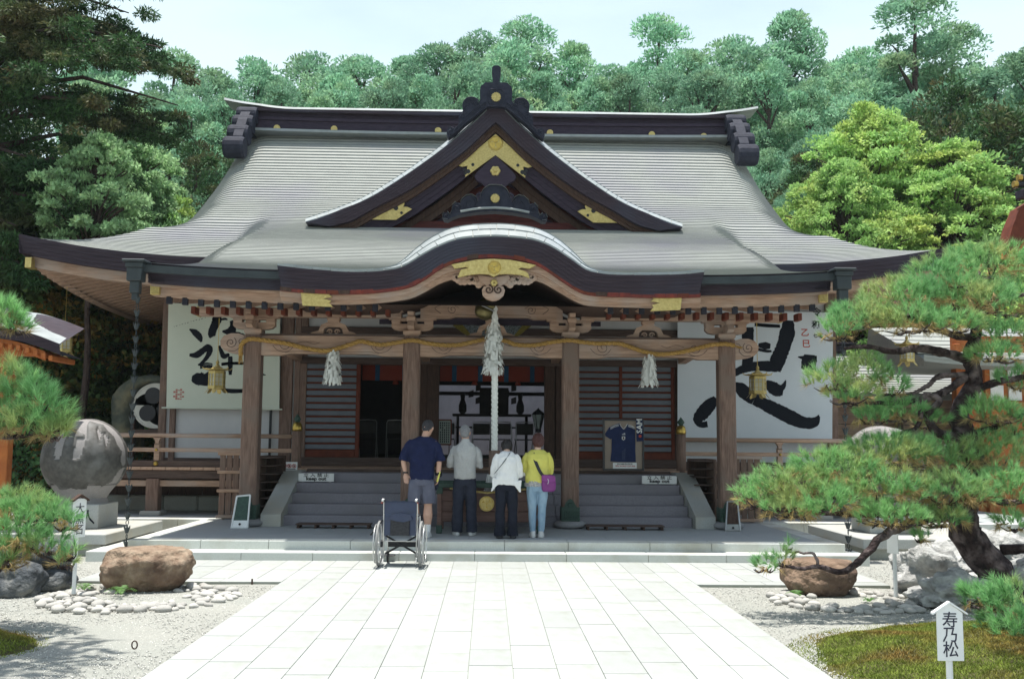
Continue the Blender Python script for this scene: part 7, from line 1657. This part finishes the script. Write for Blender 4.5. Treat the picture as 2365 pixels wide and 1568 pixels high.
for i, (x, Y, s, lb_) in enumerate(((-16.5, 26, .85, 'dark evergreen at the left edge behind the orange pavilion'), (-13.4, 31, .8, 'dark evergreen in the shade left of the drum, farther back'), (-10.2, 34, .75, 'dark evergreen deep in the shade behind the covered drum'), (-18, 21, .8, 'dark evergreen closest to the camera at the far left edge'), (-9.9, 40, .9, 'dark evergreen behind the left rear corner of the hall'), (15.8, 33, .9, 'dark evergreen behind the window hall at the right edge'), (19.5, 30, 1.0, 'dark evergreen cut by the right edge above the window hall'), (12.5, 36, .8, 'dark evergreen between the hall roof and the side hall'))):
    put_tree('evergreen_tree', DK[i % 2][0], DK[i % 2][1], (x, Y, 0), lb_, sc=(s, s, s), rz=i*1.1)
# big dark conifer at the upper left: drooping sprays along limbs
r_ = random.Random(5); cl = []; br = []; TX, TY = -12.6, 24.0
for k in range(64):
    z = r_.uniform(5.5, 15.5); a = r_.uniform(-pi, pi); reach = float(np.interp(z, [5.5, 8.3, 9.3, 11, 15.5], [3.0, 3.6, 5.4, 5.2, 3.0]))*r_.uniform(.7, 1.0)
    if k < 30: a = r_.uniform(-.9, .5)
    P = [(0, 0, z-.6), (reach*.5*cos(a), reach*.5*sin(a), z+.15), (reach*cos(a), reach*sin(a), z-.25)]; br.append((P, [.09, .05, .015]))
    for q in range(11):
        t = .2+.85*q/10; c = r_.uniform(.3, .62)*(1.1-.5*t); x = reach*t*cos(a)+r_.gauss(0, .22); y = reach*t*sin(a)+r_.gauss(0, .22)
        cl.append((x, y, z-.1-.35*t*t+r_.gauss(0, .14), c*1.25, c*.42))
V, F = leaves(cl, 230, .115, .022, -.15, 1, .5, .9, -.9)
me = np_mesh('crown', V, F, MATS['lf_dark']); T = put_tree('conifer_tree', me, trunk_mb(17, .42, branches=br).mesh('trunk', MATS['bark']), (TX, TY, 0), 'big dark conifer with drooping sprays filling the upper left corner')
tw = MB()
for a, b in (((0, 285), (175, 325)), ((300, 175), (120, 250))):
    pts = spline([at(a[0], a[1], 20.5), at((a[0]+b[0])/2, (a[1]+b[1])/2+14, 20.5), at(b[0], b[1], 20.5)], 6)
    if a[0] == 0: tw.tube([p-Vector((TX, TY, 0)) for p in pts], .02, 5)
# ---------------------------------------------------------------- foreground pines
def tufts(P, D, nn=40, ll=.105, w=.0024, spread=1.0):
    """needle bunches at P pointing along D"""
    n = len(P); Pn = np.repeat(P, nn, 0); Dn = np.repeat(D, nn, 0); m = len(Pn)
    d = Dn+unit(m)*spread*rng.uniform(.25, 1, m)[:, None]; d /= np.linalg.norm(d, axis=1)[:, None]
    s = np.cross(d, unit(m)); s /= np.linalg.norm(s, axis=1)[:, None]+1e-9; L_ = ll*rng.uniform(.65, 1.15, m)[:, None]
    b = Pn+Dn*rng.uniform(-.035, .025, m)[:, None]
    V = np.stack([b-s*w, b+s*w, b+d*L_], 1).reshape(-1, 3); return V, np.arange(3*m).reshape(-1, 3)
def pads_to_tufts(pads, dens, seed):
    r_ = np.random.default_rng(seed); Ps, Ds, Qs, Qd = [], [], [], []
    for px, py, rx, ry, Y in pads:
        c = at(px, py, Y); s = Y/F_PX; ax_, az = rx*s, ry*s; ay = ax_*.75; n = int(dens*ax_*ay*pi+dens*.9*az*ax_)
        u = r_.uniform(0, 1, n)**.5; a = r_.uniform(0, 2*pi, n); x, y = u*np.cos(a), u*np.sin(a); z = np.sqrt(np.maximum(0, 1-u*u))
        lay = r_.choice([1, .55, .1, -.35], n, p=[.5, .22, .18, .10]); jz = z*lay+r_.normal(0, .16, n)
        P = np.stack([c.x+x*ax_, c.y+y*ay, c.z+jz*az], 1); D = np.stack([x*.7, y*.7, .75+0*x], 1)+r_.normal(0, .25, (n, 3)); D /= np.linalg.norm(D, axis=1)[:, None]
        Ps.append(P); Ds.append(D)
        m = int(n*.30); a = r_.uniform(0, 2*pi, m); u = r_.uniform(.2, 1, m); Qs.append(np.stack([c.x+u*np.cos(a)*ax_*.95, c.y+u*np.sin(a)*ay*.95, c.z-az*r_.uniform(.0, .6, m)], 1)); Qd.append(np.stack([np.cos(a)*.6, np.sin(a)*.6, -.35+0*a], 1)+r_.normal(0, .3, (m, 3)))
    cat = np.concatenate; Qd = cat(Qd); Qd /= np.linalg.norm(Qd, axis=1)[:, None]
    return cat(Ps), cat(Ds), cat(Qs), Qd
def limb(mb, pts, r0, r1, n=9, wob=.012, seed=0):
    P = spline([at(a, b, Y) for a, b, Y in pts], 6); m = len(P); rs = []; Q = []
    for i, p in enumerate(P):
        rs.append(lerp(r0, r1, i/(m-1))*(1+.22*mnoise.noise(Vector((i*.9, seed, 0))))); Q.append(p+Vector((mnoise.noise(Vector((i*.5, seed, 1))), mnoise.noise(Vector((i*.5, seed, 2))), mnoise.noise(Vector((i*.5, seed, 3)))))*wob)
    return mb.tube(Q, rs, n)
def pine(name, label, base, pads, limbs, dens, seed, nn=40, ll=.105, w=.0024):
    T = thing(name, label, 'tree', base); P, D, Q, QD = pads_to_tufts(pads, dens, seed)
    V, F = tufts(P, D, nn, ll, w); link('crown', np_mesh('needles', V, F, MATS['needle']), T)
    V, F = tufts(Q, QD, 26, ll*1.05, w*.9, .9); link('dry_needles', np_mesh('dry_needles', V, F, MATS['needle_dry']), T)
    mb = MB(); mb2 = MB(); r_ = random.Random(seed)
    for k, (pts, a, b) in enumerate(limbs):
        limb(mb if k == 0 else mb2, pts, a, b, 12 if k == 0 else 8, .02 if k == 0 else .012, k*3.1)
    # twigs inside each pad
    for px, py, rx, ry, Y in pads:
        for k in range(max(5, int(rx/9))):
            a = r_.uniform(0, 2*pi); u = r_.uniform(.5, .95)
            c0 = at(px+r_.uniform(-.3, .3)*rx, py+ry*.55, Y); s = Y/F_PX; e = c0+Vector((cos(a)*u*rx*s, sin(a)*u*rx*s*.7, ry*s*r_.uniform(-.1, .5)))
            mb2.tube(spline([c0, c0.lerp(e, .5)+Vector((0, 0, -.03)), e], 3), [.012, .011, .010, .009, .007, .005, .004], 5)
    o = mb.build('trunk', MATS['bark_pine'], T, True); mb2.build('branches', MATS['bark_pine'], T, True)
    return T
PR = [(2275, 615, 105, 45, 11.4), (2170, 640, 80, 40, 11.0), (2080, 690, 95, 42, 10.8), (2230, 690, 110, 45, 10.9), (1990, 735, 80, 38, 10.7), (2110, 745, 90, 36, 10.5), (2330, 700, 70, 50, 11.2), (1935, 765, 45, 30, 10.6), (2200, 750, 70, 30, 10.6), (2320, 775, 60, 30, 11),
      (1920, 880, 62, 36, 10.7), (2000, 865, 62, 42, 10.9), (2055, 895, 45, 30, 10.8), (1970, 915, 60, 28, 10.6), (2300, 820, 60, 24, 10.8), (2350, 880, 50, 30, 11),
      (2070, 955, 72, 28, 10.9), (2010, 965, 42, 18, 10.7), (2150, 975, 40, 22, 11), (2290, 955, 70, 32, 10.8), (2345, 985, 50, 30, 10.9),
      (2060, 1050, 110, 40, 10.6), (1940, 1085, 110, 42, 10.4), (1830, 1120, 90, 38, 10.3), (1745, 1150, 60, 34, 10.3), (2180, 1060, 100, 45, 10.9), (2300, 1050, 90, 50, 10.9), (1900, 1160, 100, 36, 10.1), (2050, 1130, 110, 40, 10.2), (2200, 1140, 100, 42, 10.3), (2330, 1130, 80, 45, 10.4), (2060, 1195, 90, 28, 10.0), (2180, 1200, 60, 26, 10.3), (1830, 1180, 70, 24, 10.1), (2340, 1210, 50, 22, 10.4),
      (1770, 1305, 30, 18, 9.8), (1805, 1290, 28, 20, 9.9), (1822, 1262, 14, 10, 9.9), (2130, 1240, 28, 12, 10.2)]
LR = [([(2345, 1385, 10.9), (2300, 1320, 10.95), (2235, 1240, 11.0), (2225, 1170, 11.0), (2250, 1090, 11.0), (2235, 1020, 11.0), (2215, 960, 11.1), (2250, 880, 11.1), (2240, 820, 11.1), (2255, 760, 11.1), (2235, 690, 11.1), (2260, 630, 11.3)], .20, .03),
      ([(2225, 1195, 11.0), (2150, 1195, 10.6), (2085, 1215, 10.2), (2035, 1240, 9.9), (1990, 1290, 9.8), (1945, 1320, 9.8), (1890, 1308, 9.8), (1850, 1312, 9.8), (1800, 1305, 9.8)], .06, .014),
      ([(1890, 1308, 9.8), (1880, 1280, 9.8), (1850, 1276, 9.85), (1820, 1275, 9.9)], .017, .008), ([(2235, 830, 11.1), (2170, 812, 11), (2110, 805, 10.9), (2060, 812, 10.8), (2000, 800, 10.7), (1950, 805, 10.7)], .06, .018), ([(2250, 780, 11.1), (2190, 770, 11), (2150, 735, 10.9), (2080, 730, 10.8)], .05, .02),
      ([(2230, 870, 11.1), (2180, 905, 11), (2120, 925, 10.9), (2050, 930, 10.8), (2000, 930, 10.7)], .055, .016), ([(2235, 865, 11.1), (2170, 870, 11), (2130, 900, 10.95), (2080, 915, 10.9)], .04, .015), ([(2230, 1010, 11), (2170, 1000, 10.9), (2140, 960, 10.9), (2170, 925, 10.9), (2130, 915, 10.9), (2120, 985, 10.8), (2060, 1005, 10.7)], .055, .02),
      ([(2250, 900, 11.1), (2310, 880, 11), (2370, 870, 10.9)], .045, .03), ([(2235, 1005, 11), (2300, 985, 10.9), (2370, 950, 10.8)], .04, .025), ([(2230, 1180, 11), (2120, 1180, 10.7), (2000, 1185, 10.4), (1880, 1180, 10.2), (1760, 1175, 10.2)], .07, .02), ([(2240, 1130, 11), (2320, 1160, 10.8), (2380, 1150, 10.7)], .05, .03), ([(2310, 1270, 11), (2380, 1265, 10.9)], .06, .05), ([(2245, 720, 11.1), (2300, 690, 11.1), (2370, 680, 11)], .04, .02)]
q = at(2345, 1385, 10.9); pine('pine_tree', 'old spreading pine with twisted trunk and flat needle pads at the right', (q.x, 10.9, 0), PR, LR, 265, 3)
PR2 = [(2330, 1395, 60, 45, 8.4), (2270, 1385, 55, 26, 8.6), (2360, 1470, 70, 50, 8.2), (2300, 1450, 50, 30, 8.5), (2250, 1375, 30, 16, 8.6)]
LR2 = [([(2420, 1600, 8.2), (2390, 1500, 8.3), (2350, 1430, 8.4), (2300, 1410, 8.5), (2240, 1400, 8.6)], .03, .008)]
q = at(2420, 1600, 8.2); pine('pine_branch_shrub', 'dark green low pine branch reaching in from the right edge above the moss', (q.x, 8.2, 0), PR2, LR2, 330, 8)
PL_ = [(5, 740, 52, 30, 8.7), (-15, 722, 55, 24, 8.7), (30, 755, 40, 22, 8.7), (15, 880, 55, 40, 8.6), (60, 900, 50, 34, 8.5), (100, 930, 48, 34, 8.4), (130, 975, 38, 34, 8.4), (60, 985, 80, 36, 8.4), (0, 960, 60, 60, 8.5), (120, 1000, 42, 20, 8.4)]
LL_ = [([(-160, 1300, 8.7), (-120, 1100, 8.7), (-80, 950, 8.7), (-60, 800, 8.7), (-20, 735, 8.7)], .12, .03), ([(-90, 1000, 8.7), (-20, 960, 8.6), (60, 985, 8.5), (120, 995, 8.4)], .05, .012), ([(-60, 800, 8.7), (0, 770, 8.7), (30, 765, 8.7)], .03, .01)]
q = at(-160, 1320, 8.7); pine('pine_tree', 'pine with long bright needles entering the photo at the left edge', (q.x, 8.7, 0), PL_, LL_, 300, 12, 44, .115)
PL2 = [(30, 1175, 80, 36, 9.6), (100, 1190, 60, 32, 9.5), (150, 1205, 34, 24, 9.4), (40, 1240, 70, 40, 9.3), (110, 1260, 50, 30, 9.3), (165, 1275, 22, 16, 9.2), (0, 1290, 60, 30, 9.3), (150, 1300, 25, 12, 9.2)]
LL2 = [([(-60, 1400, 9.8), (-20, 1330, 9.6), (30, 1280, 9.5), (80, 1240, 9.4)], .06, .02), ([(60, 1260, 9.4), (110, 1290, 9.3), (165, 1295, 9.2)], .02, .008), ([(30, 1280, 9.4), (60, 1210, 9.4), (130, 1200, 9.4)], .02, .01)]
q = at(-60, 1400, 9.8); pine('low_pine', 'low spreading pine shrub over dark stones at the left edge', (q.x, 9.8, 0), PL2, LL2, 330, 14)
# dark earth beneath the woods
mat('earth', (.07, .055, .035), (.035, .028, .02), 3, .95, .3, 12)
MB().bx(-70, -8.6, 19.6, 120, -.04, -.015).build('forest_floor', MATS['earth'], kind='structure'); MB().bx(-8.5, 70, 35, 120, -.04, -.015).build('forest_floor', MATS['earth'], kind='structure')
# clipped hedge mass closing the shade at the left
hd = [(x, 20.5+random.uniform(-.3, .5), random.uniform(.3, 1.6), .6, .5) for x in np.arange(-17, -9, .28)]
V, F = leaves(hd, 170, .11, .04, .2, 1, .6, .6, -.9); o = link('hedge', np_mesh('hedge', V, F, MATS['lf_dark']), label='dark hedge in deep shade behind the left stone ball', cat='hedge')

hz_m = bpy.data.materials.new('haze_air'); hz_m.use_nodes = True; hz_m.node_tree.nodes.clear()
hv = N(hz_m.node_tree, 'ShaderNodeVolumePrincipled'); hv.inputs['Density'].default_value = .0003; hv.inputs['Color'].default_value = (.80, .92, .97, 1); ho = N(hz_m.node_tree, 'ShaderNodeOutputMaterial'); hz_m.node_tree.links.new(hv.outputs[0], ho.inputs['Volume'])
MB().bx(-160, 160, -70, 410, -1.2, 26).build('haze', hz_m, kind='stuff')
